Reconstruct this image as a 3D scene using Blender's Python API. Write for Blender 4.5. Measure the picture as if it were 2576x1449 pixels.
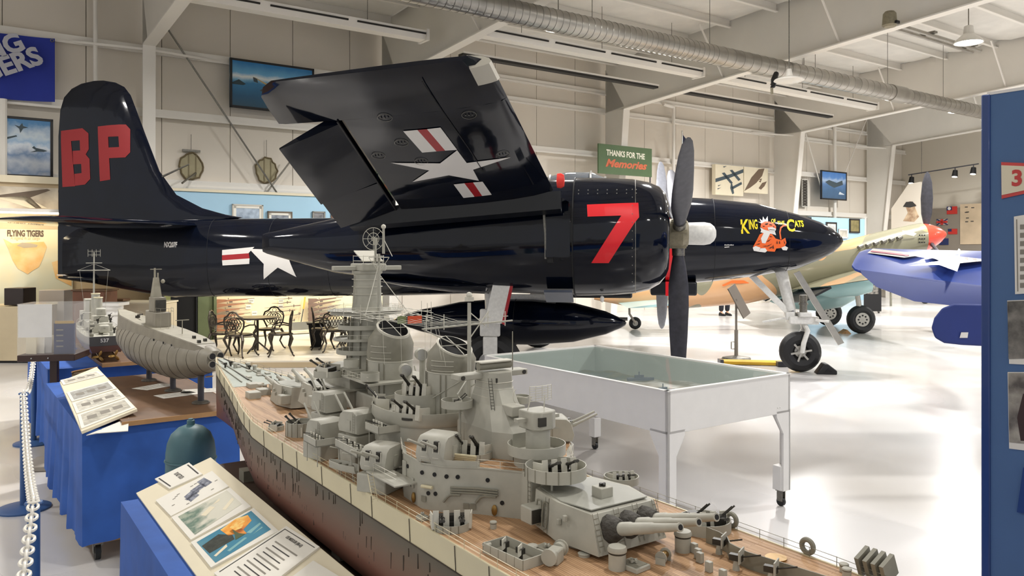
import bpy, bmesh, math, random
from math import sin, cos, pi, radians as R, sqrt, atan2
from mathutils import Vector as V, Matrix as X
random.seed(7)
for o in list(bpy.data.objects): bpy.data.objects.remove(o)
SC = bpy.context.scene
COL = SC.collection
# ---------------------------------------------------------------- camera, world, lights, exposure
FP, CX, HY, EYE = 2000.0, 1288.0, 632.0, 2.0          # focal length in px, centre column, horizon row, eye height
cam = bpy.data.cameras.new('camera'); cam.sensor_width = 36; cam.lens = FP/2576*36
cam.shift_y = -(724.5-HY)/2576; cam.clip_start = .05; cam.clip_end = 300
co = bpy.data.objects.new('camera', cam); COL.objects.link(co)
co.location = (0, 0, EYE); co.rotation_euler = (pi/2, 0, 0); SC.camera = co
w = bpy.data.worlds.new('world'); SC.world = w; w.use_nodes = True
w.node_tree.nodes['Background'].inputs[0].default_value = (1, .985, .96, 1)
w.node_tree.nodes['Background'].inputs[1].default_value = .38
SC.view_settings.view_transform = 'Standard'; SC.view_settings.look = 'None'
SC.view_settings.exposure = .8; SC.view_settings.gamma = 1
BA = R(35.43)                                         # the building's long axis against the camera's
RB = X.Rotation(BA, 4, 'Z')
LAMP_W = 165
# (u, v, height) of the high-bay lamps in the building's axes: u along the long wall, v towards it
LAMPS = [(u, v, h) for u in (-4, 3.5, 11, 20, 29) for v, h in ((13.7, 6.9), (9.2, 7.0), (2.2, 7.3), (-4.5, 7.5))]
# ---------------------------------------------------------------- helpers
def at(x, y, d): return V(((x-CX)/FP*d, d, EYE+(HY-y)/FP*d))
def on(x, y, h=0.): return at(x, y, (EYE-h)*FP/(y-HY))
def hit(x, y, off, inv, axis=1):                       # point of the line of sight in a local frame at local[axis]=off
    a = inv @ V((0, 0, EYE)); b = inv.to_3x3() @ V(((x-CX)/FP, 1, (HY-y)/FP))
    return a + b*((off-a[axis])/b[axis])
IB = RB.inverted()
def bl(x, y, v, axis=1): return hit(x, y, v, IB, axis)  # building-local point on the plane v (or u)
class MB:
    def __init__(s): s.v = []; s.f = []
    def add(s, vs, fs):
        n = len(s.v); s.v += [tuple(p) for p in vs]; s.f += [tuple(i+n for i in f) for f in fs]; return s
    def box(s, c, d, rz=0, M=None):
        m = X.Translation(c) @ (M if M else X.Rotation(rz, 4, 'Z'))
        vs = [m @ V((d[0]/2*i, d[1]/2*j, d[2]/2*k)) for k in (-1, 1) for j in (-1, 1) for i in (-1, 1)]
        return s.add(vs, [(0,2,3,1),(4,5,7,6),(0,1,5,4),(2,6,7,3),(0,4,6,2),(1,3,7,5)])
    def b2(s, a, b):                                    # box from two corners
        return s.box([(a[i]+b[i])/2 for i in range(3)], [abs(b[i]-a[i]) for i in range(3)])
    def loft(s, rings, cap=True, closed=True):
        n = len(rings[0]); k = len(s.v)
        for r in rings: s.v += [tuple(p) for p in r]
        for i in range(len(rings)-1):
            for j in range(n if closed else n-1):
                a = k+i*n+j; b = k+i*n+(j+1) % n
                s.f.append((a, b, b+n, a+n))
        if cap and closed:
            s.f.append(tuple(range(k+n-1, k-1, -1))); m = k+(len(rings)-1)*n; s.f.append(tuple(range(m, m+n)))
        return s
    def cyl(s, p0, p1, r0, r1=None, n=10, cap=True):
        p0, p1 = V(p0), V(p1); r1 = r0 if r1 is None else r1
        z = (p1-p0).normalized(); x = z.orthogonal().normalized(); y = z.cross(x)
        return s.loft([[p+x*(r*cos(2*pi*i/n))+y*(r*sin(2*pi*i/n)) for i in range(n)] for p, r in ((p0, r0), (p1, r1))], cap)
    def path(s, pts, r, n=5, closed=False):
        pts = [V(p) for p in pts]; N = len(pts); rings = []; up = None
        for i in range(N):
            a = pts[i-1] if (i or closed) else pts[0]; b = pts[(i+1) % N] if (i < N-1 or closed) else pts[-1]
            t = (b-a).normalized()
            if up is None: up = t.orthogonal().normalized()
            up = (up-t*up.dot(t)); up = up.normalized() if up.length > 1e-6 else t.orthogonal().normalized()
            q = t.cross(up); rr = r[i] if isinstance(r, (list, tuple)) else r
            rings.append([pts[i]+up*(rr*cos(2*pi*j/n))+q*(rr*sin(2*pi*j/n)) for j in range(n)])
        if closed: rings.append(rings[0])
        return s.loft(rings, not closed)
    def lathe(s, prof, n=20, c=(0, 0, 0), M=None):      # (radius, z) about the z axis
        M = M or X(); c = V(c)
        return s.loft([[c+M @ V((r*cos(2*pi*i/n), r*sin(2*pi*i/n), z)) for i in range(n)] for r, z in prof], True)
    def prism(s, poly, z0, z1, M=None):
        M = M or X(); n = len(poly)
        return s.loft([[M @ V((p[0], p[1], z)) for p in poly] for z in (z0, z1)], True)
    def sph(s, c, r, n=12, sc=(1, 1, 1)):
        m = max(4, n//2)
        return s.lathe([(max(1e-4, r*sin(pi*i/m)), -r*cos(pi*i/m)) for i in range(m+1)], n, c, X.Diagonal((*sc, 1)))
    def tor(s, c, R_, r, n=24, m=8, M=None):
        M = M or X(); c = V(c)
        return s.path([c+M @ V((R_*cos(2*pi*i/n), R_*sin(2*pi*i/n), 0)) for i in range(n)], r, m, True)
    def mesh(s, name='m', smooth=True, ang=32):
        me = bpy.data.meshes.new(name); me.from_pydata(s.v, [], s.f); me.validate()
        b = bmesh.new(); b.from_mesh(me); bmesh.ops.recalc_face_normals(b, faces=b.faces); b.to_mesh(me); b.free()
        if smooth:
            me.polygons.foreach_set('use_smooth', [True]*len(me.polygons)); me.set_sharp_from_angle(angle=R(ang))
        return me
    def build(s, name, mat, parent=None, smooth=True, ang=32, bevel=0, M=None):
        return put(name, s.mesh(name, smooth, ang), mat, parent, bevel, M)
def put(name, me, mat, parent=None, bevel=0, M=None):
    o = bpy.data.objects.new(name, me); COL.objects.link(o)
    if mat and not me.materials: me.materials.append(mat)
    if parent: o.parent = parent
    if M is not None: o.matrix_local = M
    if bevel:
        b = o.modifiers.new('bevel', 'BEVEL'); b.width = bevel; b.segments = 2; b.limit_method = 'ANGLE'
    return o
def tag(o, label, cat, group=None):
    o['label'] = label; o['category'] = cat
    if group: o['group'] = group
    return o
def thing(name, label, cat, loc=(0, 0, 0), rz=0, group=None):
    o = bpy.data.objects.new(name, None); COL.objects.link(o); o.location = loc; o.rotation_euler = (0, 0, rz)
    o.empty_display_size = .05
    return tag(o, label, cat, group)
def bthing(name, label, cat, p, group=None, rz=0):      # a thing given in building axes
    return thing(name, label, cat, RB @ V(p), BA+rz, group)
def part(name, p): 
    o = bpy.data.objects.new(name, None); COL.objects.link(o); o.parent = p; return o
def stuff(o): o['kind'] = 'stuff'; return o
def struct(o): o['kind'] = 'structure'; return o
def dup(root, loc=None, rz=None, label=None, group=None):
    r = root.copy(); COL.objects.link(r)
    if loc is not None: r.location = loc
    if rz is not None: r.rotation_euler = (0, 0, rz)
    if label: r['label'] = label
    if group: r['group'] = group
    for ch in root.children:
        c = ch.copy(); COL.objects.link(c); c.parent = r
        for g in ch.children:
            d = g.copy(); COL.objects.link(d); d.parent = c
    return r
def dupart(o, parent, M):                               # a part again (shared mesh), with its sub-parts
    c = o.copy(); COL.objects.link(c); c.parent = parent; c.matrix_local = M
    for g in o.children:
        d = g.copy(); COL.objects.link(d); d.parent = c
    return c
_tx = {}
def tmesh(s, size=1, bold=0, shear=0, space=1):
    k = (s, size, bold, shear, space)
    if k in _tx: return _tx[k]
    c = bpy.data.curves.new('t', 'FONT'); c.body = s; c.size = size; c.offset = bold; c.shear = shear; c.space_character = space
    c.align_x = 'CENTER'; c.align_y = 'CENTER'; c.resolution_u = 3
    o = bpy.data.objects.new('t', c); COL.objects.link(o)
    me = bpy.data.meshes.new_from_object(o.evaluated_get(bpy.context.evaluated_depsgraph_get()))
    bpy.data.objects.remove(o); me.materials.clear(); _tx[k] = me
    return me
def text(name, s, size, mat, parent, M, bold=0, shear=0, space=1, wid=None, fn=None):
    me = tmesh(s, size, bold, shear, space).copy()
    if wid:
        xs = [v.co.x for v in me.vertices]; k = wid/(max(xs)-min(xs))
        for v in me.vertices: v.co.x *= k
    if fn:
        for v in me.vertices: v.co = fn(M @ v.co)
        M = None
    return put(name, me, mat, parent, 0, M)
def fill(polys, fn=None, cuts=0, thick=0):               # flat print: polygons in 2D mapped by fn onto a surface
    b = bmesh.new()
    for p in polys:
        try: b.faces.new([b.verts.new((q[0], q[1], 0)) for q in p])
        except Exception: pass
    b.normal_update()
    bmesh.ops.triangulate(b, faces=b.faces)
    for i in range(cuts):
        L = [e for e in b.edges]; L.sort(key=lambda e: -e.calc_length()); m = L[0].calc_length()*.5 if L else 0
        bmesh.ops.subdivide_edges(b, edges=[e for e in L if e.calc_length() > m], cuts=1)
        bmesh.ops.triangulate(b, faces=b.faces)
    if fn:
        for v in b.verts: v.co = fn(v.co)
    me = bpy.data.meshes.new('print'); b.to_mesh(me); b.free()
    return me
def star(R_=1, c=(0, 0), a=pi/2):
    return [(c[0]+(R_ if i % 2 == 0 else R_*.382)*cos(a+i*pi/5), c[1]+(R_ if i % 2 == 0 else R_*.382)*sin(a+i*pi/5)) for i in range(10)]
def face_M(o, n, up=(0, 0, 1)):                           # local x right, y up, z towards the reader
    n = V(n).normalized(); r = V(up).cross(n).normalized(); u = n.cross(r)
    return X(((r.x, u.x, n.x, o[0]), (r.y, u.y, n.y, o[1]), (r.z, u.z, n.z, o[2]), (0, 0, 0, 1)))
def lerp(a, b, t): return a+(b-a)*t
def interp(tab, x):                                      # tab sorted by first column
    if x <= tab[0][0]: return tab[0][1:]
    for a, b in zip(tab, tab[1:]):
        if x <= b[0]:
            t = (x-a[0])/(b[0]-a[0]); return tuple(lerp(p, q, t) for p, q in zip(a[1:], b[1:]))
    return tab[-1][1:]
# ---------------------------------------------------------------- materials
def mat(name, col, rough=.5, metal=0, coat=0, noise=0, scale=8, bump=0, bscale=20, emit=0, alpha=1, trans=0, col2=None, spec=.5):
    m = bpy.data.materials.new(name); m.use_nodes = True; nt = m.node_tree; N = nt.nodes; Ln = nt.links
    p = N['Principled BSDF']
    p.inputs['Base Color'].default_value = (*col, 1); p.inputs['Roughness'].default_value = rough
    p.inputs['Metallic'].default_value = metal; p.inputs['Coat Weight'].default_value = coat; p.inputs['Coat Roughness'].default_value = .04
    p.inputs['Specular IOR Level'].default_value = spec
    if trans: p.inputs['Transmission Weight'].default_value = trans
    if alpha < 1: p.inputs['Alpha'].default_value = alpha
    if emit: p.inputs['Emission Color'].default_value = (*col, 1); p.inputs['Emission Strength'].default_value = emit
    tc = N.new('ShaderNodeTexCoord')
    if noise:
        nz = N.new('ShaderNodeTexNoise'); nz.inputs['Scale'].default_value = scale; nz.inputs['Detail'].default_value = 5
        Ln.new(tc.outputs['Object'], nz.inputs['Vector'])
        rp = N.new('ShaderNodeValToRGB'); c2 = col2 or tuple(c*(1-noise) for c in col)
        rp.color_ramp.elements[0].color = (*c2, 1); rp.color_ramp.elements[0].position = .35
        rp.color_ramp.elements[1].color = (*col, 1); rp.color_ramp.elements[1].position = .65
        Ln.new(nz.outputs['Fac'], rp.inputs[0]); Ln.new(rp.outputs[0], p.inputs['Base Color'])
    if bump:
        bn = N.new('ShaderNodeTexNoise'); bn.inputs['Scale'].default_value = bscale; bn.inputs['Detail'].default_value = 2
        Ln.new(tc.outputs['Object'], bn.inputs['Vector'])
        b = N.new('ShaderNodeBump'); b.inputs['Strength'].default_value = bump; b.inputs['Distance'].default_value = .02
        Ln.new(bn.outputs['Fac'], b.inputs['Height']); Ln.new(b.outputs[0], p.inputs['Normal'])
        if coat: Ln.new(b.outputs[0], p.inputs['Coat Normal'])
    return m
def grad(name, stops, axis=1, lo=0, hi=1, rough=.6, noise=.0, scale=4, mix=(1, 1, 1), coat=0):   # colour bands along an object axis, blotched
    m = bpy.data.materials.new(name); m.use_nodes = True; nt = m.node_tree; N = nt.nodes; Ln = nt.links
    p = N['Principled BSDF']; p.inputs['Roughness'].default_value = rough; p.inputs['Coat Weight'].default_value = coat
    tc = N.new('ShaderNodeTexCoord'); sp = N.new('ShaderNodeSeparateXYZ'); Ln.new(tc.outputs['Object'], sp.inputs[0])
    mr = N.new('ShaderNodeMapRange'); mr.inputs['From Min'].default_value = lo; mr.inputs['From Max'].default_value = hi
    Ln.new(sp.outputs[axis], mr.inputs['Value'])
    nz = N.new('ShaderNodeTexNoise'); nz.inputs['Scale'].default_value = scale; nz.inputs['Detail'].default_value = 6
    Ln.new(tc.outputs['Object'], nz.inputs['Vector'])
    ma = N.new('ShaderNodeMath'); ma.operation = 'MULTIPLY_ADD'; ma.inputs[1].default_value = noise
    sb = N.new('ShaderNodeMath'); sb.operation = 'SUBTRACT'; sb.inputs[1].default_value = .38
    Ln.new(nz.outputs['Fac'], sb.inputs[0]); Ln.new(sb.outputs[0], ma.inputs[0]); Ln.new(mr.outputs[0], ma.inputs[2])
    rp = N.new('ShaderNodeValToRGB'); el = rp.color_ramp.elements
    el[0].position, el[0].color = stops[0][0], (*stops[0][1], 1); el[1].position, el[1].color = stops[-1][0], (*stops[-1][1], 1)
    for s_, c_ in stops[1:-1]:
        e = el.new(s_); e.color = (*c_, 1)
    Ln.new(ma.outputs[0], rp.inputs[0]); Ln.new(rp.outputs[0], p.inputs['Base Color'])
    return m
def srgb(h): 
    c = [int(h[i:i+2], 16)/255 for i in (0, 2, 4)]
    return tuple(x/12.92 if x <= .04045 else ((x+.055)/1.055)**2.4 for x in c)
K = {}
K['navy'] = mat('gloss_navy_paint', (.0022, .004, .011), .09, 0, .4, bump=.16, bscale=2.2, noise=.3, scale=3, spec=.2)
K['navy_dk'] = mat('dark_navy_paint', (.004, .005, .008), .3)
K['black'] = mat('black', (.004, .004, .005), .6)
K['seam'] = mat('panel_seam', (.0015, .002, .003), .7)
K['rub'] = mat('tyre_rubber', (.012, .012, .013), .55, noise=.3, scale=30)
K['white'] = mat('white_paint', srgb('e9e7e2'), .4, noise=.05)
K['insig'] = mat('insignia_white', srgb('e6e3df'), .25, 0, .6)
K['red'] = mat('insignia_red', srgb('a3101c'), .3, 0, .5)
K['red7'] = mat('number_red', srgb('e0121f'), .35, 0, .3)
K['bpred'] = mat('letter_red', srgb('8f1318'), .4, 0, .2)
K['alu'] = mat('aluminium', srgb('b9b6ae'), .35, .8, noise=.15)
K['steel'] = mat('worn_steel', srgb('8d8a82'), .4, .8, noise=.3, scale=40)
K['gearw'] = mat('gear_white', srgb('e4e3de'), .35, noise=.12, scale=25)
K['hub'] = mat('hub_olive', srgb('8e8670'), .5, .2, noise=.2, scale=25)
K['glass'] = mat('canopy_glass', (.75, .8, .82), .05, 0, 0, trans=.9)
K['yellow'] = mat('letter_yellow', srgb('ffe21a'), .4)
K['tiger'] = mat('tiger_orange', srgb('f06a2a'), .4)
K['silver'] = mat('bare_metal', srgb('c9c9c6'), .25, .9, noise=.2, scale=15)
K['yel'] = mat('safety_yellow', srgb('e0b128'), .5)
K['gun'] = mat('blade_dark', srgb('4b4b52'), .35, .3, noise=.25, scale=14)
K['gunl'] = mat('blade_grey', srgb('8a8c94'), .35, .3, noise=.15, scale=14)
# ================================================================= the hangar
WV = 19.5                                                # the long wall
EU = 36.0                                                # the far end wall
K['wall'] = mat('wall_panel', srgb('e0d8cb'), .6, noise=.06, scale=.5)
K['wall2'] = mat('end_wall_paint', srgb('ddd6c7'), .6, noise=.05, scale=.4)
K['frame'] = mat('frame_paint', srgb('e0dcd3'), .5, noise=.05, scale=1)
K['girt'] = mat('girt_paint', srgb('e8e4dc'), .5)
K['roof'] = mat('roof_insulation', srgb('e6e4de'), .55, noise=.07, scale=.8, bump=.15, bscale=3)
K['duct'] = mat('galvanised_duct', srgb('a9a59d'), .35, .75, noise=.2, scale=3)
K['dkslot'] = mat('dark_slot', (.02, .018, .016), .7)
def floor_mat():
    m = mat('polished_floor', srgb('e6e4e2'), .25, 0, .12, spec=.4); nt = m.node_tree; N = nt.nodes; Ln = nt.links
    tc = N.new('ShaderNodeTexCoord'); p = N['Principled BSDF']
    nz = N.new('ShaderNodeTexNoise'); nz.inputs['Scale'].default_value = .22; nz.inputs['Detail'].default_value = 3
    Ln.new(tc.outputs['Object'], nz.inputs['Vector'])
    rp = N.new('ShaderNodeValToRGB'); rp.color_ramp.elements[0].color = (*srgb('b4b0ab'), 1); rp.color_ramp.elements[1].color = (*srgb('cfcdcc'), 1)
    rp.color_ramp.elements[0].position = .4; rp.color_ramp.elements[1].position = .58
    Ln.new(nz.outputs['Fac'], rp.inputs[0]); Ln.new(rp.outputs[0], p.inputs['Base Color'])
    mr = N.new('ShaderNodeMapRange'); mr.inputs['To Min'].default_value = .17; mr.inputs['To Max'].default_value = .36
    Ln.new(nz.outputs['Fac'], mr.inputs['Value']); Ln.new(mr.outputs[0], p.inputs['Roughness'])
    return m
K['floor'] = floor_mat()
struct(MB().b2((-16, -9, -.1), (EU+.3, WV+.2, 0)).build('floor', K['floor'], M=RB, smooth=False))
# long wall: panels between the sheeting joints, each its own piece
wl = struct(MB().b2((-16, WV+.04, 0), (EU+.2, WV+.2, 8.3)).build('wall_long', K['seam'], M=RB, smooth=False))
wl.data.materials.clear(); wl.data.materials.append(mat('wall_joint', srgb('9d9488'), .7))
pm = None
u = -16.0; k = 0
while u < EU-.1:
    wdt = min(1.54, EU-u)
    if u > -3.5:
        for z0, z1 in ((0, 3.56), (3.56, 5.14), (5.14, 6.55), (6.55, 8.25)):
            MB().b2((u+.008, WV, z0), (u+wdt-.008, WV+.06, z1)).build('wall_panel', K['wall'], wl, smooth=False)
    else: MB().b2((u+.008, WV, 0), (u+wdt-.008, WV+.06, 8.25)).build('wall_panel', K['wall'], wl, smooth=False)
    u += wdt
for z, hh in ((2.5, .13), (3.56, .16), (5.14, .16), (6.55, .16), (7.16, .14)):      # girts, z-shaped rails
    ug = 10 if z > 7 else -16
    g = MB(); g.b2((ug, WV-.16, z-hh/2), (EU, WV, z+hh/2)); g.b2((ug, WV-.2, z-hh/2-.03), (EU, WV-.16, z-hh/2+.02))
    g.build('girt', K['girt'], wl, smooth=False)
def roofz(v): return 8.15+(WV-v)*.042
# frames: tapered columns and rafters with flanges
FR = [(3.6, .55, .62), (9.5, .6, .9), (17.5, .35, .95), (26.3, .55, 1.25), (32.8, .5, 1.2)]
def rafz(v): return 6.5+(18.6-v)*.044
for u, c0, c1 in FR:
    f = thing('steel_frame', '', '')
    for k_ in ('label', 'category'): del f[k_]
    f.name = 'trim_%d' % (FR.index((u, c0, c1))+1); struct(f); f.rotation_euler.z = BA
    w = MB(); tw = .02; fl = .13
    w.prism([(WV-.17, 0), (WV-.17-c0, 0), (WV-.17-c1, rafz(WV-1)), (WV-.17, 7.9)], -tw, tw, X(((0,0,1,u),(1,0,0,0),(0,1,0,0),(0,0,0,1))))
    w.build('column_web', K['frame'], f, smooth=False)
    fm = MB(); a = V((u, WV-.17-c0, 0)); b = V((u, WV-.17-c1, rafz(WV-1)))
    fm.loft([[p+V((dx, dy, 0)) for dx, dy in ((-fl, 0), (fl, 0), (fl, -.035), (-fl, -.035))] for p in (a, b)])
    fm.build('column_flange', K['girt'], f, smooth=False)
    if u > 3: 
        Mx = X(((0,0,1,u),(1,0,0,0),(0,1,0,0),(0,0,0,1)))
        r = MB(); r.prism([(WV-.2, rafz(WV-1)), (WV-.17-c1, rafz(WV-1)), (-9, rafz(-9)+.55), (-9, roofz(-9)-.05), (WV-.2, roofz(WV)-.05)], -tw, tw, Mx)
        r.build('rafter_web', K['frame'], f, smooth=False)
        q = MB(); p0 = V((u, WV-.17-c1, rafz(WV-1))); p1 = V((u, -9, rafz(-9)+.55))
        q.loft([[p+V((dx, 0, dz)) for dx, dz in ((-fl, 0), (fl, 0), (fl, -.03), (-fl, -.03))] for p in (p0, p1)])
        q.build('rafter_flange', K['girt'], f, smooth=False)
        for vv in (14.5, 11, 7.5, 4, .5):                 # flange braces up to the purlins
            t = (p0.y-vv)/(p0.y-p1.y); zz = lerp(p0.z, p1.z, t)
            MB().path([(u, vv, zz), (u-1.0, vv, roofz(vv)-.25)], .025, 4).build('flange_brace', K['girt'], f)
            MB().path([(u, vv, zz), (u+1.0, vv, roofz(vv)-.25)], .025, 4).build('flange_brace', K['girt'], f)
# struts from the columns to the girts
for n, (u, dv) in enumerate(((3.6, .6), (26.3, .9), (32.8, .9))):
    for s in (-1, 1):
        struct(MB().path([(u, WV-.15-dv, 6.4), (u+s*1.55, WV-.1, 6.5)], .035, 4).build('trim_%d' % (20+2*n+(s > 0)), K['girt'], M=RB))
# roof: deck and purlins running along the hall
rf = struct(MB().add([(-16, WV+.2, roofz(WV)), (EU+.3, WV+.2, roofz(WV)), (EU+.3, -9, roofz(-9)), (-16, -9, roofz(-9)),
     (-16, WV+.2, roofz(WV)+.15), (EU+.3, WV+.2, roofz(WV)+.15), (EU+.3, -9, roofz(-9)+.15), (-16, -9, roofz(-9)+.15)],
     [(0,1,2,3),(4,5,6,7),(0,1,5,4),(1,2,6,5),(2,3,7,6),(3,0,4,7)]).build('ceiling', K['roof'], M=RB, smooth=False))
v = WV-.7
while v > -8.5:
    pz = roofz(v); g = MB()
    g.b2((-16, v-.012, pz-.24), (EU, v+.012, pz-.02)); g.b2((-16, v-.08, pz-.26), (EU, v+.012, pz-.235))
    g.build('purlin', K['girt'], rf, smooth=False); v -= 1.5
# insulation blankets sagging between the purlins, in each bay
K['blanket'] = mat('insulation_blanket', srgb('e2dfd8'), .5, noise=.1, scale=2, bump=.4, bscale=4)
us = [-8, 3.6, 9.5, 17.5, 26.3, 32.8, EU]
for a, b in zip(us, us[1:]):
    v = WV-.7
    while v > 4:
        rows = []
        for i in range(4):
            vv = v-1.5*i/3
            rows.append([(lerp(a+.2, b-.2, j/10), vv, roofz(vv)-.03-.11*sin(pi*i/3)*(1+.35*sin(j*2.1+v))) for j in range(11)])
        MB().loft(rows, closed=False).build('insulation_blanket', K['blanket'], rf); v -= 1.5
# end wall
we = struct(MB().b2((EU, -9, 0), (EU+.2, WV, 9)).build('wall_end', K['wall2'], M=RB, smooth=False))
MB().b2((EU-.18, -9, 7.12), (EU, WV, 7.26)).build('eave_rail', K['frame'], we, smooth=False)
MB().b2((EU-.1, 4, 0), (EU, WV-.6, 3.9)).build('dark_dado', mat('taupe_paint', srgb('8d8478'), .6, noise=.06, scale=.6), we, smooth=False)
# pipes and rods
struct(MB().cyl((20.55, WV-.28, 0), (20.55, WV-.28, 7.0), .06).cyl((20.55, WV-.28, 7.0), (20.05, WV-.28, 7.05), .06).build('trim_30', K['girt'], M=RB))
struct(MB().cyl((30.2, WV-.28, 0), (30.2, WV-.28, 7.2), .07).build('trim_31', K['girt'], M=RB))
a = bl(240, 20, WV-.3); struct(MB().cyl((a.x, a.y, 2), (a.x, a.y, 8.2), .045).build('trim_32', K['girt'], M=RB))
a = bl(7, 300, WV-.3); struct(MB().cyl((a.x, a.y, 2), (a.x, a.y, 5.1), .08).build('trim_33', K['girt'], M=RB))
for n, (p, q, v) in enumerate((((400, 40), (720, 520), WV-.35), ((735, 400), (655, 505), WV-.3), ((2180, 300), (2100, 500), WV-.4), ((2025, 330), (2065, 470), WV-.4))):
    struct(MB().path([bl(*p, v), bl(*q, v)], .022, 5).build('trim_%d' % (34+n), K['steel'] if n < 2 else K['girt'], M=RB))
# the spiral duct
dv, dz = 12.0, 6.44
du = bthing('spiral_duct', 'long galvanised spiral duct hung below the roof rafters', 'duct', (0, dv, dz))
def ductseg(u0, u1, r):
    m = MB(); m.cyl((u0, 0, 0), (u1, 0, 0), r, n=28)
    m.build('duct_tube', K['duct'], du)
ductseg(-6, 21.6, .215); ductseg(22.1, 34, .2)
MB().cyl((21.5, 0, 0), (22.2, 0, 0), .235, n=28).build('duct_collar', K['duct'], du)
s = MB(); u = 4.0
rib = MB().tor((0, 0, 0), .217, .006, 26, 4, X.Rotation(pi/2, 4, 'Y')).mesh('rib')
while u < 33:
    n_ = put('spiral_seam', rib, K['duct'], du, M=X.Translation((u, 0, 0)) @ X.Diagonal(((1, 1, 1, 1) if u < 21.6 else (1, .935, .935, 1)))); u += .16 if u < 14 else .3
for u in (7, 10.5, 14, 18, 21.4, 24.5, 28): MB().cyl((u, 0, .2), (u, 0, 2.2), .008, n=5).build('hanger_rod', K['steel'], du)
# slotted strip fixtures, one line in each bay
K['strip'] = mat('strip_enamel', srgb('eae6de'), .35)
def strip(u0, u1, v, z, lab):
    t = bthing('strip_fixture', lab, 'light fixture', (u0, v, z), 'slotted strip fixtures under the roof')
    L = u1-u0; m = MB(); m.prism([(-.2, .1), (-.14, -.1), (.14, -.1), (.2, .1)], 0, L, X(((0,0,1,0),(1,0,0,0),(0,1,0,0),(0,0,0,1))))
    m.build('housing', K['strip'], t, smooth=False)
    for s in (-1, 1): MB().b2((-.05, -.22, -.12), (.02, .22, .14)).build('end_cap', K['strip'], t, smooth=False, M=X.Translation((0 if s < 0 else L, 0, 0)))
    n = int(L/1.7)
    for i in range(n):
        MB().b2((.15+i*L/n, -.203, .015), ((i+1)*L/n-.06, -.165, .05)).build('slot', K['dkslot'], t, smooth=False)
    for i in (0.15, .5, .85): MB().cyl((L*i, 0, .1), (L*i, 0, 1.25), .008, n=5).build('hanger_rod', K['steel'], t)
    return t
strip(-.5, 9.0, 16.15, 6.95, 'slotted white strip fixture at the upper left near the first column')
strip(9.9, 17.1, 15.05, 6.95, 'slotted white strip fixture above the folded wing panel')
strip(17.9, 25.9, 15.05, 6.95, 'slotted white strip fixture right of the middle frame')
for n, (u0, u1, v, z) in enumerate(((10.2, 16.9, 16.5, 6.75), (18, 25.5, 16.4, 6.72))):
    t = bthing('return_slot', ('dark return slot below the strip fixture over the wing', 'dark return slot below the strip fixture right of the middle frame')[n], 'vent', (u0, v, z))
    MB().b2((0, -.1, 0), (u1-u0, .1, .06)).build('slot', K['dkslot'], t, smooth=False); MB().b2((0, -.14, .06), (u1-u0, .14, .1)).build('tray', K['strip'], t, smooth=False)
# cable trays high up near the roof
for n, (u0, u1, v, z) in enumerate(((10, 17, 9.2, 7.65), (18, 23.5, 10.6, 7.6))):
    t = bthing('unlit_tube_light', ('grey twin tube light above the duct, nearer bay', 'grey twin tube light above the duct, farther bay')[n], 'light fixture', (u0, v, z))
    for s in (-.11, .11): MB().cyl((0, s, 0), (u1-u0, s, 0), .05, n=8).build('tube', K['duct'], t)
    for i in range(3): MB().b2(((u1-u0)*(.1+.4*i), -.22, .04), ((u1-u0)*(.1+.4*i)+.15, .22, .09)).build('bracket', K['steel'], t, smooth=False)
# high-bay lamps: the light of the hall
K['bowl'] = mat('lamp_reflector', srgb('d8d6d0'), .3, .3)
K['glow'] = mat('lamp_lens', (1, .97, .92), .4, emit=14)
inview = 0
for n, (u, v, h) in enumerate(LAMPS):
    pw = RB @ V((u, v, h)); px_, py_ = (CX+pw.x/pw.y*FP, HY-(h-EYE)/pw.y*FP) if pw.y > 1 else (-1, -1)
    lb = 'round high-bay lamp hung from the hangar roof out of the picture'
    if 0 < px_ < 2576 and 0 < py_ < 1449:
        lb = ('round high-bay lamp half hidden by the duct above the folded wing', 'round high-bay lamp below the duct near its joint', 'lit high-bay lamp in the upper right between two rafters', 'small high-bay lamp farthest along the hall near the blue partition')[min(3, inview)]+''; inview += 1
    t = bthing('high_bay_lamp', lb, 'lamp', (u, v, h), 'high-bay lamps')
    MB().lathe([(.06, .42), (.1, .4), (.12, .22), (.3, .06), (.33, 0), (.31, 0), (.28, .05)], 20).build('housing', K['bowl'], t)
    MB().lathe([(.29, .02), (.2, -.01), (.001, -.02)], 20).build('lens', K['glow'], t)
    MB().cyl((0, 0, .4), (0, 0, roofz(v)-h-.3), .012, n=6).build('stem', K['steel'], t)
    L = bpy.data.lights.new('lamp_light', 'AREA'); L.shape = 'DISK'; L.size = .6; L.energy = LAMP_W*{-4: .5, 3.5: .95}.get(u, 1.4)*{13.7: 1.5, 9.2: 1.2, 2.2: .85 if u > 4 else .4}.get(v, .6 if u > 4 else .25); L.color = (1, .985, .97) if u > 5 else (1, .965, .915); L.spread = R(160)
    lo = bpy.data.objects.new('lamp_light', L); COL.objects.link(lo); lo.parent = t; lo.location = (0, 0, -.05)
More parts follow.
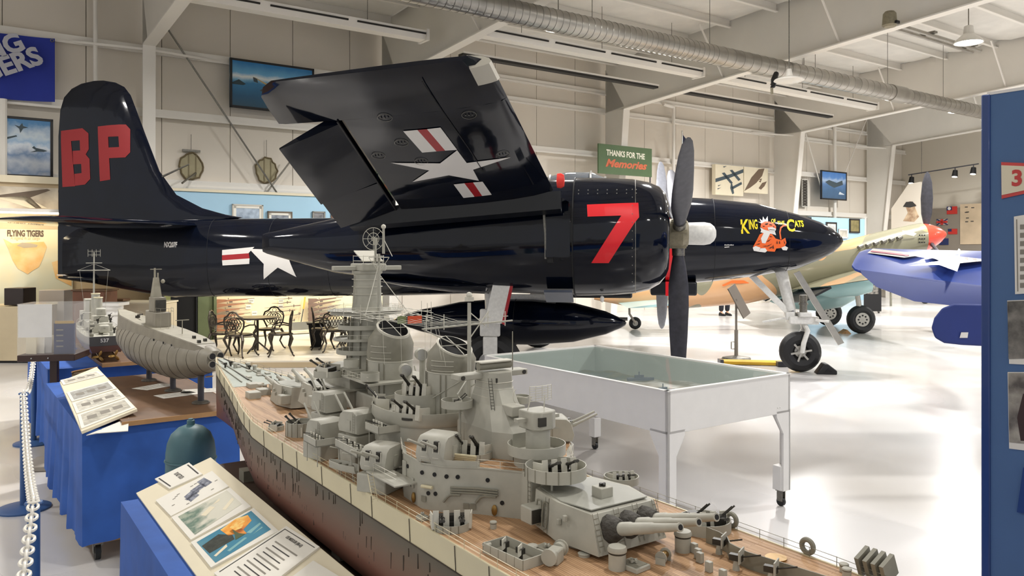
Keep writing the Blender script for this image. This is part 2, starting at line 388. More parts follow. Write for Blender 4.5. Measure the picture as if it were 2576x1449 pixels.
# ================================================================= the twin-engined navy fighter
FA = atan2(-.1497, .9887)
FM = X.Translation((2.65, 13.5, 0)) @ X.Rotation(FA, 4, 'Z')
IF = FM.inverted()
def PF(x, y, off): return hit(x, y, -off, IF)             # off: towards the camera (starboard); local y is negative there
F7 = thing('fighter_plane', 'glossy navy blue twin-engined fighter plane with folded wing and red BP on its tail', 'airplane', (2.65, 13.5, 0), FA)
FUS = sorted([(2.83, 2.178, 2.172, .003), (2.81, 2.225, 2.12, .045), (2.76, 2.285, 2.06, .1), (2.64, 2.38, 1.955, .2), (2.45, 2.486, 1.86, .3), (2.07, 2.62, 1.70, .43), (1.43, 2.80, 1.58, .54),
  (.72, 2.885, 1.49, .6), (.06, 2.93, 1.43, .63), (-.9, 3.0, 1.4, .65), (-1.9, 3.02, 1.35, .66), (-3.5, 2.86, 1.25, .63), (-4.8, 2.70, 1.2, .58), (-5.86, 2.604, 1.19, .52),
  (-7.0, 2.6, 1.17, .46), (-8.0, 2.6, 1.165, .39), (-9.05, 2.59, 1.14, .3), (-9.53, 2.58, 1.19, .26), (-10.43, 2.55, 1.34, .17), (-11.0, 2.5, 1.43, .09), (-11.35, 2.3, 1.5, .04)])
def fus(x): return interp(FUS, x)
def fside(x, z, g=.006):                                  # the starboard skin
    t, b, w = fus(x); c = (t+b)/2; h = (t-b)/2
    return V((x, -w*max(0, 1-abs((z-c)/h)**2.4)**(1/2.4)-g, z))
def sring(x, t, b, w, n=32, e=2.4, yc=0):
    r = []
    for i in range(n):
        a = 2*pi*i/n; c, s = cos(a), sin(a)
        r.append((x, yc+w*math.copysign(abs(c)**(2/e), c), (t+b)/2+(t-b)/2*math.copysign(abs(s)**(2/e), s)))
    return r
m = MB()
xs = []
for a, b in zip(FUS, FUS[1:]):
    k = max(1, int((b[0]-a[0])/.35)); xs += [lerp(a[0], b[0], i/k) for i in range(k)]
xs.append(FUS[-1][0])
m.loft([sring(x, *fus(x)) for x in xs]); m.build('fuselage', K['navy'], F7, ang=50)
def foil(x0, x1, y, z0, z1, t, vert=False, n=9):           # airfoil ring from leading x0,z0 to trailing x1,z1
    up = []; lo = []
    for i in range(n):
        s = (1-cos(pi*i/(n-1)))/2; th = t*(1.48*sqrt(s)-.63*s-1.76*s*s+1.42*s**3-.51*s**4)*1.0 if s < 1 else 0
        x = lerp(x0, x1, s); z = lerp(z0, z1, s)
        up.append((x, y, z+th*.58) if not vert else (x, y+th*.5, z0)); lo.append((x, y, z-th*.42-.002) if not vert else (x, y-th*.5-.002, z0))
    return up+lo[-2:0:-1]
# fin with rudder
fin = [(2.5, -8.2, -11.3, .2), (2.62, -7.7, -11.44, .21), (2.68, -8.05, -11.45, .21), (2.8, -8.5, -11.46, .21), (3.055, -9.02, -11.46, .2), (3.5, -9.36, -11.46, .19), (4.2, -9.65, -11.46, .16), (4.7, -9.85, -11.42, .13),
       (4.94, -9.95, -11.34, .11), (5.1, -10.08, -11.18, .08), (5.19, -10.26, -10.98, .05), (5.235, -10.5, -10.72, .02)]
m = MB(); m.loft([foil(l, t, 0, z, z, th*1.6, True, 11) for z, l, t, th in fin]); fn = m.build('fin', K['navy'], F7, ang=50)
m = MB(); m.loft([[(-10.9, y*.06, z) for y in (-1, 1)]+[(-11.46, y*.015, z) for y in (1, -1)] for z in (1.56, 2.6)]); m.build('rudder', K['navy'], F7)
m = MB(); m.loft([sring(x, t, b, w) for x, t, b, w in ((-10.6, 1.52, 1.38, .12), (-11.1, 1.53, 1.43, .08), (-11.45, 1.52, 1.48, .02))]); m.build('tail_cone', K['navy'], F7)
MB().b2((-11.47, -.03, 1.535), (-10.75, .03, 1.555)).build('lit_rudder_gap', K['insig'], F7)  # white strip: the lit line of the gap under the rudder, put in as colour
# letters on the fin (block shapes with cut corners)
def finp(x, y):
    p = PF(x, y, .09); return p
FI = [(z, l, t, th*1.6) for z, l, t, th in fin[1:]]
def fmap(c):
    p = PF(c.x, c.y, .07); l, t, th = interp(FI, p.z); s = max(.02, min(.995, (l-p.x)/(l-t)))
    p.y = -.5*th*(1.48*sqrt(s)-.63*s-1.76*s*s+1.42*s**3-.51*s**4)-.008; return p
P_ = [[(245,318),(272,315),(300,313),(300,343),(272,344),(246,346)], [(246,346),(272,344),(278,452),(251,456)], [(300,313),(316,313),(327,325),(328,383),(316,396),(274,398),(273,371),(300,370),(298,343),(300,343)]]
B_ = [[(148,328),(205,322),(205,352),(148,356)], [(148,356),(175,354),(186,468),(152,470)], [(205,322),(221,335),(222,375),(214,388),(224,400),(226,450),(212,464),(186,467),(184,437),(203,435),(202,412),(181,413),(179,379),(199,378),(198,352),(205,352)]]
for nm, L in (('letter_p', P_), ('letter_b', B_)): put(nm, fill(L, fmap, 3), K['bpred'], fn)
# tailplanes
for s in (-1, 1):
    m = MB(); m.loft([foil(x0, x1, s*y, z, z-.02, th) for y, x0, x1, z, th in ((.1, -8.45, -10.95, 2.47, .36), (.35, -8.5, -10.95, 2.47, .35), (1.5, -8.85, -10.9, 2.48, .3), (2.5, -9.2, -10.8, 2.5, .23), (2.85, -9.45, -10.7, 2.5, .15), (3.0, -9.8, -10.4, 2.5, .05))])
    m.build('tailplane', K['navy'], F7, ang=50)
# centre wing
m = MB(); m.loft([foil(x0, x1, y, z0, z1, th) for y, x0, x1, z0, z1, th in ((-3.55, -1.45, -4.35, 2.66, 2.5, .42), (-.3, -1.1, -4.55, 2.5, 2.4, .5), (.3, -1.1, -4.55, 2.5, 2.4, .5), (3.55, -1.45, -4.35, 2.66, 2.5, .42))])
m.build('centre_wing', K['navy'], F7, ang=50)
m = MB(); m.loft([foil(-4.0, x1, y, 2.52, z1, .2) for y, x1, z1 in ((-.5, -4.95, 2.3), (-2.0, -4.9, 2.32))]); m.build('flap', K['navy'], F7)
# nacelles, cowlings, propellers
NAC = [(-5.97, 2.25, 1.99, .03), (-5.9, 2.27, 1.96, .07), (-5.73, 2.30, 1.915, .13), (-4.82, 2.48, 1.685, .34), (-3.9, 2.66, 1.58, .5), (-3.34, 2.75, 1.505, .58), (-2.43, 2.9, 1.425, .64), (-1.72, 2.99, 1.40, .67), (-1.37, 2.99, 1.40, .67)]
COW = [(-1.36, 3.01, 1.385, .7), (-.95, 3.005, 1.395, .71), (-.6, 2.985, 1.42, .7), (-.38, 2.94, 1.47, .67), (-.24, 2.88, 1.55, .63), (-.16, 2.79, 1.64, .57), (-.12, 2.69, 1.74, .5), (-.13, 2.62, 1.82, .43), (-.2, 2.56, 1.88, .38)]
def cside(x, z, yc=-2.73, g=.006):
    t, b, w = interp(sorted(COW[:7]), x); c = (t+b)/2; h = (t-b)/2
    return V((x, yc-w*max(0, 1-abs((z-c)/h)**2.25)**(1/2.25)-g, z))
def ringpath(x, t, b, w, yc, e, r, a0=0, a1=2*pi, n=48):
    return [V((x, yc+(w)*math.copysign(abs(cos(a))**(2/e), cos(a)), (t+b)/2+((t-b)/2)*math.copysign(abs(sin(a))**(2/e), sin(a)))) for a in [a0+(a1-a0)*i/n for i in range(n+1)]]
blade = MB()
st = [(.16, .075, .075, 90), (.3, .075, .07, 88), (.45, .1, .05, 84), (.7, .135, .036, 78), (1.0, .14, .028, 74), (1.4, .125, .02, 70), (1.8, .1, .013, 67), (2.0, .07, .009, 66), (2.08, .035, .005, 65), (2.1, .008, .003, 65)]
rg = []
for z, w_, t_, tw in st:
    a = R(tw); rg.append([V((t_*cos(q)*cos(a)+w_*sin(q)*sin(a), -t_*cos(q)*sin(a)*-1+w_*sin(q)*cos(a), z)) for q in [2*pi*i/12 for i in range(12)]])
blade.loft(rg); blade_me = blade.mesh('blade', True, 50)
logo_me = fill([[(.06*cos(a), .06*sin(a)) for a in [2*pi*i/18 for i in range(18)]]])
for yc, rot, side in ((-2.73, 180, 'near'), (2.73, -35, 'far')):
    m = MB(); m.loft([sring(x, t, b, w, 36, 2.35, yc) for x, t, b, w in NAC]); na = m.build('nacelle', K['navy'], F7, ang=50)
    m = MB(); m.loft([sring(x, t, b, w, 40, 2.25, yc) for x, t, b, w in COW]+[sring(-.5, 2.5, 1.95, .32, 40, 2.1, yc), sring(-.52, 2.3, 2.15, .05, 40, 2.1, yc)])
    cw = m.build('cowling', K['navy'], F7, ang=50)
    t, b, w_ = COW[0][1:]
    sm = MB()
    for x in (-1.37,): sm.path(ringpath(x, t+.004, b-.004, w_+.004, yc, 2.25, .01), .012, 4)
    sm.build('cowl_gap', K['seam'], cw)
    t, b, w_ = interp(sorted(COW[:7]), -.56); MB().path(ringpath(-.56, t, b, w_, yc, 2.25, .01), .006, 4).build('cowl_seam', K['steel'], cw)
    if side == 'near':
        rv = MB()
        for i in range(7): 
            for dz in (-.025, .025): rv.sph(cside(-1.3+i*.125, 2.78+dz, g=.003), .009, 6)
        for i in range(12): rv.sph(cside(-.6, 1.6+i*.11, g=.003), .008, 6)
        stuff(rv.build('cowl_fastener', K['steel'], cw))
        def c7(c): p = PF(c.x, c.y, 3.42); return cside(p.x, p.z)
        put('number_seven', fill([[(1476,514),(1570,510),(1570,542),(1478,545)], [(1570,510),(1606,509),(1608,546),(1596,561),(1531,662),(1487,662),(1563,542),(1570,542)]], c7, 5), K['red7'], cw)
        q = MB(); q.loft([[(x, yc-y, z) for z, y in ((2.5, .67), (2.2, .71), (1.92, .7), (1.92, .64), (2.2, .65), (2.5, .62))] for x in (-1.4, -1.72)]); q.build('side_flap', K['navy'], cw)
        q = MB(); q.loft([[(x, yc-y, z) for y, z in ((.55, 1.55), (.25, 1.4), (.25, 1.37), (.57, 1.52))] for x in (-1.38, -1.75)])
        q.build('lower_flap', mat('flap_grey', srgb('4b5260'), .3), cw, M=X.Translation((0, -.05, -.06)))
        MB().path([(-1.75, yc-.69, 2.6), (-1.72, yc-.7, 2.2), (-1.72, yc-.68, 1.9)], .018, 5).build('flap_edge', K['steel'], cw)
        MB().b2((-1.7, yc-.66, 1.85), (-1.62, yc-.4, 2.7)).build('flap_gap', K['black'], cw)
        MB().sph((-1.0, yc-.3, 1.36), .03, 8, (1, 1, 1.6)).build('drain_mast', K['insig'], cw)
    pr = part('propeller', F7); pr.matrix_local = X.Translation((.02, yc, 2.238))
    MB().lathe([(.14, -.2), (.2, -.16), (.21, .05), (.17, .12), (.15, .13)], 24, M=X.Rotation(pi/2, 4, 'Y')).build('hub', K['hub'], pr)
    MB().lathe([(.15, .1), (.155, .34), (.14, .42), (.1, .47), (.05, .495), (.001, .5)], 24, M=X.Rotation(pi/2, 4, 'Y')).build('dome', K['gearw'], pr)
    for i in range(3):
        a = R(rot+120*i)
        Mi = X.Rotation(a, 4, 'X')
        bo = put('blade', blade_me if side == 'near' else blade_me.copy(), K['gun'] if side == 'near' else None, pr, M=Mi)
        if side == 'far' and not (len(bo.data.materials) and bo.data.materials[0] == K['gunl']): bo.data.materials.clear(); bo.data.materials.append(K['gunl'])
        MB().cyl((0, 0, .15), (0, 0, .3), .09, .085, 14).build('blade_cuff', K['steel'], pr, M=Mi)
        for j in range(2): MB().b2((-.1, -.1+.16*j, .14), (.1, -.06+.16*j, .2)).build('clamp', K['hub'], pr, M=Mi)
    # main gear
    gr = part('main_gear', F7); gr.matrix_local = X.Translation((-2.55, yc, 0))
    MB().tor((0, 0, .42), .29, .14, 30, 10, X.Rotation(pi/2, 4, 'X') @ X.Diagonal((1, 1, .9, 1))).build('tire', K['rub'], gr)
    MB().cyl((0, -.08, .42), (0, .08, .42), .2, n=20).build('wheel', K['alu'], gr)
    MB().cyl((0, 0, .42), (0, 0, 1.0), .055).cyl((0, 0, .95), (-.05, 0, 1.9), .085).build('strut', K['gearw'], gr)
    q = MB(); q.b2((-.14, -.2, .82), (.14, -.12, 1.2)); q.b2((-.1, -.18, .5), (.1, -.12, .82)); q.build('fork', K['gearw'], gr, bevel=.02)
    MB().path([(0, -.05, .9), (-.16, -.05, 1.05), (0, -.05, 1.2)], .03, 5).build('torque_link', K['gearw'], gr)
    q = MB(); q.prism([(.08, 1.55), (.32, 1.55), (.2, 1.02), (-.04, 1.02)], -.012, .012, X(((1,0,0,0),(0,0,1,-.38),(0,1,0,0),(0,0,0,1)))); q.build('gear_door', K['gearw'], gr)
    q = MB(); q.prism([(.32, 1.55), (.36, 1.55), (.24, 1.0), (.2, 1.02)], -.014, .014, X(((1,0,0,0),(0,0,1,-.38),(0,1,0,0),(0,0,0,1)))); q.build('door_edge', K['red'], gr)
    q = MB(); q.loft([sring(x, 1.62, 1.62-h_, w_, 20, 2.2, 0) for x, h_, w_ in ((.02, .1, .3), (-.03, .22, .36), (-.5, .2, .42), (-1.2, .12, .38), (-1.8, .02, .2))]); q.build('wheel_bay_door', K['navy'], gr, ang=50)
# the near folded outer wing panel
WP0 = V((-1.6, -3.6, 2.75)); 
def wing_at(s, c):                                        # s along the span 0..1, c along the chord 0..1
    le = V((-1.6-.3*s, -3.6-2.95*s, 2.78+.97*s)); te = V((-4.42+.22*s, -3.6-2.95*s, 2.5+1.06*s))
    return le.lerp(te, c)
wn = V((-.094, .31, .95)).normalized()                         # upper side
def pfoil(s, t, c0=0, c1=1, n=10, shrink=0):
    up = []; lo = []
    for i in range(n):
        q = (1-cos(pi*i/(n-1)))/2; c = lerp(c0+shrink, c1-shrink*1.3, q)
        th = t*(1.48*sqrt(max(c, 0))-.63*c-1.76*c*c+1.42*c**3-.51*c**4) if c < 1 else 0
        p = wing_at(s, c); up.append(p+wn*(th*.62+.004)); lo.append(p-wn*(th*.38+.004))
    return up+lo[-2:0:-1]
ow = part('outer_wing', F7)
m = MB(); m.loft([pfoil(s, th, 0, c1, shrink=sh) for s, th, c1, sh in ((0, .42, .73, 0), (.25, .39, .73, 0), (.5, .36, .73, 0), (.78, .33, .73, 0))])
m.build('wing_skin', K['navy'], ow, ang=50)
m = MB(); m.loft([pfoil(s, th, 0, 1, shrink=sh) for s, th, sh in ((.78, .33, 0), (.88, .31, 0), (.95, .27, .004), (1.0, .18, .03), (1.03, .08, .07))]); m.build('wing_tip', K['navy'], ow, ang=50)
def hinge(s, c, dr): p = wing_at(s, c); p -= wn*(dr*(c-.73)/.27); return p
def flapm(s0, s1, dr0, dr1, n=4):
    rings = []
    for i in range(n+1):
        s = lerp(s0, s1, i/n); dr = lerp(dr0, dr1, i/n)
        a = hinge(s, .735, dr); b = hinge(s, 1.0, dr)
        rings.append([a+wn*.09, a.lerp(b, .5)+wn*.05, b+wn*.008, b-wn*.008, a.lerp(b, .5)-wn*.035, a-wn*.05])
    return MB().loft(rings)
flapm(.3, .765, .26, .26).build('aileron', K['navy'], ow, ang=30)
flapm(.02, .29, .22, .22).build('flap', K['navy'], ow, ang=30)
MB().path([wing_at(s, .735)-wn*.05 for s in (0, .4, .78)], .012, 4).build('aileron_gap', K['black'], ow)
MB().loft([[wing_at(s, .96)-wn*(.22*.86+.03), wing_at(s, .99)-wn*(.22*.97+.03), wing_at(s, .99)-wn*(.22*.97+.012), wing_at(s, .96)-wn*(.22*.86+.012)] for s in (.31, .5)]).build('trim_tab', K['navy_dk'], ow)
MB().loft([[p for p in pfoil(s, .36, 0, .1, 6)] for s in (.9, .96, 1.0)]).build('landing_light', mat('lamp_cover', srgb('c8c4b8'), .15, .3), ow, M=X.Translation((.02, 0, 0)))
def wl_(c):                                               # print on the underside
    a = IF @ V((0, 0, EYE)); b = IF.to_3x3() @ V(((c.x-CX)/FP, 1, (HY-c.y)/FP))
    o_ = wing_at(0, 0); du_ = wing_at(1, 0)-o_; dc = wing_at(0, 1)-o_; n = du_.cross(dc)
    t = (o_-a).dot(n)/b.dot(n); p = a+b*t
    for _ in range(3):                                    # settle on the cambered skin
        q = p-o_; s = -q.y/2.95; lec = wing_at(s, 0); tec = wing_at(s, 1); cc = max(.01, min(.73, (lec.x-p.x)/(lec.x-tec.x)))
        t_ = lerp(.42, .33, min(1, s/.78)); th = t_*(1.48*sqrt(cc)-.63*cc-1.76*cc*cc+1.42*cc**3-.51*cc**4)
        off = wing_at(s, cc)-wn*(th*.38+.012); t = (off-a).dot(wn)/b.dot(wn); p = a+b*t
    return p
put('star_insignia', fill([[(983,410),(1107,411),(1150,378),(1174,410),(1285,396),(1190,427),(1205,455),(1129,441),(1037,458),(1080,429)]], wl_, 4), K['insig'], ow)
for L, c in (([(1014,330),(1050,327),(1098,381),(1062,384)], 'insig'), ([(1050,327),(1074,325),(1120,379),(1098,381)], 'red'), ([(1074,325),(1108,321),(1150,377),(1120,379)], 'insig'),
             ([(1141,464),(1168,461),(1194,495),(1166,498)], 'insig'), ([(1168,461),(1190,459),(1213,493),(1194,495)], 'red'), ([(1190,459),(1214,457),(1237,490),(1213,493)], 'insig')):
    put('insignia_bar', fill([L], wl_, 2), K[c], ow)
for x, y in ((968,297),(952,393),(1180,290),(1010,360),(865,378),(895,433),(1060,407),(1265,390)):
    q = MB(); ctr = wl_(V((x, y, 0)))
    q.path([ctr+V((.075*cos(a), .075*sin(a), -.33*.075*sin(a)+.1*.075*cos(a))) for a in [2*pi*i/18 for i in range(18)]], .003, 4, True)
    for k in range(3): q.box(ctr+V((-.035+.035*k, 0, -.002)), (.01, .03, .004))
    q.build('access_cover', K['steel'], ow)
MB().path([wl_(V((x, y, 0))) for x, y in ((1062, 205), (1120, 290), (1180, 375), (1215, 430))], .006, 4).build('spar_seam', K['seam'], ow)
q = MB(); q.loft([[V((x, -3.5, z)), V((x, -3.66, z+.03)), V((x, -3.66, z-.2)), V((x, -3.5, z-.25))] for x, z in ((-1.5, 2.74), (-4.3, 2.52))]); q.build('fold_fairing', K['navy_dk'], F7)
MB().lathe([(.001, .05), (.05, .04), (.065, 0), (.06, -.05), (.001, -.06)], 16, (-1.5, -3.62, 2.9), X.Rotation(pi/2, 4, 'Y') @ X.Diagonal((1.5, .7, 1, 1))).build('fold_light', mat('fold_red', srgb('d8332a'), .4), F7)
# the far folded panel: seen through the gap only from elsewhere
m = MB(); m.loft([[V((p.x, -p.y, p.z)) for p in pfoil(s, th, 0, 1)] for s, th in ((0, .42), (.5, .36), (1.0, .25))]); m.build('outer_wing', K['navy'], F7, ang=50)
# canopy
m = MB(); m.loft([sring(x, t, 2.75, w_, 24, 2.1) for x, t, w_ in ((-.75, 3.0, .2), (-1.05, 3.26, .33), (-1.3, 3.36, .36), (-1.7, 3.37, .36), (-2.1, 3.28, .33), (-2.6, 3.1, .25), (-2.9, 2.95, .1))])
m.build('canopy', K['glass'], F7, ang=50)
for x, t, w_ in ((-1.06, 3.27, .335), (-1.3, 3.37, .365), (-2.0, 3.31, .34)):
    MB().path(ringpath(x, t, 2.75, w_, 0, 2.1, 0, 0, pi, 16), .022, 5).build('canopy_frame', K['silver'], F7)
# belly fairings
for x0, x1, z0 in ((.45, -.3, 1.27), (-1.9, -.6, 1.22)):
    MB().b2((x0, -.42, z0), (x1, .42, 1.5)).build('belly_fairing', K['navy_dk'], F7, bevel=.03)
# warning stripe on the fuselage beside the propeller
m = MB(); m.loft([[fside(x, z, .004), fside(x, z, .008)] for x in (.0, .09) for z in [0]][:0] or [[fside(x, z, .006) for x in (-.06, .0, .05)] for z in [1.45+.05*i for i in range(29)]], closed=False); m.build('warning_stripe', K['red7'], F7)
MB().b2((-.06, -.425, 1.265), (.05, -.43, 1.5)).build('warning_stripe', K['red7'], F7)
# marks
def fm(off): 
    def g(c): p = PF(c.x, c.y, off); return fside(p.x, p.z)
    return g
put('star_insignia', fill([[(708,577),(722,628),(752,636),(730,655),(746,697),(700,673),(661,703),(664,664),(626,626),(690,628)]], fm(.45), 4), K['insig'], F7)
put('insignia_bar', fill([[(556,629),(640,621),(625,637),(556,642)], [(556,655),(628,650),(627,664),(557,668)]], fm(.44), 3), K['insig'], F7)
put('insignia_bar', fill([[(556,642),(626,637),(628,650),(556,655)]], fm(.44), 3), K['red'], F7)
text('registration', 'NX207F', .13, K['insig'], F7, X.Translation((-8.95, 2.115, 0)), bold=.006, wid=.27, fn=lambda c: fside(c.x, c.y))
Z = lambda x, y: PF(x, y, .5)
def lett(s, x0, y0, x1, y1, b, big=None):
    a = Z(x0, y0); c = Z(x1, y1)
    text('nose_lettering', s, abs(a.z-c.z)*1.38, K['yellow'], F7, X.Translation(((a.x+c.x)/2, (a.z+c.z)/2, 0)) @ X.Rotation(R(2), 4, 'Z'), bold=b, wid=c.x-a.x, fn=lambda q: fside(q.x, q.y))
lett('K', 1861, 554, 1883, 590, .007); lett('ING', 1883, 554, 1905, 578, .006)
lett('OF', 1941, 551, 1953, 561, .002); lett('THE', 1957, 556, 1976, 565, .002)
lett('C', 1981, 553, 2002, 584, .007); lett('ATS', 2002, 555, 2027, 571, .005)
tg = part('cat_emblem', F7)
T = lambda L: [(1800+x*.20704, 480+y*.20704) for x, y in L]
def em(nm, L, c, g=.008): put(nm, fill([T(l) for l in L], lambda c_: (lambda p: fside(p.x, p.z, g))(PF(c_.x, c_.y, .5)), 2), K[c], tg)
em('body', [[(450,680),(500,590),(530,530),(600,500),(680,520),(730,580),(800,600),(850,570),(865,630),(840,690),(740,700),(720,740),(640,735),(480,700)]], 'tiger')
em('head', [[(550,400),(600,372),(660,374),(710,395),(738,430),(735,470),(700,492),(640,485),(580,470),(540,440)]], 'tiger', .014)
em('muzzle', [[(630,445),(690,440),(735,460),(728,485),(690,495),(640,478)]], 'insig', .018)
em('face_mark', [[(600,400),(635,392),(640,400),(605,412)],[(655,405),(690,410),(688,418),(652,414)],[(570,425),(600,430),(580,440)],[(700,428),(722,440),(702,440)],[(650,468),(720,474),(718,478),(650,473)]], 'black', .022)
em('ruff', [[(535,445),(570,462),(640,482),(720,488),(735,540),(690,525),(660,520),(640,560),(600,640),(560,635),(545,580),(580,515),(540,505),(550,480)]], 'insig', .012)
em('crown', [[(510,375),(550,380),(535,335),(570,365),(580,310),(605,355),(640,305),(640,370),(560,400)]], 'insig', .012)
em('paw', [[(445,690),(480,670),(540,690),(520,740),(460,730)], [(520,740),(540,700),(600,695),(625,730),(600,750)], [(800,690),(850,670),(885,690),(870,725),(820,720)]], 'insig', .012)
em('tail', [[(785,590),(775,500),(790,440),(830,412),(875,415),(875,428),(835,430),(805,455),(793,510),(805,590)]], 'tiger', .006)
em('stripe', [[(470,660),(520,640),(510,652)], [(560,675),(620,665),(600,676)], [(640,700),(700,670),(670,700)], [(650,545),(690,560),(665,562)], [(830,600),(850,640),(838,640)], [(500,620),(540,600),(530,615)], [(490,655),(540,635),(525,652)], [(610,620),(680,580),(640,615)], [(600,680),(690,640),(640,672)], [(740,640),(748,600),(756,645)], [(770,640),(778,600),(786,645)], [(690,700),(700,650),(708,705)], [(600,410),(640,400),(625,414)]], 'black', .016)
put('stencil', fill([[(1822+4*i, 615+(i % 2)), (1825+4*i, 615), (1825+4*i, 617), (1822+4*i, 618)] for i in range(6)]+[[(1822, 621), (1834, 620), (1834, 622), (1822, 623)]], fm(.55)), K['insig'], F7)
for x in (-7.0, -5.86, -8.2, .72, 1.9):
    t, b, w_ = fus(x); MB().path(ringpath(x, t, b, w_, 0, 2.4, 0), .004, 4).build('panel_seam', K['seam'], F7)
MB().cyl((-9.3, 0, 3.4), (-8.75, -.02, 3.62), .02, .012, 6).build('antenna_mast', K['steel'], F7)
# drop tank and its stand
tk = part('drop_tank', F7)
prof = [(-4.83, .003), (-4.7, .08), (-4.3, .2), (-3.6, .34), (-2.9, .4), (-2.3, .4), (-1.6, .34), (-1.05, .2), (-.8, .09), (-.72, .04), (-.7, .002)]
MB().loft([[(x, r_*cos(a), .77+r_*sin(a)) for a in [2*pi*i/24 for i in range(24)]] for x, r_ in prof]).build('tank_shell', K['navy'], tk, ang=60)
MB().b2((-3.0, -.05, 1.1), (-1.9, .05, 1.25)).build('tank_pylon', K['gearw'], tk)
MB().cyl((-.95, 0, .84), (-.68, 0, .84), .03, n=8).build('tank_cap', K['steel'], tk)
q = MB(); q.tor((0, 0, 0), .402, .006, 30, 4, X.Rotation(pi/2, 4, 'Y')); q.build('tank_band', K['seam'], tk, M=X.Translation((-2.6, 0, .77)))
# nose gear
ng = part('nose_gear', F7)
q0 = MB(); q0.tor((2.15, 0, .34), .215, .125, 32, 10, X.Rotation(pi/2, 4, 'X') @ X.Diagonal((1, 1, .85, 1))); q0.build('tire', K['rub'], ng)
MB().lathe([(.001, .09), (.06, .09), (.06, .05), (.13, .03), (.19, .06), (.2, .1), (.2, -.1), (.1, -.1), (.001, -.1)], 26, (2.15, 0, .34), X.Rotation(pi/2, 4, 'X')).build('wheel', K['alu'], ng)
sp = MB()
for i in range(6):
    a = i*pi/3+.2; sp.box((2.15+.11*cos(a), -.1, .34+.11*sin(a)), (.13, .02, .03), M=X.Rotation(-a, 4, 'Y'))
sp.build('spoke', K['alu'], ng)
q = MB(); q.cyl((1.84, 0, 1.7), (2.0, 0, 1.02), .1, .085, 16); q.build('oleo_cylinder', K['gearw'], ng)
MB().cyl((2.0, 0, 1.05), (2.1, 0, .82), .055).build('oleo_piston', K['silver'], ng)
q = MB(); q.b2((1.95, -.16, .8), (2.42, .16, .93)); q.b2((2.1, -.2, .92), (2.3, .2, 1.0)); q.b2((1.9, -.1, .86), (2.05, .1, 1.0)); q.build('fork_head', K['gearw'], ng, bevel=.02)
q = MB(); q.path([(2.2, -.05, .82), (2.24, -.16, .7), (2.17, -.19, .5), (2.15, -.17, .34)], .04, 8); q.path([(2.2, .05, .82), (2.24, .16, .7), (2.17, .19, .5), (2.15, .19, .34)], .05, 8); q.build('fork', K['gearw'], ng)
MB().cyl((2.18, -.1, .95), (2.18, -.1, 1.28), .06, n=12).cyl((2.18, -.1, 1.12), (2.18, -.1, 1.15), .075, n=12).build('steering_unit', K['steel'], ng)
MB().loft([[(x-.05, -.05, z), (x+.05, -.05, z+.03), (x+.05, .05, z+.03), (x-.05, .05, z)] for x, z in ((1.35, 1.6), (1.98, .95))]).build('drag_brace', K['gearw'], ng)
MB().path([(1.55, 0, .82), (1.95, 0, .9)], .02, 6).build('brace_link', K['gearw'], ng)
q = MB(); q.loft([[(x-.045, -.24, z-.02), (x+.045, -.24, z+.02), (x+.045, -.2, z+.02), (x-.045, -.2, z-.02)] for x, z in ((2.05, 1.66), (2.74, .5))]); q.build('nose_door', K['alu'], ng)
MB().path([(2.35, -.2, .88), (2.55, -.24, .86)], .025, 6).build('door_rod', K['gearw'], ng)
# floor items around the nose wheel
c = thing('wheel_chock', 'black rubber chock wedged in front of the fighter nose wheel', 'chock', FM @ V((2.52, -.12, 0)), FA)
ck = MB(); ck.prism([(-.16, 0), (.16, 0), (.16, .06), (.02, .17), (-.04, .17)], -.12, .12, X.Rotation(pi/2, 4, 'X')); ck.build('wedge', K['rub'], c, bevel=.015)
MB().prism([(-.03, .04), (.09, .04), (.02, .11)], -.125, .125, X.Rotation(pi/2, 4, 'X')).build('hollow', K['black'], c)
a, b = on(1810, 917), on(2010, 922)
tb = thing('tow_bar', 'yellow tow bar lying on the floor behind the fighter nose wheel', 'tow bar', a)
b -= a; MB().path([(0, 0, .05), (b.x, b.y, .05)], .05, 6).build('bar', K['yel'], tb); MB().box((b.x-.3, b.y, .05), (.18, .16, .08)).build('head', K['gun'], tb); MB().box((.02, 0, .05), (.06, .2, .09)).build('lunette', K['gun'], tb)
p = on(1852, 905); st_ = thing('sign_stand', 'grey pole stand with a tilted sign board beside the fighter nose', 'sign stand', p)
MB().lathe([(.26, 0), (.27, .02), (.25, .05), (.06, .08), (.001, .08)], 24, M=X.Diagonal((1, .7, 1, 1))).build('base', K['steel'], st_)
MB().cyl((0, 0, .05), (0, 0, .55), .035).cyl((0, 0, .5), (0, 0, 1.12), .022).build('pole', mat('stand_grey', srgb('807a72'), .5, .2), st_)
MB().path([(-.03, 0, .2), (-.09, 0, .2), (-.09, 0, .33), (-.03, 0, .33)], .01, 5).build('handle', K['steel'], st_)
MB().box((.06, .03, 1.08), (.24, .02, .62), M=X.Rotation(R(-28), 4, 'Y') @ X.Rotation(R(38), 4, 'Z')).build('board', mat('board_brown', srgb('6f665c'), .5), st_)
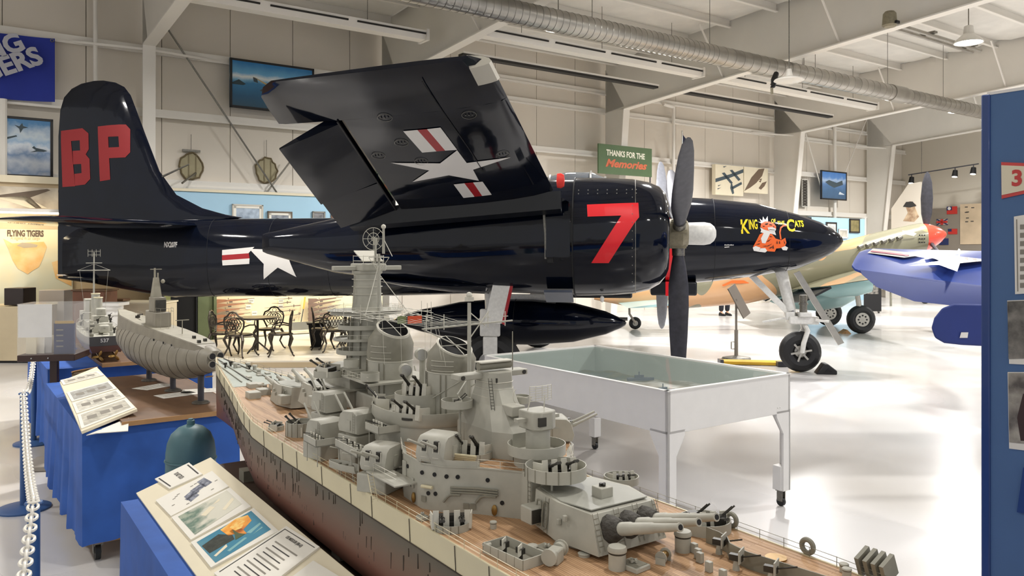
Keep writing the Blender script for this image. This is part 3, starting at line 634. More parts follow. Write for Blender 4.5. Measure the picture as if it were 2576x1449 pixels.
# ================================================================= the battleship model
SA = atan2(-.8215, .57); DK = 1.25
BS = thing('battleship_model', 'large grey battleship model with red-brown hull and planked deck in the foreground', 'model ship', (1.38*.8215-.57*5.387, 1.38*.57+.8215*5.387, 0), SA)
K['sgrey'] = mat('ship_grey', srgb('b7b5a9'), .5, noise=.16, scale=14)
K['sgrey2'] = mat('ship_grey_dark', srgb('8f8c7e'), .5, noise=.2, scale=18)
K['sroof'] = mat('turret_roof_grey', srgb('a6a69c'), .45, noise=.12, scale=12)
K['slight'] = mat('ship_light_grey', srgb('d2cfc2'), .5, noise=.08, scale=12)
K['scream'] = mat('hull_cream', srgb('d9cfae'), .45, noise=.07, scale=6)
K['smetal'] = mat('gun_metal', srgb('45433e'), .4, .5, noise=.25, scale=30)
K['brass'] = mat('brass', srgb('9a7a45'), .35, .8)
K['sline'] = mat('dark_line', srgb('3a3128'), .7)
def teak():
    m = mat('teak_deck', srgb('c69d72'), .55); nt = m.node_tree; N = nt.nodes; Ln = nt.links; p = N['Principled BSDF']
    tc = N.new('ShaderNodeTexCoord'); mp = N.new('ShaderNodeMapping'); mp.inputs['Scale'].default_value = (1, 1, 1)
    Ln.new(tc.outputs['Object'], mp.inputs[0])
    br = N.new('ShaderNodeTexBrick'); br.inputs['Scale'].default_value = 1; br.inputs['Brick Width'].default_value = .22; br.inputs['Row Height'].default_value = .0075
    br.inputs['Mortar Size'].default_value = .0006; br.inputs['Color1'].default_value = (*srgb('c8a27c'), 1); br.inputs['Color2'].default_value = (*srgb('b8926c'), 1); br.inputs['Mortar'].default_value = (*srgb('8a6544'), 1)
    Ln.new(mp.outputs[0], br.inputs['Vector'])
    nz = N.new('ShaderNodeTexNoise'); nz.inputs['Scale'].default_value = 6; nz.inputs['Detail'].default_value = 6
    mp2 = N.new('ShaderNodeMapping'); mp2.inputs['Scale'].default_value = (.6, 14, 1); Ln.new(tc.outputs['Object'], mp2.inputs[0]); Ln.new(mp2.outputs[0], nz.inputs['Vector'])
    rp = N.new('ShaderNodeValToRGB'); rp.color_ramp.elements[0].color = (.45, .38, .32, 1); rp.color_ramp.elements[0].position = .3; rp.color_ramp.elements[1].color = (1, 1, 1, 1); rp.color_ramp.elements[1].position = .5
    Ln.new(nz.outputs['Fac'], rp.inputs[0])
    mx = N.new('ShaderNodeMix'); mx.data_type = 'RGBA'; mx.blend_type = 'MULTIPLY'; mx.inputs['Factor'].default_value = .8
    Ln.new(br.outputs['Color'], mx.inputs['A']); Ln.new(rp.outputs[0], mx.inputs['B']); Ln.new(mx.outputs['Result'], p.inputs['Base Color'])
    return m
K['teak'] = teak()
HB = [(0, .004), (.1, .032), (.3, .075), (.6, .127), (.8, .158), (1.06, .2), (1.57, .29), (1.88, .333), (2.2, .345), (3.8, .345), (4.3, .335), (4.8, .295), (5.2, .245), (5.5, .18), (5.6, .12), (5.63, .05)]
SH = [(0, .055), (.8, .032), (1.6, .006), (2, 0), (6, 0)]
def hb(s): return interp(HB, s)[0]
def sh(s): return interp(SH, s)[0]
def L(s, o, z): return V((s, -o, DK+z))
SS = [0, .05, .1, .2, .3, .45, .6, .8, 1.06, 1.3, 1.57, 1.88, 2.2, 2.6, 3.0, 3.4, 3.8, 4.3, 4.8, 5.2, 5.5, 5.6, 5.63]
hr = []
for s in SS:
    b = hb(s); z0 = sh(s); fl = min(1, .35+s/2.2) if s < 1.5 else 1; fl2 = min(1, .2+s/2.4); e = 1 if s < 4.6 else max(.25, 1-(s-4.6)*.75)
    prof = [(b*.985*(.93+.07*fl), -.066-0*z0), (b*.98*(.82+.18*fl), -.13), (b*.985*(.6+.4*fl)*(.85+.15*e), -.21*e-.0), (b*.96*fl2*e, -.28*e), (b*.72*fl2*e, -.335*e), (b*.3*fl2*e, -.352*e), (0.001, -.355*e)]
    hr.append([L(s, o, z+z0*(1 if i < 2 else .4)) for i, (o, z) in enumerate(prof)]+[L(s, -o, z+z0*(1 if i < 2 else .4)) for i, (o, z) in reversed(list(enumerate(prof[:-1])))])
hullm = grad('hull_bottom_paint', [(0, srgb('6a4234')), (.45, srgb('7a5244')), (.75, srgb('6f5a4b')), (.93, srgb('5d564a')), (1, srgb('575043'))], 2, DK-.36, DK-.06, .5, .12, 6)
MB().loft(hr, closed=False).build('hull', hullm, BS, ang=50)
for sd in (1, -1):
    MB().loft([[L(s, sd*hb(s), sh(s)+.002), L(s, sd*(hb(s)*.985*(.93+.07*(min(1, .35+s/2.2) if s < 1.5 else 1))+.002), sh(s)-.067), L(s, sd*(hb(s)*.95-.004), sh(s)-.067), L(s, sd*max(0, hb(s)-.006), sh(s)+.002)] for s in SS]).build('hull_strake', K['scream'], BS, ang=50)
    for i in range(22):
        s = .5+i*.22+.03*(i % 3)
        MB().path([L(s, sd*(hb(s)+.0015), sh(s)), L(s, sd*(hb(s)*.985*(.93+.07*(min(1, .35+s/2.2) if s < 1.5 else 1))+.003), sh(s)-.066)], .0012, 3).build('strake_joint', K['sline'], BS)
    MB().path([L(s, sd*(hb(s)*.985+.003), sh(s)-.068) for s in SS[4:-2]], .002, 4).build('strake_edge', K['sline'], BS)
dash = MB().b2((-.0012, -.002, -.022), (.0012, .002, .022)).mesh('dash', False)
for i in range(150):
    s = random.uniform(.5, 4.0); k = random.choice((0, 1, 1, 2, 2)); z = (-.098, -.15, -.2)[k]+random.uniform(-.012, .012); fl = min(1, .35+s/2.2) if s < 1.5 else 1
    o = lerp(hb(s)*.985*(.93+.07*fl), hb(s)*.98*(.82+.18*fl), min(1, (-.066-z)/.064)) if z > -.13 else hb(s)*.98*((.82+.18*fl) if z > -.17 else (.62+.38*fl))
    put('plating_mark', dash, K['sline'], BS, M=X.Translation(L(s, o-.0005, z+sh(s)*.8)) @ X.Diagonal((1, 1, random.uniform(.5, 1.1), 1)))
MB().loft([[L(s, hb(s)-.004, sh(s)), L(s, -hb(s)+.004, sh(s)), L(s, -hb(s)+.004, sh(s)-.012), L(s, hb(s)-.004, sh(s)-.012)] for s in SS]).build('deck', K['teak'], BS, smooth=False)
MB().loft([[L(s, hb(s)-.012, sh(s)+.0015), L(s, -hb(s)+.012, sh(s)+.0015), L(s, -hb(s)+.012, sh(s)+.0005), L(s, hb(s)-.012, sh(s)+.0005)] for s in SS[1:9]]).build('forecastle_plating', mat('forecastle_grey', srgb('a3aaa0'), .5, noise=.15, scale=10), BS, smooth=False)
for o in (.035, -.035, .07): MB().path([L(.25+.1*i, o*(1+.08*i), sh(.25+.1*i)+.005) for i in range(8)], .0035, 4).build('deck_pipe', K['sgrey2'], BS)
# rails along both edges
for sd in (1, -1):
    m = MB(); ss = [.15+.075*i for i in range(72)]
    for z in (.012, .024): m.path([L(s, sd*(hb(s)-.006), sh(s)+z) for s in ss], .0009, 3)
    for s in ss: m.cyl(L(s, sd*(hb(s)-.006), sh(s)), L(s, sd*(hb(s)-.006), sh(s)+.025), .001, n=3)
    stuff(m.build('deck_rail', K['scream'] if sd > 0 else K['sgrey2'], BS, smooth=False))
SG = K['sgrey']
def P2(name, parent=BS): return part(name, parent)
def Tm(s, o, z, a=0): return X.Translation(L(s, o, z)) @ X.Rotation(a, 4, 'Z')       # a: 0 towards the stern, pi towards the bow, -pi/2 outboard near side
# ---- main turrets
def turret_house():
    top = [(-.135, -.075), (-.125, -.1), (.0, -.125), (.115, -.105), (.115, .105), (0, .125), (-.125, .1), (-.135, .075)]
    bot = [(-.14, -.075), (-.128, -.105), (.0, -.132), (.15, -.115), (.15, .115), (0, .132), (-.128, .105), (-.14, .075)]
    return MB().loft([[V((x, y, .012)) for x, y in bot], [V((x, y, .108-(.006 if x > .05 else 0))) for x, y in top]]).mesh('house', True, 25)
TH = turret_house()
BARm = MB().loft([[V((x, r*cos(a), r*sin(a))) for a in [2*pi*i/14 for i in range(14)]] for x, r in ((0, .0165), (.08, .016), (.085, .0142), (.155, .0128), (.16, .011), (.24, .0088), (.242, .0102), (.246, .0102))]).mesh('barrel', True, 40)
MUZ = MB().cyl((.24, 0, 0), (.2475, 0, 0), .0063, n=12).mesh('bore')
BLOOM = MB().loft([[V((x, r*cos(a), r*1.15*sin(a))) for a in [2*pi*i/12 for i in range(12)]] for x, r in ((-.045, .033), (-.01, .034), (.02, .027), (.045, .018))]).mesh('bloomer', True, 50)
BLM = mat('blast_bag', srgb('4a4742'), .8, bump=.6, bscale=60)
def ladder(m, p, q, w=.006, side=(0, 1, 0), n=8, r=.0008):
    p, q, sd = V(p), V(q), V(side)*w
    m.cyl(p-sd, q-sd, r, n=3); m.cyl(p+sd, q+sd, r, n=3)
    for i in range(1, n): a = p.lerp(q, i/n); m.cyl(a-sd, a+sd, r*.8, n=3)
def turret(s, z, a, elev):
    t = P2('main_turret'); t.matrix_local = Tm(s, 0, z, a)
    MB().cyl((0, 0, -.06), (0, 0, .014), .118, n=32).build('barbette', SG, t)
    put('house', TH, SG, t)
    MB().prism([(-.12, -.085), (0, -.113), (.1, -.095), (.1, .095), (0, .113), (-.12, .085)], .1065, .1095).build('roof_plate', K['sroof'], t, smooth=False)
    for y in (-.06, 0, .06):
        Mb = X.Translation((.128, y, .062)) @ X.Rotation(-elev, 4, 'Y')
        put('barrel', BARm, SG, t, M=Mb); put('blast_bag', BLOOM, BLM, t, M=Mb); put('bore', MUZ, K['black'], t, M=Mb)
    ld = MB()
    for y in (-.1, -.032, .032, .1): ladder(ld, (.149, y, .02), (.118, y, .106), .008, n=7, r=.0011)
    ladder(ld, (-.05, -.126, .015), (-.05, -.118, .105), .007, (1, 0, 0), 8, .001); ladder(ld, (-.05, .126, .015), (-.05, .118, .105), .007, (1, 0, 0), 8, .001)
    stuff(ld.build('ladder', K['sgrey2'], t, smooth=False))
    for sd in (-1, 1):
        MB().b2((-.125, sd*.1, .03), (-.075, sd*.152, .075)).build('rangefinder_ear', SG, t, bevel=.004)
        MB().b2((-.078, sd*.115, .035), (-.072, sd*.15, .07)).build('rangefinder_window', K['smetal'], t)
        for x, zz in ((.01, .055), (.035, .07)): MB().b2((x, sd*.126, zz), (x+.01, sd*.136, zz+.016)).build('sight_hood', SG, t, bevel=.002)
        for k in range(2): # life-raft frames on the side
            q = MB(); c = V((-.085+.028*k, sd*.121, .058)); q.path([c+V((.011*cos(b_), sd*.004*sin(b_)*-1, .032*max(-1, min(1, 1.5*sin(b_))))) for b_ in [2*pi*i/16 for i in range(16)]], .0028, 5, True); q.build('side_raft', K['sgrey2'], t)
    MB().b2((.01, -.018, .108), (.05, .022, .135)).build('roof_box', SG, t, bevel=.002)
    q = MB(); q.box((.03, .002, .138), (.018, .006, .008)); q.box((.03, .002, .138), (.006, .018, .01)); q.build('roof_gun', K['smetal'], t)
    return t
turret(3.78, .0, 0, R(17)); turret(2.0, .055, pi, R(14)); turret(1.6, .0, pi, R(6))
# ---- twin five-inch mounts
hp = [(-.055, 0), (.045, 0), (.052, .02), (.04, .062), (.025, .074), (-.035, .078), (-.052, .066)]
def rb(o): return o
hm = MB(); rgs = []
for y, k in ((-.048, .86), (-.042, 1), (.042, 1), (.048, .86)): rgs.append([V((x*(.97 if k < 1 else 1), y, .036+(z-.036)*(.93 if k < 1 else 1))) for x, z in hp])
hm.loft(rgs); H5 = hm.mesh('house', True, 35)
B5 = MB().cyl((0, 0, 0), (.03, 0, 0), .0058, n=10).cyl((.03, 0, 0), (.105, 0, 0), .0044, .0036, 10).mesh('barrel')
SL5 = MB().b2((.03, -.007, .02), (.051, .007, .065)).mesh('slot', False)
def five(s, o, z, a, elev, ped=0, ps=(.115, .11)):
    t = P2('gun_mount'); t.matrix_local = Tm(s, o, z, a)
    if ped: MB().b2((-ps[0]/2, -ps[1]/2, -ped), (ps[0]/2, ps[1]/2, -.008)).build('pedestal', SG, t, bevel=.004)
    MB().cyl((0, 0, -.008), (0, 0, .003), .045, n=22).build('turntable', K['sgrey2'], t)
    put('house', H5, SG, t)
    for y in (-.02, .02):
        q = MB(); w_ = .0095
        for yy in (-w_, w_): q.path([(.0495, y+yy, .016), (.0455, y+yy, .06)], .0018, 4)
        q.path([(.0495, y-w_, .016), (.0495, y+w_, .016)], .0018, 4); q.path([(.045, y-w_, .06), (.045, y+w_, .06)], .0018, 4)
        stuff(q.build('slot_frame', K['slight'], t))
        put('gun_slot', SL5, K['smetal'], t, M=X.Translation((-.0025, y, -.002)))
        put('barrel', B5, SG, t, M=X.Translation((.035, y, .04)) @ X.Rotation(-elev, 4, 'Y'))
    for sd in (-1, 1):
        MB().b2((-.02, sd*.047, .01), (-.0, sd*.051, .045)).build('side_door', SG, t)
        q = MB(); ladder(q, (-.04, sd*.051, .005), (-.04, sd*.05, .07), .006, (1, 0, 0), 7); stuff(q.build('side_ladder', K['sgrey2'], t, smooth=False))
    return t
OUT = -pi/2
for sg in (1, -1):
    o = OUT*sg
    five(3.09, .287*sg, .066, o+.5*sg, R(24), .066); five(3.335, .22*sg, .137, o+.5*sg, R(24))
    five(2.79, .235*sg, .122, pi+.25*sg, R(48), .122, (.1, .1)); five(2.61, .287*sg, .066, pi+.2*sg, R(48), .066); five(2.47, .215*sg, .14, pi+.15*sg, R(50), .14, (.1, .1))
# ---- deckhouse and levels
def sym(tab): return [(s, -o) for s, o in tab]+[(s, o) for s, o in reversed(tab)]
d1 = sym([(2.1, .1), (2.2, .16), (2.4, .17), (3.0, .18), (3.1, .22), (3.2, .265), (3.33, .275), (3.4, .24), (3.47, .165), (3.58, .085), (3.63, .05)])
MB().prism(d1, DK-.005, DK+.13).build('deckhouse', SG, BS, ang=40)
d1b = sym([(2.12, .095), (2.2, .15), (2.4, .16), (3.0, .17), (3.1, .21), (3.2, .255), (3.33, .265), (3.39, .235), (3.46, .16), (3.57, .08), (3.62, .045)])
MB().prism(d1b, DK+.129, DK+.132).build('upper_deck', K['teak'], BS, smooth=False)
MB().path([(s, -o_, DK+.132) for s, o_ in [(3.1, .22), (3.2, .265), (3.33, .275), (3.4, .24), (3.47, .165), (3.58, .085)]], .003, 4).build('deck_edge', SG, BS)
wall = [(3.36, .26), (3.4, .24), (3.47, .165), (3.58, .085)]
MB().loft([[V((s, -o_, DK+.13)), V((s, -o_, DK+.15)), V((s, -o_+.003, DK+.15)), V((s, -o_+.003, DK+.13))] for s, o_ in wall[:3]]).build('bulwark', SG, BS)
def onwall(t):                                            # along the near wall of the deckhouse, outward by g
    pts = [(3.2, .265), (3.33, .275), (3.4, .24), (3.47, .165), (3.58, .085)]
    f = t*(len(pts)-1); i = min(len(pts)-2, int(f)); f -= i; a, b = pts[i], pts[i+1]
    d = V((b[0]-a[0], b[1]-a[1])).normalized(); n = V((-d.y, d.x)); n = n if n.y > 0 or n.x > 0 else -n
    return V((lerp(a[0], b[0], f), lerp(a[1], b[1], f))), V((abs(n.x), abs(n.y)))
def wallM(t, z, g=.001):
    p, n = onwall(t); return face_M(L(p.x+n.x*g, p.y+n.y*g, z), (n.x, -n.y, 0))
disc = MB().cyl((0, 0, -.002), (0, 0, .0015), .0062, n=14).mesh('porthole')
for t, z in ((.06, .1), (.26, .105), (.4, .105), (.52, .104), (.6, .104), (.8, .1), (.12, .05), (.33, .048), (.41, .05), (.88, .04)):
    put('porthole', disc, K['black'], BS, M=wallM(t, z))
for t0, t1, z in ((.55, .86, .075), (.55, .86, .068), (.55, .86, .061)):
    MB().path([L(onwall(t)[0].x+onwall(t)[1].x*.006, onwall(t)[0].y+onwall(t)[1].y*.006, z) for t in [lerp(t0, t1, i/5) for i in range(6)]], .0026, 6).build('spare_pole', K['sgrey2'], BS)
for t0, z in ((.5, .032), (.73, .034)):
    pts = []
    for i in range(9):
        f = i/8; p, n = onwall(t0+.12*f); pts.append(L(p.x+n.x*.006, p.y+n.y*.006, z+.022*min(1, sin(pi/2*min(1, f*2)))))
    MB().path(pts, .0035, 6).build('vent_hose', K['sgrey2'], BS)
q = MB(); p, n = onwall(.27); MB().path([L(onwall(t)[0].x+onwall(t)[1].x*.008, onwall(t)[0].y+onwall(t)[1].y*.008, .068) for t in (.27, .33, .39)], .005, 8).build('life_raft_roll', K['scream'], BS)
for t, z, w_, h in ((.02, .09, .022, .045), (.14, .06, .012, .03)):
    q = MB(); q.b2((-w_/2, -h/2, 0), (w_/2, h/2, .004)); q.build('door', SG, BS, bevel=.0015, M=wallM(t, z)); 
for t, z in ((.28, .03), (.66, .022), (.71, .022)): MB().b2((-.008, -.008, 0), (.008, .008, .002)).build('wall_vent', K['sgrey2'], BS, M=wallM(t, z))
for t, z in ((.16, .02), (.84, .018)): MB().sph((0, 0, .004), .011, 10, (.8, 1.5, .5)).build('lamp_housing', K['brass'], BS, M=wallM(t, z))
def rail(pts, h=.026, name='rail', m_=None, par=BS):
    m = MB(); 
    for z in (h*.5, h): m.path([L(s, o, z0+z) for s, o, z0 in pts], .0009, 3)
    for (a, b) in zip(pts, pts[1:]):
        n = max(1, int((V(a)-V(b)).length/.045))
        for i in range(n): c = V(a).lerp(V(b), i/n); m.cyl(L(*c), L(c.x, c.y, c.z+h), .001, n=3)
    return stuff(m.build(name, m_ or K['slight'], par, smooth=False))
rail([(3.1, .225, .131), (3.2, .27, .131), (3.33, .278, .131), (3.36, .262, .131)]); rail([(3.47, .168, .131), (3.58, .09, .131), (3.62, .03, .131), (3.58, -.09, .131), (3.47, -.165, .131)]); rail([(2.3, -.165, .131), (3.0, -.18, .131)])
rail([(3.12, .33, .068), (3.2, .33, .068), (3.28, .33, .068)]); MB().prism([(3.1, -.345), (3.3, -.345), (3.3, -.27), (3.1, -.27)], DK+.064, DK+.068).build('gallery', SG, BS, smooth=False)
q = MB(); ladder(q, L(3.2, .36, 0), L(3.14, .35, .07), .008, (0, 1, 0), 9, .0012); stuff(q.build('stair', K['scream'], BS, smooth=False))
# ---- tubs and quadruple guns
def tub(s, o, z, r, h, name='gun_tub', a=1, open_=True, par=BS):
    m = MB(); n = 28; wl2 = .0025
    m.loft([[L(s+rr*cos(2*pi*i/n), o+rr*a*sin(2*pi*i/n), zz) for i in range(n)] for rr, zz in ((.002, z), (r, z), (r, z+h), (r-wl2, z+h), (r-wl2, z+.002), (.002, z+.002))], cap=False)
    return m.build(name, SG, par, ang=40)
QB = MB().cyl((0, 0, 0), (.02, 0, 0), .0036, n=8).cyl((.02, 0, 0), (.052, 0, 0), .0024, .002, 8).cyl((.052, 0, 0), (.058, 0, 0), .0033, n=8).mesh('barrel')
SHd = MB().b2((.018, -.0065, -.004), (.021, .0065, .034)).mesh('plate', False)
def quad(s, o, z, a, elev, sc=1.0):
    t = P2('quad_gun'); t.matrix_local = Tm(s, o, z, a) @ X.Diagonal((sc, sc, sc, 1))
    MB().cyl((0, 0, 0), (0, 0, .006), .03, n=18).b2((-.025, -.034, .006), (.014, .034, .014)).build('carriage', K['smetal'], t)
    for y in (-.034, -.0115, .0115, .034): put('shield_plate', SHd, K['slight'], t, M=X.Translation((0, y, .004)) @ X.Rotation(-.12, 4, 'Y'))
    for sd in (-1, 1): MB().add([(.02, sd*.04, .001), (.02, sd*.04, .034), (-.018, sd*.044, .03), (-.018, sd*.044, .001), (.02, sd*.0425, .001), (.02, sd*.0425, .034), (-.018, sd*.0465, .03), (-.018, sd*.0465, .001)], [(0,1,2,3),(4,7,6,5),(0,4,5,1),(1,5,6,2),(2,6,7,3),(3,7,4,0)]).build('side_plate', K['slight'], t, smooth=False)
    for y in (-.024, -.018, .018, .024): put('barrel', QB, K['smetal'], t, M=X.Translation((.004, y, .022)) @ X.Rotation(-elev, 4, 'Y'))
    MB().b2((-.012, -.03, .014), (.006, .03, .026)).build('breech', K['smetal'], t)
    return t
def bigtub(s, o, z, r, h, a, elev, ribs=True):
    tub(s, o, z, r, h)
    quad(s, o, z+.003, a, elev, 1.25 if r > .05 else .8)
    if ribs:
        for i in range(8):
            b_ = pi/2+(-1.4+.4*i); p = L(s+(r+.0005)*cos(b_), o+(r+.0005)*sin(b_), z); MB().cyl(p, p+V((0, 0, h)), .0013, n=4).build('tub_rib', K['sgrey2'], BS)
# the raised tub behind the after turret
bigtub(3.672, .045, .135, .084, .034, -.2, R(22)); MB().cyl(L(3.7, .08, .1), L(3.7, .08, .136), .003).build('tub_post', SG, BS)
MB().b2(L(3.57, .09, .0), L(3.62, -.03, .135)).build('tub_trunk', SG, BS, bevel=.003); q = MB(); ladder(q, L(3.615, .093, .02), L(3.615, .093, .135), .007, (1, 0, 0), 10, .001); stuff(q.build('tub_ladder', K['sgrey2'], BS, smooth=False))
bigtub(3.36, .12, .133, .062, .02, -1.0, R(40))
# small deck tub on the near side
bigtub(3.52, .285, 0, .053, .02, -.5, R(10))
# oval gun platform amidships with its upper tub
ov = [(2.955+.2*math.copysign(abs(cos(a))**.8, cos(a)), .215*math.copysign(abs(sin(a))**.7, sin(a))) for a in [2*pi*i/40 for i in range(40)]]
MB().prism(ov, DK+.1, DK+.2).build('gun_platform', SG, BS, ang=40)
m = MB(); m.loft([[V((2.955+(s-2.955)*k, o*k, DK+z)) for s, o in ov] for k, z in ((1.02, .18), (1.05, .19), (1.05, .225), (1.03, .225), (1.03, .202), (.5, .202))], cap=False); m.build('platform_bulwark', SG, BS, ang=40)
tub(2.985, .1, .2, .078, .072, 'upper_tub', 1.05)
MB().cyl(L(2.985, .1, .25), L(2.985, .1, .255), .074, n=24).build('upper_tub_floor', K['sgrey2'], BS)
quad(2.985, .1, .256, -1.2, R(45), 1.25); quad(3.07, .17, .204, -1.2, R(35), 1.25); quad(2.84, .17, .204, -1.9, R(48), 1.2); tub(3.03, .02, .272, .025, .022, 'lookout_tub')
quad(2.94, -.12, .204, 1.2, R(40))
# ---- funnels
def funnel(s, z0, z1, rs, ro, lean):
    t = P2('funnel'); n = 36
    ring = lambda k, z, ds=0, tilt=0, kk=1: [L(s+ds+rs*k*cos(2*pi*i/n), ro*k*sin(2*pi*i/n), z+tilt*cos(2*pi*i/n)) for i in range(n)]
    MB().loft([ring(1, z0), ring(1, lerp(z0, z1, .62))]).build('stack', SG, t, ang=50)
    MB().path(ring(1.01, lerp(z0, z1, .62)), .002, 4, True).build('stack_band', K['slight'], t)
    MB().loft([ring(1.0, lerp(z0, z1, .62)), ring(1.02, lerp(z0, z1, .68)), ring(1.0, lerp(z0, z1, .84), lean*.3, -.016), ring(.72, lerp(z0, z1, .97), lean, -.026)], cap=False).build('cap', K['sgrey2'], t, ang=60)
    MB().loft([ring(.72, lerp(z0, z1, .97), lean, -.026), ring(.74, z1, lean, -.026), ring(.64, z1, lean, -.026)], cap=False).build('rim', K['slight'], t, ang=50)
    MB().loft([ring(.645, z1-.0005, lean, -.026), ring(.62, z1-.03, lean, -.024), ring(.01, z1-.032, lean, -.0)], cap=False).build('flue', K['black'], t)
    c = L(s+lean, 0, z1+.001)
    q = MB(); q.path([c+V((-rs*.68, 0, .026)), c+V((0, 0, .003)), c+V((rs*.68, 0, -.025))], .0016, 4); q.path([c+V((0, ro*.68, 0)), c+V((0, -ro*.68, 0))], .0016, 4); stuff(q.build('rim_grille', K['slight'], t))
    for k in range(3): 
        z = lerp(z0, z1, .66+.07*k); q = MB(); q.path([L(s+rs*1.06*cos(b_), ro*1.06*sin(b_), z) for b_ in [pi*.15+pi*.3*i/8 for i in range(9)]], .0012, 4); q.build('cap_rail', K['slight'], t)
    for b_ in (.25, .32, .7, .75): MB().cyl(L(s+rs*1.03*cos(pi*b_), ro*1.03*sin(pi*b_), z0), L(s+rs*1.03*cos(pi*b_), ro*1.03*sin(pi*b_), lerp(z0, z1, .6)), .002, n=5).build('steam_pipe', K['sgrey2'], t)
    q = MB(); b_ = .6*pi; ladder(q, L(s+rs*1.03*cos(b_), ro*1.03*sin(b_), z0), L(s+rs*1.03*cos(b_), ro*1.03*sin(b_), lerp(z0, z1, .62)), .006, (1, 0, 0), 24, .001); stuff(q.build('stack_ladder', K['sgrey2'], t, smooth=False))
funnel(2.56, .13, .452, .1, .085, .03); funnel(3.03, .2, .43, .09, .08, .025)
MB().b2(L(2.42, .1, .13), L(2.76, -.1, .2)).build('uptake_block', SG, BS, bevel=.006)
# ---- fore tower with bridge
tw = P2('fore_tower')
def oct_(s, o, r, k=1, n=20): return [(s+r*cos(2*pi*i/n), -(o+r*k*sin(2*pi*i/n))) for i in range(n)]
MB().prism(sym([(2.13, .05), (2.16, .11), (2.3, .125), (2.45, .12)]), DK+.13, DK+.27).build('bridge_block', SG, tw, ang=40)
MB().prism(sym([(2.1, .05), (2.14, .13), (2.3, .165), (2.47, .16)]), DK+.2, DK+.207).build('bridge_wing', SG, tw)
MB().prism(sym([(2.15, .04), (2.2, .1), (2.3, .12), (2.44, .11)]), DK+.27, DK+.277).build('bridge_roof', SG, tw)
MB().loft([[V((s, o, DK+z)) for s, o in oct_(2.35, 0, r)] for r, z in ((.085, .2), (.082, .3), (.072, .45), (.058, .55), (.055, .655), (.062, .66), (.062, .67))]).build('tower_shaft', SG, tw, ang=50)
for r, z, h in ((.1, .33, .02), (.11, .385, .012), (.095, .43, .02), (.12, .49, .014), (.13, .505, .004)):
    MB().loft([[V((s, o, DK+z+dz)) for s, o in oct_(2.34, 0, rr, 1.25)] for rr, dz in ((r*.9, 0), (r, .002), (r, h), (r*.96, h), (r*.94, .004), (.05, .004))], cap=False).build('tower_platform', SG, tw, ang=40)
    q = MB(); q.path([L(2.34+r*.98*cos(2*pi*i/20), r*1.22*sin(2*pi*i/20), z+h+.016) for i in range(20)], .0009, 3, True)
    for i in range(20): p = L(2.34+r*.98*cos(2*pi*i/20), r*1.22*sin(2*pi*i/20), z+h); q.cyl(p, p+V((0, 0, .016)), .0009, n=3)
    stuff(q.build('platform_rail', K['slight'], tw, smooth=False))
for z in (.575, .605, .635): MB().path([L(2.35+.062*cos(2*pi*i/20), .062*sin(2*pi*i/20), z) for i in range(20)], .0014, 4, True).build('tower_ring', K['slight'], tw)
for i in range(5): 
    a = .25*pi+i*.16*pi; MB().cyl(L(2.35+.09*cos(a), .09*sin(a), .2), L(2.35+.075*cos(a), .075*sin(a), .48), .0025, n=5).build('tower_pipe', K['sgrey2'], tw)
q = MB(); ladder(q, L(2.37, .09, .2), L(2.36, .06, .65), .006, (1, 0, 0), 40, .001); stuff(q.build('tower_ladder', K['sgrey2'], tw, smooth=False))
MB().b2(L(2.3, .055, .67), L(2.42, -.055, .7)).build('rangefinder_house', SG, tw, bevel=.006)
MB().b2(L(2.335, .15, .672), L(2.365, -.15, .69)).build('rangefinder_arm', SG, tw, bevel=.003)
q = MB(); 
for z in (.71, .73): q.path([L(2.3, .04, z), L(2.3, -.05, z), L(2.4, -.05, z), L(2.4, .04, z)], .0013, 4, True)
for s in (2.3, 2.4):
    for o in (.04, -.005, -.05): q.cyl(L(s, o, .7), L(s, o, .733), .0013, n=4)
stuff(q.build('screen_frame', K['slight'], tw)); MB().box(L(2.35, -.005, .73), (.1, .09, .004), M=X.Rotation(R(25), 4, 'Y')).build('radar_screen', K['slight'], tw)
# bridge-side tubs
bigtub(2.36, .17, .25, .06, .026, -2.4, R(30), False); bigtub(2.27, .15, .14, .055, .02, -2.6, R(40), False)
tub(2.49, .13, .3, .03, .03, 'lookout_tub'); tub(2.66, .13, .27, .035, .03, 'lookout_tub')
MB().prism(sym([(2.4, .14), (2.7, .15)]), DK+.255, DK+.262).build('mid_platform', SG, BS); rail([(2.45, .15, .262), (2.7, .155, .262)]); rail([(2.6, -.155, .262), (2.7, -.15, .262)])
# searchlights on stalks and side platforms
for s, o, z in ((2.79, -.02, .35), (2.75, -.09, .34), (2.84, -.06, .33), (2.8, .05, .3)):
    t = P2('searchlight'); t.matrix_local = Tm(s, o, z)
    MB().cyl((0, 0, -.15), (0, 0, .0), .012, n=8).build('stalk', SG, t); MB().cyl((-.018, .0, .02), (.018, -.012, .02), .022, n=16).build('drum', SG, t); MB().cyl((.018, -.012, .02), (.0195, -.0127, .02), .02, n=16).build('lens', K['silver'], t)
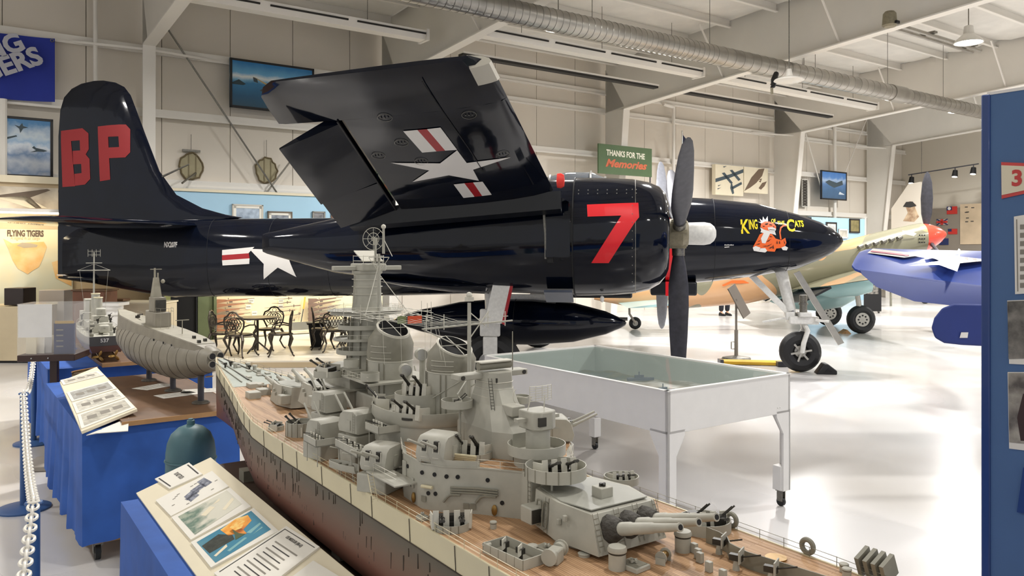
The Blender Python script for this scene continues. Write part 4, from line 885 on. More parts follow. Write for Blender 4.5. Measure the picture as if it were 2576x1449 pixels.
# ---- masts
fm_ = P2('foremast')
MB().cyl(L(2.46, 0, .25), L(2.46, 0, .74), .0085, .006, 8).cyl(L(2.478, -.012, .74), L(2.478, -.012, .84), .006, .005, 8).cyl(L(2.45, .01, .7), L(2.45, .01, .8), .005, n=8).build('pole', SG, fm_)
MB().sph(L(2.478, -.012, .848), .01, 10).build('mast_head', K['slight'], fm_)
q = MB(); c = L(2.43, .01, .8); MM = X.Rotation(SA, 4, 'Z').inverted() @ X.Rotation(R(-12), 4, 'Z') @ X.Rotation(pi/2, 4, 'X')
for r in (.045, .024, .008): q.tor(c, r, .0011, 26, 4, MM)
for i in range(8): q.path([c, c+MM.to_3x3() @ V((.045*cos(i*pi/4), .045*sin(i*pi/4), 0))], .0009, 3)
stuff(q.build('radar_dish', K['slight'], fm_)); MB().box(L(2.445, .008, .79), (.014, .014, .03)).build('radar_motor', SG, fm_)
q = MB(); 
for a_ in range(4):
    b_ = a_*pi/2; p = L(2.462+.045*cos(b_), .045*sin(b_), .725); q.path([p, L(2.462, 0, .665)], .0013, 3); q.path([p, L(2.462+.045*cos(b_+pi/2), .045*sin(b_+pi/2), .725)], .0012, 3)
stuff(q.build('mast_bracket', K['slight'], fm_)); MB().box(L(2.462, 0, .726), (.06, .06, .003)).build('mast_platform', SG, fm_)
for p_ in (((2.46, .0, .7), (2.55, .1, .5)), ((2.46, 0, .66), (2.53, -.1, .5)), ((2.478, -.012, .8), (2.52, -.03, .73))): MB().path([L(*p_[0]), L(*p_[1])], .0016, 4).build('mast_stay', K['slight'], fm_)
q = MB()
for z in (.495, .515): 
    for o in (-.14, -.07, .07, .14): q.path([L(2.4, o, z), L(2.68, o*.9, z-.004)], .0013, 3)
    for s in (2.46, 2.54, 2.62): q.path([L(s, -.15, z), L(s, .15, z)], .0013, 3)
for s, o in ((2.46, .15), (2.54, -.15), (2.62, .15), (2.68, .1), (2.62, -.15), (2.68, -.1)): q.path([L(s, o, .48), L(s, o, .55)], .0013, 3)
stuff(q.build('yard_lattice', K['slight'], fm_))
mm_ = P2('mainmast')
MB().cyl(L(3.15, 0, .2), L(3.15, 0, .58), .008, .006, 8).build('pole', SG, mm_); MB().box(L(3.15, 0, .592), (.022, .022, .014)).sph(L(3.15, 0, .605), .011, 8).build('mast_head', K['slight'], mm_)
MB().cyl(L(3.13, .16, .5), L(3.17, -.16, .515), .0035, .0028, 6).build('yard', SG, mm_)
q = MB()
for o in (.155, .09, -.08, -.15): q.path([L(3.14, o, .495), L(3.14, o, .545)], .0016, 4); q.path([L(3.14, o-.012, .528), L(3.14, o+.012, .528)], .0016, 4)
q.path([L(3.15, 0, .46), L(3.16, -.07, .55)], .002, 4); q.path([L(3.15, 0, .55), L(3.14, -.07, .5)], .002, 4); stuff(q.build('yard_antenna', K['slight'], mm_))
for a_, b_ in (((3.15, 0, .34), (3.06, .09, .26)), ((3.15, 0, .34), (3.24, .1, .3)), ((3.15, 0, .3), (3.22, -.08, .36)), ((3.15, 0, .42), (3.12, .16, .5))): MB().path([L(*a_), L(*b_)], .0022, 5).build('mast_strut', SG, mm_)
q = MB()
for i in range(9): o = -.14+.035*i; q.path([L(2.66, o, .505), L(2.9, o*.75, .497), L(3.14, o*1.05, .507)], .0007, 3)
for s, o in ((2.7, .1), (2.75, .05), (2.8, -.05), (2.72, -.1), (2.9, .03)): q.path([L(s, o, .5), L(s, o*.9, .33)], .0006, 3)
for s in (3.1, 3.12): q.path([L(s, .1, .5), L(s-.02, .06, .37)], .0007, 3)
stuff(q.build('aerial_wires', K['slight'], BS))
MB().b2(L(2.78, .036, .485), L(2.785, -.02, .512)).build('signal_flag', mat('flag_red', srgb('d8552f'), .7), BS); MB().b2(L(2.765, .07, .485), L(2.77, .036, .512)).build('signal_flag', mat('flag_green', srgb('7d8b60'), .7), BS)
# ---- after tower and director
at_ = P2('after_tower')
def rect(s0, s1, o): return [(s0, -o), (s1, -o), (s1, o), (s0, o)]
MB().prism([(3.2, -.075), (3.4, -.075), (3.46, -.04), (3.46, .04), (3.4, .075), (3.2, .075)], DK+.13, DK+.21).build('base', SG, at_, smooth=False)
base = [(3.2, -.075), (3.4, -.075), (3.46, -.04), (3.46, .04), (3.4, .075), (3.2, .075)]; top = [(3.26, -.045), (3.335, -.045), (3.36, -.025), (3.36, .025), (3.335, .045), (3.26, .045)]
MB().loft([[V((s, o, DK+z)) for s, o in pl] for pl, z in ((base, .21), ([(lerp(a[0], b[0], .7), lerp(a[1], b[1], .7)) for a, b in zip(base, top)], .28), (top, .33), ([(s, o*.95) for s, o in top], .375))]).build('tower', SG, at_, smooth=False)
for z, k in ((.3, 1.12), (.325, 1.05), (.345, 1.02)): MB().path([V((3.31+(s-3.31)*k, o*k, DK+z)) for s, o in top], .0015, 4, True).build('tower_band', K['slight'], at_)
q = MB(); ladder(q, L(3.41, .06, .13), L(3.345, .046, .36), .006, (.8, .5, 0), 26, .001); stuff(q.build('tower_ladder', K['smetal'], at_, smooth=False))
MB().b2(L(3.38, .03, .255), L(3.44, -.02, .285)).build('ready_box', SG, at_, bevel=.003)
MB().b2(L(3.25, .13, .352), L(3.3, -.13, .37)).build('rangefinder_arm', SG, at_, bevel=.003)
for sd in (1, -1): MB().cyl(L(3.3, .115*sd, .361), L(3.303, .115*sd, .361), .007, n=12).build('arm_lens', K['smetal'], at_)
MB().cyl(L(3.3, .06, .392), L(3.3, -.06, .392), .013, n=14).build('radar_drum', K['sgrey2'], at_); MB().b2(L(3.28, .06, .403), L(3.32, -.06, .407)).build('drum_cap', K['slight'], at_)
MB().cyl(L(3.35, -.035, .38), L(3.35, -.035, .5), .0016, n=4).build('whip_aerial', K['sgrey2'], at_)
MB().b2(L(3.352, .03, .345), L(3.358, .012, .36)).build('tower_window', K['smetal'], at_)
tub(3.24, .1, .262, .05, .024, 'side_tub'); quad(3.24, .1, .266, 1.2, R(40), .6); tub(3.33, -.08, .27, .03, .022, 'side_tub'); MB().cyl(L(3.24, .09, .13), L(3.24, .09, .262), .004).build('tub_post', SG, at_)
dr = P2('gun_director')
MB().cyl(L(3.53, 0, .13), L(3.53, 0, .235), .036, n=24).build('pedestal', SG, dr)
tub(3.53, .005, .165, .085, .03, 'director_platform', 1.0, par=dr); MB().cyl(L(3.53, .0, .13), L(3.53, 0, .166), .07, n=24).build('lower_drum', SG, dr)
MB().prism([(3.49, -.042), (3.56, -.042), (3.575, -.02), (3.575, .02), (3.56, .042), (3.49, .042)], DK+.237, DK+.29).build('director_house', SG, dr, bevel=.004)
MB().b2(L(3.57, .03, .25), L(3.578, .005, .275)).build('director_window', K['smetal'], dr); MB().b2(L(3.515, .075, .26), L(3.535, -.075, .27)).build('director_arm', SG, dr)
q = MB()
for i in range(7):
    zz = .318+.004*i; q.path([L(3.53+.02*cos(a), .05*sin(a), .34+.007*(i-3)) for a in [-.9+.3*j for j in range(7)]], .0013, 3)
for j in range(5): a = -.9+.45*j; q.path([L(3.53+.02*cos(a), .05*sin(a), .318), L(3.53+.02*cos(a), .05*sin(a), .362)], .0013, 3)
for sg in (.03, -.03): q.cyl(L(3.52, sg, .29), L(3.53, sg*.8, .33), .0016, n=4)
stuff(q.build('director_radar', K['slight'], dr))
q = MB(); q.path([L(3.5, .055+.012*cos(a), .33+.02*sin(a)) for a in [-1.4+.35*i for i in range(9)]], .0014, 4); q.path([L(3.5, .055, .33), L(3.52, .03, .325)], .0014, 4); stuff(q.build('height_radar', K['slight'], dr))
# ---- boats, platforms, rafts on the near side
bt = P2('whaleboat'); bt.matrix_local = Tm(2.92, .345, .035, .3)
MB().loft([[V((x, y*w_, z)) for y, z in ((-1, .02), (-.9, .006), (-.4, -.006), (.4, -.006), (.9, .006), (1, .02), (.88, .02), (.5, .003), (-.5, .003), (-.88, .02))] for x, w_ in ((-.07, .002), (-.05, .014), (0, .022), (.05, .018), (.068, .012))], ang=50) if False else None
m = MB(); m.loft([[V((x, y*w_, z)) for y, z in ((-1, .02), (-.9, .006), (-.4, -.006), (.4, -.006), (.9, .006), (1, .02), (.88, .02), (.5, .003), (-.5, .003), (-.88, .02))] for x, w_ in ((-.07, .002), (-.05, .014), (0, .022), (.05, .018), (.068, .012))]); m.build('boat_shell', SG, bt, ang=50)
for x in (-.03, 0, .03): MB().b2((x, -.016, .01), (x+.008, .016, .013)).build('thwart', K['sgrey2'], bt)
for s in (2.87, 2.97): MB().path([L(s, .33, 0), L(s, .34, .09), L(s, .37, .1)], .002, 5).build('davit', SG, BS)
for s0, s1, o, z in ((2.84, 3.02, .3, .09), (2.62, 2.74, .33, .07), (2.95, 3.05, .24, .16)):
    g = P2('gun_gallery')
    MB().b2(L(s0, o+.04, z), L(s1, o-.04, z+.004)).build('platform', SG, g); MB().b2(L(s0, o+.04, z), L(s1, o+.0375, z+.026)).build('screen', SG, g); MB().b2(L(s1, o+.04, z), L(s1-.002, o-.04, z+.026)).build('screen', SG, g)
    for i in range(4): s = lerp(s0+.02, s1-.02, i/3); MB().b2(L(s-.006, o+.02, z+.012), L(s+.006, o+.017, z+.035)).build('gun_shield', K['slight'], g); MB().cyl(L(s, o, z), L(s, o+.005, z+.025), .003, n=5).cyl(L(s-.0, o, z+.024), L(s-.01, o+.045, z+.034), .0013, n=4).build('small_gun', K['smetal'], g)
    for s in (s0+.01, s1-.01): MB().cyl(L(s, o+.03, 0), L(s, o+.03, z), .0018, n=4).build('gallery_post', SG, g)
for i in range(5): MB().b2(L(3.1+.018*i, .165, .0), L(3.11+.018*i, .15, .045)).build('locker', K['sgrey2'], BS)
for i in range(4): MB().path([L(3.36+.004*i, .19, .136+.006*i), L(3.42+.004*i, .15, .136+.006*i)], .004, 6).build('raft_stack', K['scream'], BS)
# forward near-side clutter
bigtub(2.22, .235, .0, .06, .055, -2.2, R(45)); bigtub(2.08, .29, .0, .033, .02, -2.2, R(20), False)
for s, o in ((1.3, .1), (1.42, -.12), (1.2, .0), (1.1, .09), (1.36, .17)):
    MB().b2(L(s-.035, o+.03, .01), L(s+.035, o-.03, .045)).build('deck_locker', SG, BS, bevel=.003)
for i in range(26):
    s = random.uniform(.25, 1.45); o = random.uniform(-.8, .8)*hb(s)*.8; z = sh(s); k = i % 4
    if k == 0: MB().lathe([(.012, 0), (.012, .02), (.016, .022), (.014, .03), (.001, .031)], 12, L(s, o, z)).build('deck_vent', SG, BS)
    elif k == 1: MB().b2(L(s-.02, o-.012, z), L(s+.02, o+.012, z+.01)).build('deck_hatch', SG, BS)
    elif k == 2: 
        q = MB(); q.cyl(L(s, o, z), L(s, o, z+.022), .006, n=6); q.cyl(L(s, o, z+.02), L(s-.05, o+.01, z+.035), .0022, n=5); q.box(L(s, o, z+.025), (.014, .02, .012)); q.build('small_gun', K['smetal'], BS)
    else: MB().cyl(L(s, o-.01, z+.008), L(s, o+.01, z+.008), .009, n=10).build('bollard', K['sgrey2'], BS)
for o in (.02, -.02): MB().path([L(.1+.1*i, o*(1+i*.25), sh(.1+.1*i)+.004) for i in range(9)], .004, 4).build('anchor_chain', K['smetal'], BS)
# ---- quarterdeck fittings
def rtub(s, o, l, w_, h, a):
    t = P2('gun_pen'); t.matrix_local = Tm(s, o, 0, a)
    MB().b2((-l/2, -w_/2, 0), (l/2, w_/2, .003)).build('floor', K['sgrey2'], t)
    for c, d in (((0, -w_/2, h/2), (l, .003, h)), ((0, w_/2, h/2), (l, .003, h)), ((-l/2, 0, h/2), (.003, w_, h)), ((l/2, 0, h/2), (.003, w_, h))): MB().box(c, d).build('screen', SG, t, smooth=False)
    for i in range(6): MB().cyl((-l/2+l*i/5, -w_/2-.001, 0), (-l/2+l*i/5, -w_/2-.001, h), .0012, n=4).build('screen_rib', K['sgrey2'], t)
    for x in (-l*.25, l*.15): 
        q = MB(); q.cyl((x, 0, 0), (x, 0, .02), .006, n=8); q.box((x, 0, .024), (.022, .012, .014)); q.cyl((x, .0, .026), (x+.03, -.02, .04), .002, n=5); q.build('small_gun', K['smetal'], t)
        MB().box((x+.012, -.012, .03), (.003, .024, .026), rz=.5).build('gun_shield', K['slight'], t)
rtub(3.79, .265, .15, .075, .024, .1)
def mush(s, o, r, h):
    t = P2('mushroom_vent'); t.matrix_local = Tm(s, o, 0)
    MB().cyl((0, 0, 0), (0, 0, h*.72), r*.9, n=20).build('trunk', SG, t); MB().cyl((0, 0, h*.68), (0, 0, h*.76), r*.93, n=20).build('band', K['smetal'], t); MB().lathe([(r, h*.76), (r*1.02, h*.85), (r*.9, h*.97), (r*.4, h), (.001, h)], 20).build('cap', SG, t)
mush(3.985, .105, .023, .055); mush(3.995, -.106, .022, .052); mush(3.59, .195, .01, .02); mush(3.72, .3, .012, .022); mush(3.44, .3, .009, .018); mush(3.46, .29, .009, .018); mush(3.79, .21, .014, .02); mush(3.88, .118, .016, .008)
def hatch(s, o, l, w_, nm='deck_hatch'):
    t = P2(nm); t.matrix_local = Tm(s, o, 0, .1)
    MB().b2((-l/2, -w_/2, 0), (l/2, w_/2, .012)).build('coaming', SG, t, bevel=.002); MB().b2((-l*.4, -w_*.4, .011), (l*.4, w_*.4, .0135)).build('well', K['sgrey2'], t)
    q = MB(); q.box((0, 0, .018), (l*.3, .004, .006)); q.box((0, 0, .018), (.004, w_*.4, .006)); q.build('hatch_fitting', SG, t)
hatch(3.81, .18, .065, .045); hatch(4.005, .07, .06, .05); hatch(3.42, .32, .03, .025)
t = P2('winch'); t.matrix_local = Tm(3.872, .203, 0, .5)
MB().b2((-.016, -.02, 0), (.016, .02, .035)).build('housing', SG, t, bevel=.004)
for sd in (-1, 1): MB().cyl((0, sd*.02, .024), (0, sd*.034, .024), .016, n=16).cyl((0, sd*.034, .024), (0, sd*.038, .024), .02, n=16).build('drum', SG, t)
t = P2('cable_reel'); t.matrix_local = Tm(4.02, -.012, 0, .4)
MB().cyl((0, -.014, .016), (0, .014, .016), .009, n=12).build('spool', K['brass'], t)
for sd in (-1, 1): MB().cyl((0, sd*.014, .016), (0, sd*.016, .016), .015, n=14).build('flange', SG, t); MB().b2((-.012, sd*.017, 0), (.012, sd*.02, .016)).build('stand', SG, t)
MB().cyl(L(4.16, -.255, 0), L(4.16, -.255, .004), .026, n=24).build('round_hatch', K['brass'], BS)
for s in (3.955, 4.19): MB().tor(L(s, -.338, .022), .016, .0065, 22, 8, X.Rotation(pi/2, 4, 'X')).build('rope_reel', K['sgrey2'], BS)
# breakwater with light guns near the far rail
m = MB(); m.loft([[L(s, o, 0), L(s, o, .04), L(s, o+.003, .04), L(s, o+.003, 0)] for s, o in ((3.99, -.2), (4.03, -.2), (4.065, -.19), (4.1, -.16), (4.16, -.15), (4.3, -.17), (4.5, -.2))]); m.build('breakwater', K['sgrey2'], BS)
for s, o in ((4.06, -.165), (4.15, -.12), (4.24, -.13)):
    t = P2('light_gun'); t.matrix_local = Tm(s, o, 0, .4)
    MB().cyl((0, 0, 0), (0, 0, .024), .009, .006, 8).build('pedestal', SG, t); MB().box((0, 0, .03), (.03, .014, .014)).build('breech', K['smetal'], t); MB().cyl((.01, 0, .032), (.06, -.01, .05), .002, n=5).build('barrel', K['smetal'], t); MB().box((.012, 0, .036), (.003, .04, .03)).build('gun_shield', SG, t)
for s, o in ((4.05, -.1), (4.07, -.085), (4.12, -.06), (4.17, -.05), (4.02, -.12)): MB().box(L(s, o, .012), (.016, .012, .024)).build('ready_box', SG, BS, bevel=.001)
bigtub(3.92, -.27, 0, .07, .03, -.4, R(15), False)
for s, o in ((3.9, -.25), (3.95, -.29)):
    q = MB(); q.box(L(s, o, .03), (.03, .03, .03)); q.cyl(L(s, o, .03), L(s+.03, o-.03, .07), .0025, n=5); q.cyl(L(s, o+.008, .03), L(s+.03, o-.02, .07), .0025, n=5); q.build('small_gun', K['smetal'], BS)
t = P2('stern_chocks'); t.matrix_local = Tm(4.365, -.345, 0)
for i in range(4): MB().box((-.03+.02*i, 0, .03), (.01, .05, .05), M=X.Rotation(.4, 4, 'X')).build('chock', K['sgrey2'], t)
mush(4.3, -.32, .011, .02); mush(4.32, -.3, .011, .02)
bigtub(3.7, -.17, .09, .05, .02, -.3, R(15), False)
# cradle and the draped plinth the model stands on
for s in (1.4, 2.6, 3.8, 4.9): MB().b2(L(s-.04, .24, -.4), L(s+.04, -.24, -.33)).build('cradle', K['sgrey2'], BS)
# ================================================================= draped tables, models and captions on the left
K['blue'] = mat('blue_tablecloth', srgb('2c5cb0'), .75, noise=.2, scale=5, bump=.25, bscale=5)
K['dwood'] = mat('table_board_brown', srgb('6f5138'), .5, noise=.25, scale=6)
K['ply'] = mat('plywood_edge', srgb('b08658'), .6, noise=.15, scale=10)
K['cream'] = mat('mount_board', srgb('e6dcc2'), .7, noise=.03)
K['paper'] = mat('paper', srgb('ebe7dd'), .7)
K['ink'] = mat('ink', srgb('3c3a38'), .8)
K['inkl'] = mat('ink_light', srgb('8d887e'), .8)
def drape(poly, z0, z1, amp=.012, n=44):                  # cloth hanging round a table, poly counter-clockwise
    pts = []; N = len(poly)
    for i in range(N):
        a, b = V(poly[i]), V(poly[(i+1) % N]); k = max(6, int((b-a).length*n/2))
        d = (b-a).normalized(); nn = V((d.y, -d.x))
        for j in range(k):
            f = j/k; w_ = sin(pi*f); ph = (i*7.3+f*(b-a).length*17)
            pts.append((a.lerp(b, f), nn, amp*w_*(sin(ph)+.5*sin(2.3*ph+1))))
    rings = []
    for t in range(7):
        f = t/6; rings.append([V((p.x+nn.x*(.012*f+o*f*1.6), p.y+nn.y*(.012*f+o*f*1.6), lerp(z1, z0, f)+(.012*sin(o*300) if t == 6 else 0))) for p, nn, o in pts])
    m = MB(); m.loft(list(reversed(rings)), cap=False); k = len(m.v)-len(pts)
    m.f.append(tuple(range(k, k+len(pts))))
    return m
CAS = None
def caster(p, nm='caster', r=.045, par=None):
    q = MB(); q.cyl((-.015, 0, r), (.015, 0, r), r, n=16); return q
def add_casters(t, pts, z=0, r=.05):
    for x, y in pts:
        MB().cyl((x-.016, y, r), (x+.016, y, r), r, n=18).build('caster_wheel', K['rub'], t)
        MB().b2((x-.03, y-.03, r*1.7), (x+.03, y+.03, r*2.1)).build('caster_plate', K['steel'], t); MB().box((x-.022, y+.01, r*1.4), (.006, .05, r*1.3)).box((x+.022, y+.01, r*1.4), (.006, .05, r*1.3)).build('caster_fork', K['steel'], t)
def dtable(p0, lu, lv, h, lab):
    t = thing('draped_table', lab, 'table', (p0[0], p0[1], 0), BA, 'blue draped display tables')
    MB().b2((.03, .03, .12), (lu-.03, lv-.03, .16)).build('trolley', K['ply'], t, bevel=.004)
    drape([(0, 0), (lu, 0), (lu, lv), (0, lv)], .13, h, .02).build('cloth', K['blue'], t, ang=60)
    add_casters(t, [(.1, .1), (lu-.1, .1), (.1, lv-.1), (lu-.1, lv-.1)], r=.055)
    return t
dtable((-2.72, 5.03), .98, 2.25, .86, 'blue draped trolley table under the grey submarine model')
dtable((-4.38, 7.5), 1.5, 2.2, .88, 'blue draped table under the destroyer model, behind the submarine')
def bbox_thing(name, lab, cat, p0, lu, lv, z0, z1, m, parts=()):
    t = thing(name, lab, cat, (p0[0], p0[1], z0), BA); MB().b2((0, 0, 0), (lu, lv, z1-z0)).build('slab', m, t, bevel=.004); return t
tb = thing('wooden_base_board', 'brown wooden board with pale edge on the table below the submarine', 'board', (-2.55, 5.1, .865), BA)
MB().b2((.05, .02, 0), (.82, 2.1, .03)).build('board', K['dwood'], tb, bevel=.003); MB().b2((.045, .012, .0), (.825, .02, .031)).build('lipping', K['ply'], tb); MB().b2((.82, .02, 0), (.826, 2.1, .031)).build('lipping', K['ply'], tb)
tb2 = thing('wooden_base_board', 'brown wooden board under the destroyer model', 'board', (-4.0, 7.55, .885), BA)
MB().b2((.1, .02, 0), (1.1, 2.1, .035)).build('board', K['dwood'], tb2, bevel=.003); MB().b2((.1, .012, .0), (1.1, .02, .036)).build('lipping', K['ply'], tb2)
# ---- submarine
sub = thing('submarine_model', 'grey submarine model with conning tower on metal posts', 'model ship', (-2.07, 5.55, 0), atan2(.768, -.64))
K['subg'] = mat('submarine_grey', srgb('8f897b'), .5, noise=.2, scale=9); K['subd'] = mat('submarine_deck', srgb('9d9888'), .55, noise=.15, scale=12)
SB = [(0, .062, 1.24), (.06, .082, 1.238), (.2, .1, 1.225), (.45, .135, 1.2), (.8, .165, 1.185), (1.3, .175, 1.185), (1.8, .165, 1.195), (2.2, .12, 1.22), (2.45, .06, 1.26), (2.55, .02, 1.3)]
m = MB(); m.loft([[V((x, r*cos(a), z+r*1.05*sin(a))) for a in [2*pi*i/26 for i in range(26)]] for x, r, z in SB]); m.build('pressure_hull', K['subg'], sub, ang=60)
for x in [.12+.16*i for i in range(14)]:
    r, z = interp(SB, x); MB().path([V((x+.02*sin(a), (r+.001)*cos(a), z+(r*1.05+.001)*sin(a))) for a in [2*pi*i/26 for i in range(26)]], .0014, 3, True).build('hull_seam', K['sline'], sub)
DKs = [(.02, .02, 1.3, 1.265), (.2, .07, 1.335, 1.28), (.5, .1, 1.355, 1.27), (1.0, .115, 1.375, 1.27), (1.6, .115, 1.39, 1.27), (2.2, .09, 1.42, 1.28), (2.5, .03, 1.45, 1.3), (2.6, .006, 1.46, 1.4)]
m = MB(); m.loft([[V((x, -w_, zt)), V((x, w_, zt)), V((x, w_*1.12, zb)), V((x, -w_*1.12, zb))] for x, w_, zt, zb in DKs]); m.build('casing', K['subg'], sub, ang=25)
m = MB(); m.loft([[V((x, -w_*.94, zt+.001)), V((x, w_*.94, zt+.001)), V((x, w_*.94, zt+.003)), V((x, -w_*.94, zt+.003))] for x, w_, zt, zb in DKs[1:-1]]); m.build('deck', K['subd'], sub, smooth=False)
for y, z in ((-.027, 1.27), (-.027, 1.214), (.027, 1.27), (.027, 1.214)):
    MB().cyl((.03, y, z), (-.02, y, z), .0265, n=16).build('torpedo_tube', K['subg'], sub); MB().cyl((-.015, y, z), (-.0215, y, z), .021, n=16).build('tube_mouth', K['black'], sub)
for x in (.55, .75, 1.0): MB().cyl((x, -.128, 1.305), (x, -.134, 1.305), .009, n=10).build('limber_hole', K['black'], sub); MB().cyl((x, .128, 1.305), (x, .134, 1.305), .009, n=10).build('limber_hole', K['black'], sub)
MB().prism([(1.2, -.06), (1.45, -.065), (1.6, -.03), (1.62, 0), (1.6, .03), (1.45, .065), (1.2, .06)], 1.38, 1.5).build('conning_tower', K['subg'], sub, bevel=.006)
MB().prism([(1.28, -.045), (1.42, -.05), (1.5, -.02), (1.5, .02), (1.42, .05), (1.28, .045)], 1.5, 1.62).build('bridge', K['subg'], sub, bevel=.004); MB().prism([(1.26, -.04), (1.27, -.04), (1.27, .04), (1.26, .04)], 1.51, 1.6).build('bridge_opening', K['smetal'], sub)
MB().loft([[V((1.4+x*k, y*k, z)) for x, y in ((-.04, -.035), (.04, -.035), (.04, .035), (-.04, .035))] for z, k in ((1.62, 1), (1.7, .75), (1.78, .5))]).build('periscope_shears', K['subd'], sub, smooth=False)
MB().cyl((1.4, .01, 1.78), (1.4, .01, 1.86), .008, n=8).cyl((1.42, -.02, 1.7), (1.42, -.02, 1.82), .006, n=8).build('periscope', K['subd'], sub); MB().box((1.4, .0, 1.85), (.01, .09, .006)).build('radar_bar', K['subd'], sub); MB().sph((1.35, -.04, 1.75), .018, 8).build('radar_ball', K['subd'], sub)
q = MB(); 
for z in (1.515, 1.54): q.path([(1.2, -.06, z), (1.1, -.05, z), (1.06, 0, z), (1.1, .05, z), (1.2, .06, z)], .0014, 3)
for x, y in ((1.2, -.06), (1.1, -.05), (1.06, 0), (1.1, .05), (1.2, .06)): q.cyl((x, y, 1.38), (x, y, 1.54), .0014, n=3)
for i in range(9): q.cyl((1.7+.07*i, -.085+.003*i, 1.395), (1.7+.07*i, -.085+.003*i, 1.44), .0014, n=3)
q.path([(1.7, -.085, 1.43), (2.26, -.06, 1.46)], .0012, 3); q.path([(1.7, -.085, 1.415), (2.26, -.06, 1.445)], .0012, 3); stuff(q.build('guard_rail', K['subd'], sub, smooth=False))
MB().cyl((.72, .0, 1.36), (.72, 0, 1.47), .004, n=6).b2((.717, -.05, 1.468), (.723, .05, 1.474)).build('deck_tee_aerial', K['subd'], sub)
t_ = part('deck_gun', sub); MB().cyl((1.95, 0, 1.4), (1.95, 0, 1.43), .02, n=10).build('mount', K['smetal'], t_); MB().cyl((1.95, 0, 1.435), (1.8, 0, 1.45), .006, n=8).build('barrel', K['smetal'], t_)
for x, y in ((.25, .03), (.3, -.03), (.45, .0)): MB().box((x, y, interp([(a, c) for a, b, c, d in DKs], x)[0]+.012), (.03, .02, .02)).build('deck_fitting', K['smetal'], sub)
for x in (.3, .95, 1.6):
    t_ = part('support_post', sub); r, z = interp(SB, x)
    MB().cyl((x, 0, .91), (x, 0, z-r*.95), .022, n=14).build('post', K['gun'], t_); MB().lathe([(.062, .897), (.062, .905), (.05, .912), (.022, .915), (.001, .915)], 20, (x, 0, 0)).build('foot', K['steel'], t_)
q = MB(); q.loft([[V((x, y, z)), V((x, y+.05, z+.002)), V((x, y+.05, z-.004)), V((x, y, z-.004))] for x, y, z in ((.12, -.02, 1.11), (.38, -.12, 1.075))]); q.build('stern_plane', K['ply'], sub)
# loose sheets on the base board
for k, (x, y, d_, rz) in enumerate(((445, 992, 5.98, .2), (388, 972, 6.35, .5), (505, 982, 6.0, -.3))):
    p = on(x, y, .9); s_ = thing('loose_sheet', ('white printed sheet lying at the foot of the nearest submarine post', 'white printed sheet lying behind the nearest submarine post', 'white printed sheet lying under the submarine stern')[k], 'paper', (p.x, p.y, .8965), BA+rz)
    MB().b2((-.14, -.09, 0), (.14, .09, .002)).build('sheet', K['paper'], s_)
    for i in range(4): MB().b2((-.11, .06-.035*i, .002), (.1-.03*(i % 2), .068-.035*i, .0024)).build('print_line', K['inkl'], s_)
# ---- destroyer
ds = thing('destroyer_model', 'grey destroyer model with red-brown bottom and white number on its stern', 'model ship', (-3.95, 7.75, 0), R(123))
DZ = 1.17
hbm = [(0, .155), (.15, .175), (.5, .19), (1.0, .19), (1.5, .15), (1.9, .06), (2.05, .005)]
K['dhull'] = grad('destroyer_hull', [(0, srgb('4a2c22')), (.45, srgb('5b382c')), (.52, srgb('3f3a34')), (.62, srgb('8a8478')), (1, srgb('9a958a'))], 2, DZ-.2, DZ+.03, .5, .05, 8)
m = MB(); rg = []
for x, b in hbm: rg.append([V((x, o*b, DZ+z+.04*(x/2)**2)) for o, z in ((-1, 0), (-.98, -.09), (-.8, -.16), (-.1, -.2 if x > .2 else -.15), (.1, -.2 if x > .2 else -.15), (.8, -.16), (.98, -.09), (1, 0))])
m.loft(rg); m.build('hull', K['dhull'], ds, ang=50)
MB().add([(-.003, -.152, DZ), (-.003, .152, DZ), (-.003, .145, DZ-.09), (-.003, -.145, DZ-.09)], [(0,1,2,3)]).build('transom', mat('transom_grey', srgb('4e4c4a'), .5), ds)
text('hull_number', '537', .05, K['insig'], ds, face_M((-.006, .02, DZ-.04), (-1, 0, 0)), bold=.001)
m = MB(); m.loft([[V((x, -b*.98, DZ+.04*(x/2)**2+.001)), V((x, b*.98, DZ+.04*(x/2)**2+.001)), V((x, b*.98, DZ+.04*(x/2)**2-.004)), V((x, -b*.98, DZ+.04*(x/2)**2-.004))] for x, b in hbm[:-1]]); m.build('deck', SG, ds, smooth=False)
for nm, x0, x1, w_, z0, z1 in (('after_deckhouse', .35, .62, .09, 0, .1), ('mid_deckhouse', .62, 1.25, .1, 0, .08), ('fore_deckhouse', 1.2, 1.6, .11, .0, .16), ('bridge', 1.25, 1.45, .08, .16, .3), ('after_gun_deck', .5, .75, .07, .08, .16)):
    MB().b2((x0, -w_, DZ+z0), (x1, w_, DZ+z1)).build(nm, SG, ds, bevel=.004)
for x, z in ((.8, .34), (1.05, .37)):
    t_ = part('funnel', ds); MB().loft([[V((x+.055*cos(a)+dx, .042*sin(a), DZ+zz)) for a in [2*pi*i/20 for i in range(20)]] for zz, dx in ((.06, 0), (z, -.02))]).build('stack', SG, t_, ang=50)
    MB().path([V((x-.02+.055*cos(a), .042*sin(a), DZ+z)) for a in [2*pi*i/20 for i in range(20)]], .006, 5, True).build('rim', K['scream'], t_); MB().loft([[V((x-.02+k*cos(a), k*.8*sin(a), DZ+z+.001)) for a in [2*pi*i/16 for i in range(16)]] for k in (.045, .001)], cap=False).build('flue', K['black'], t_)
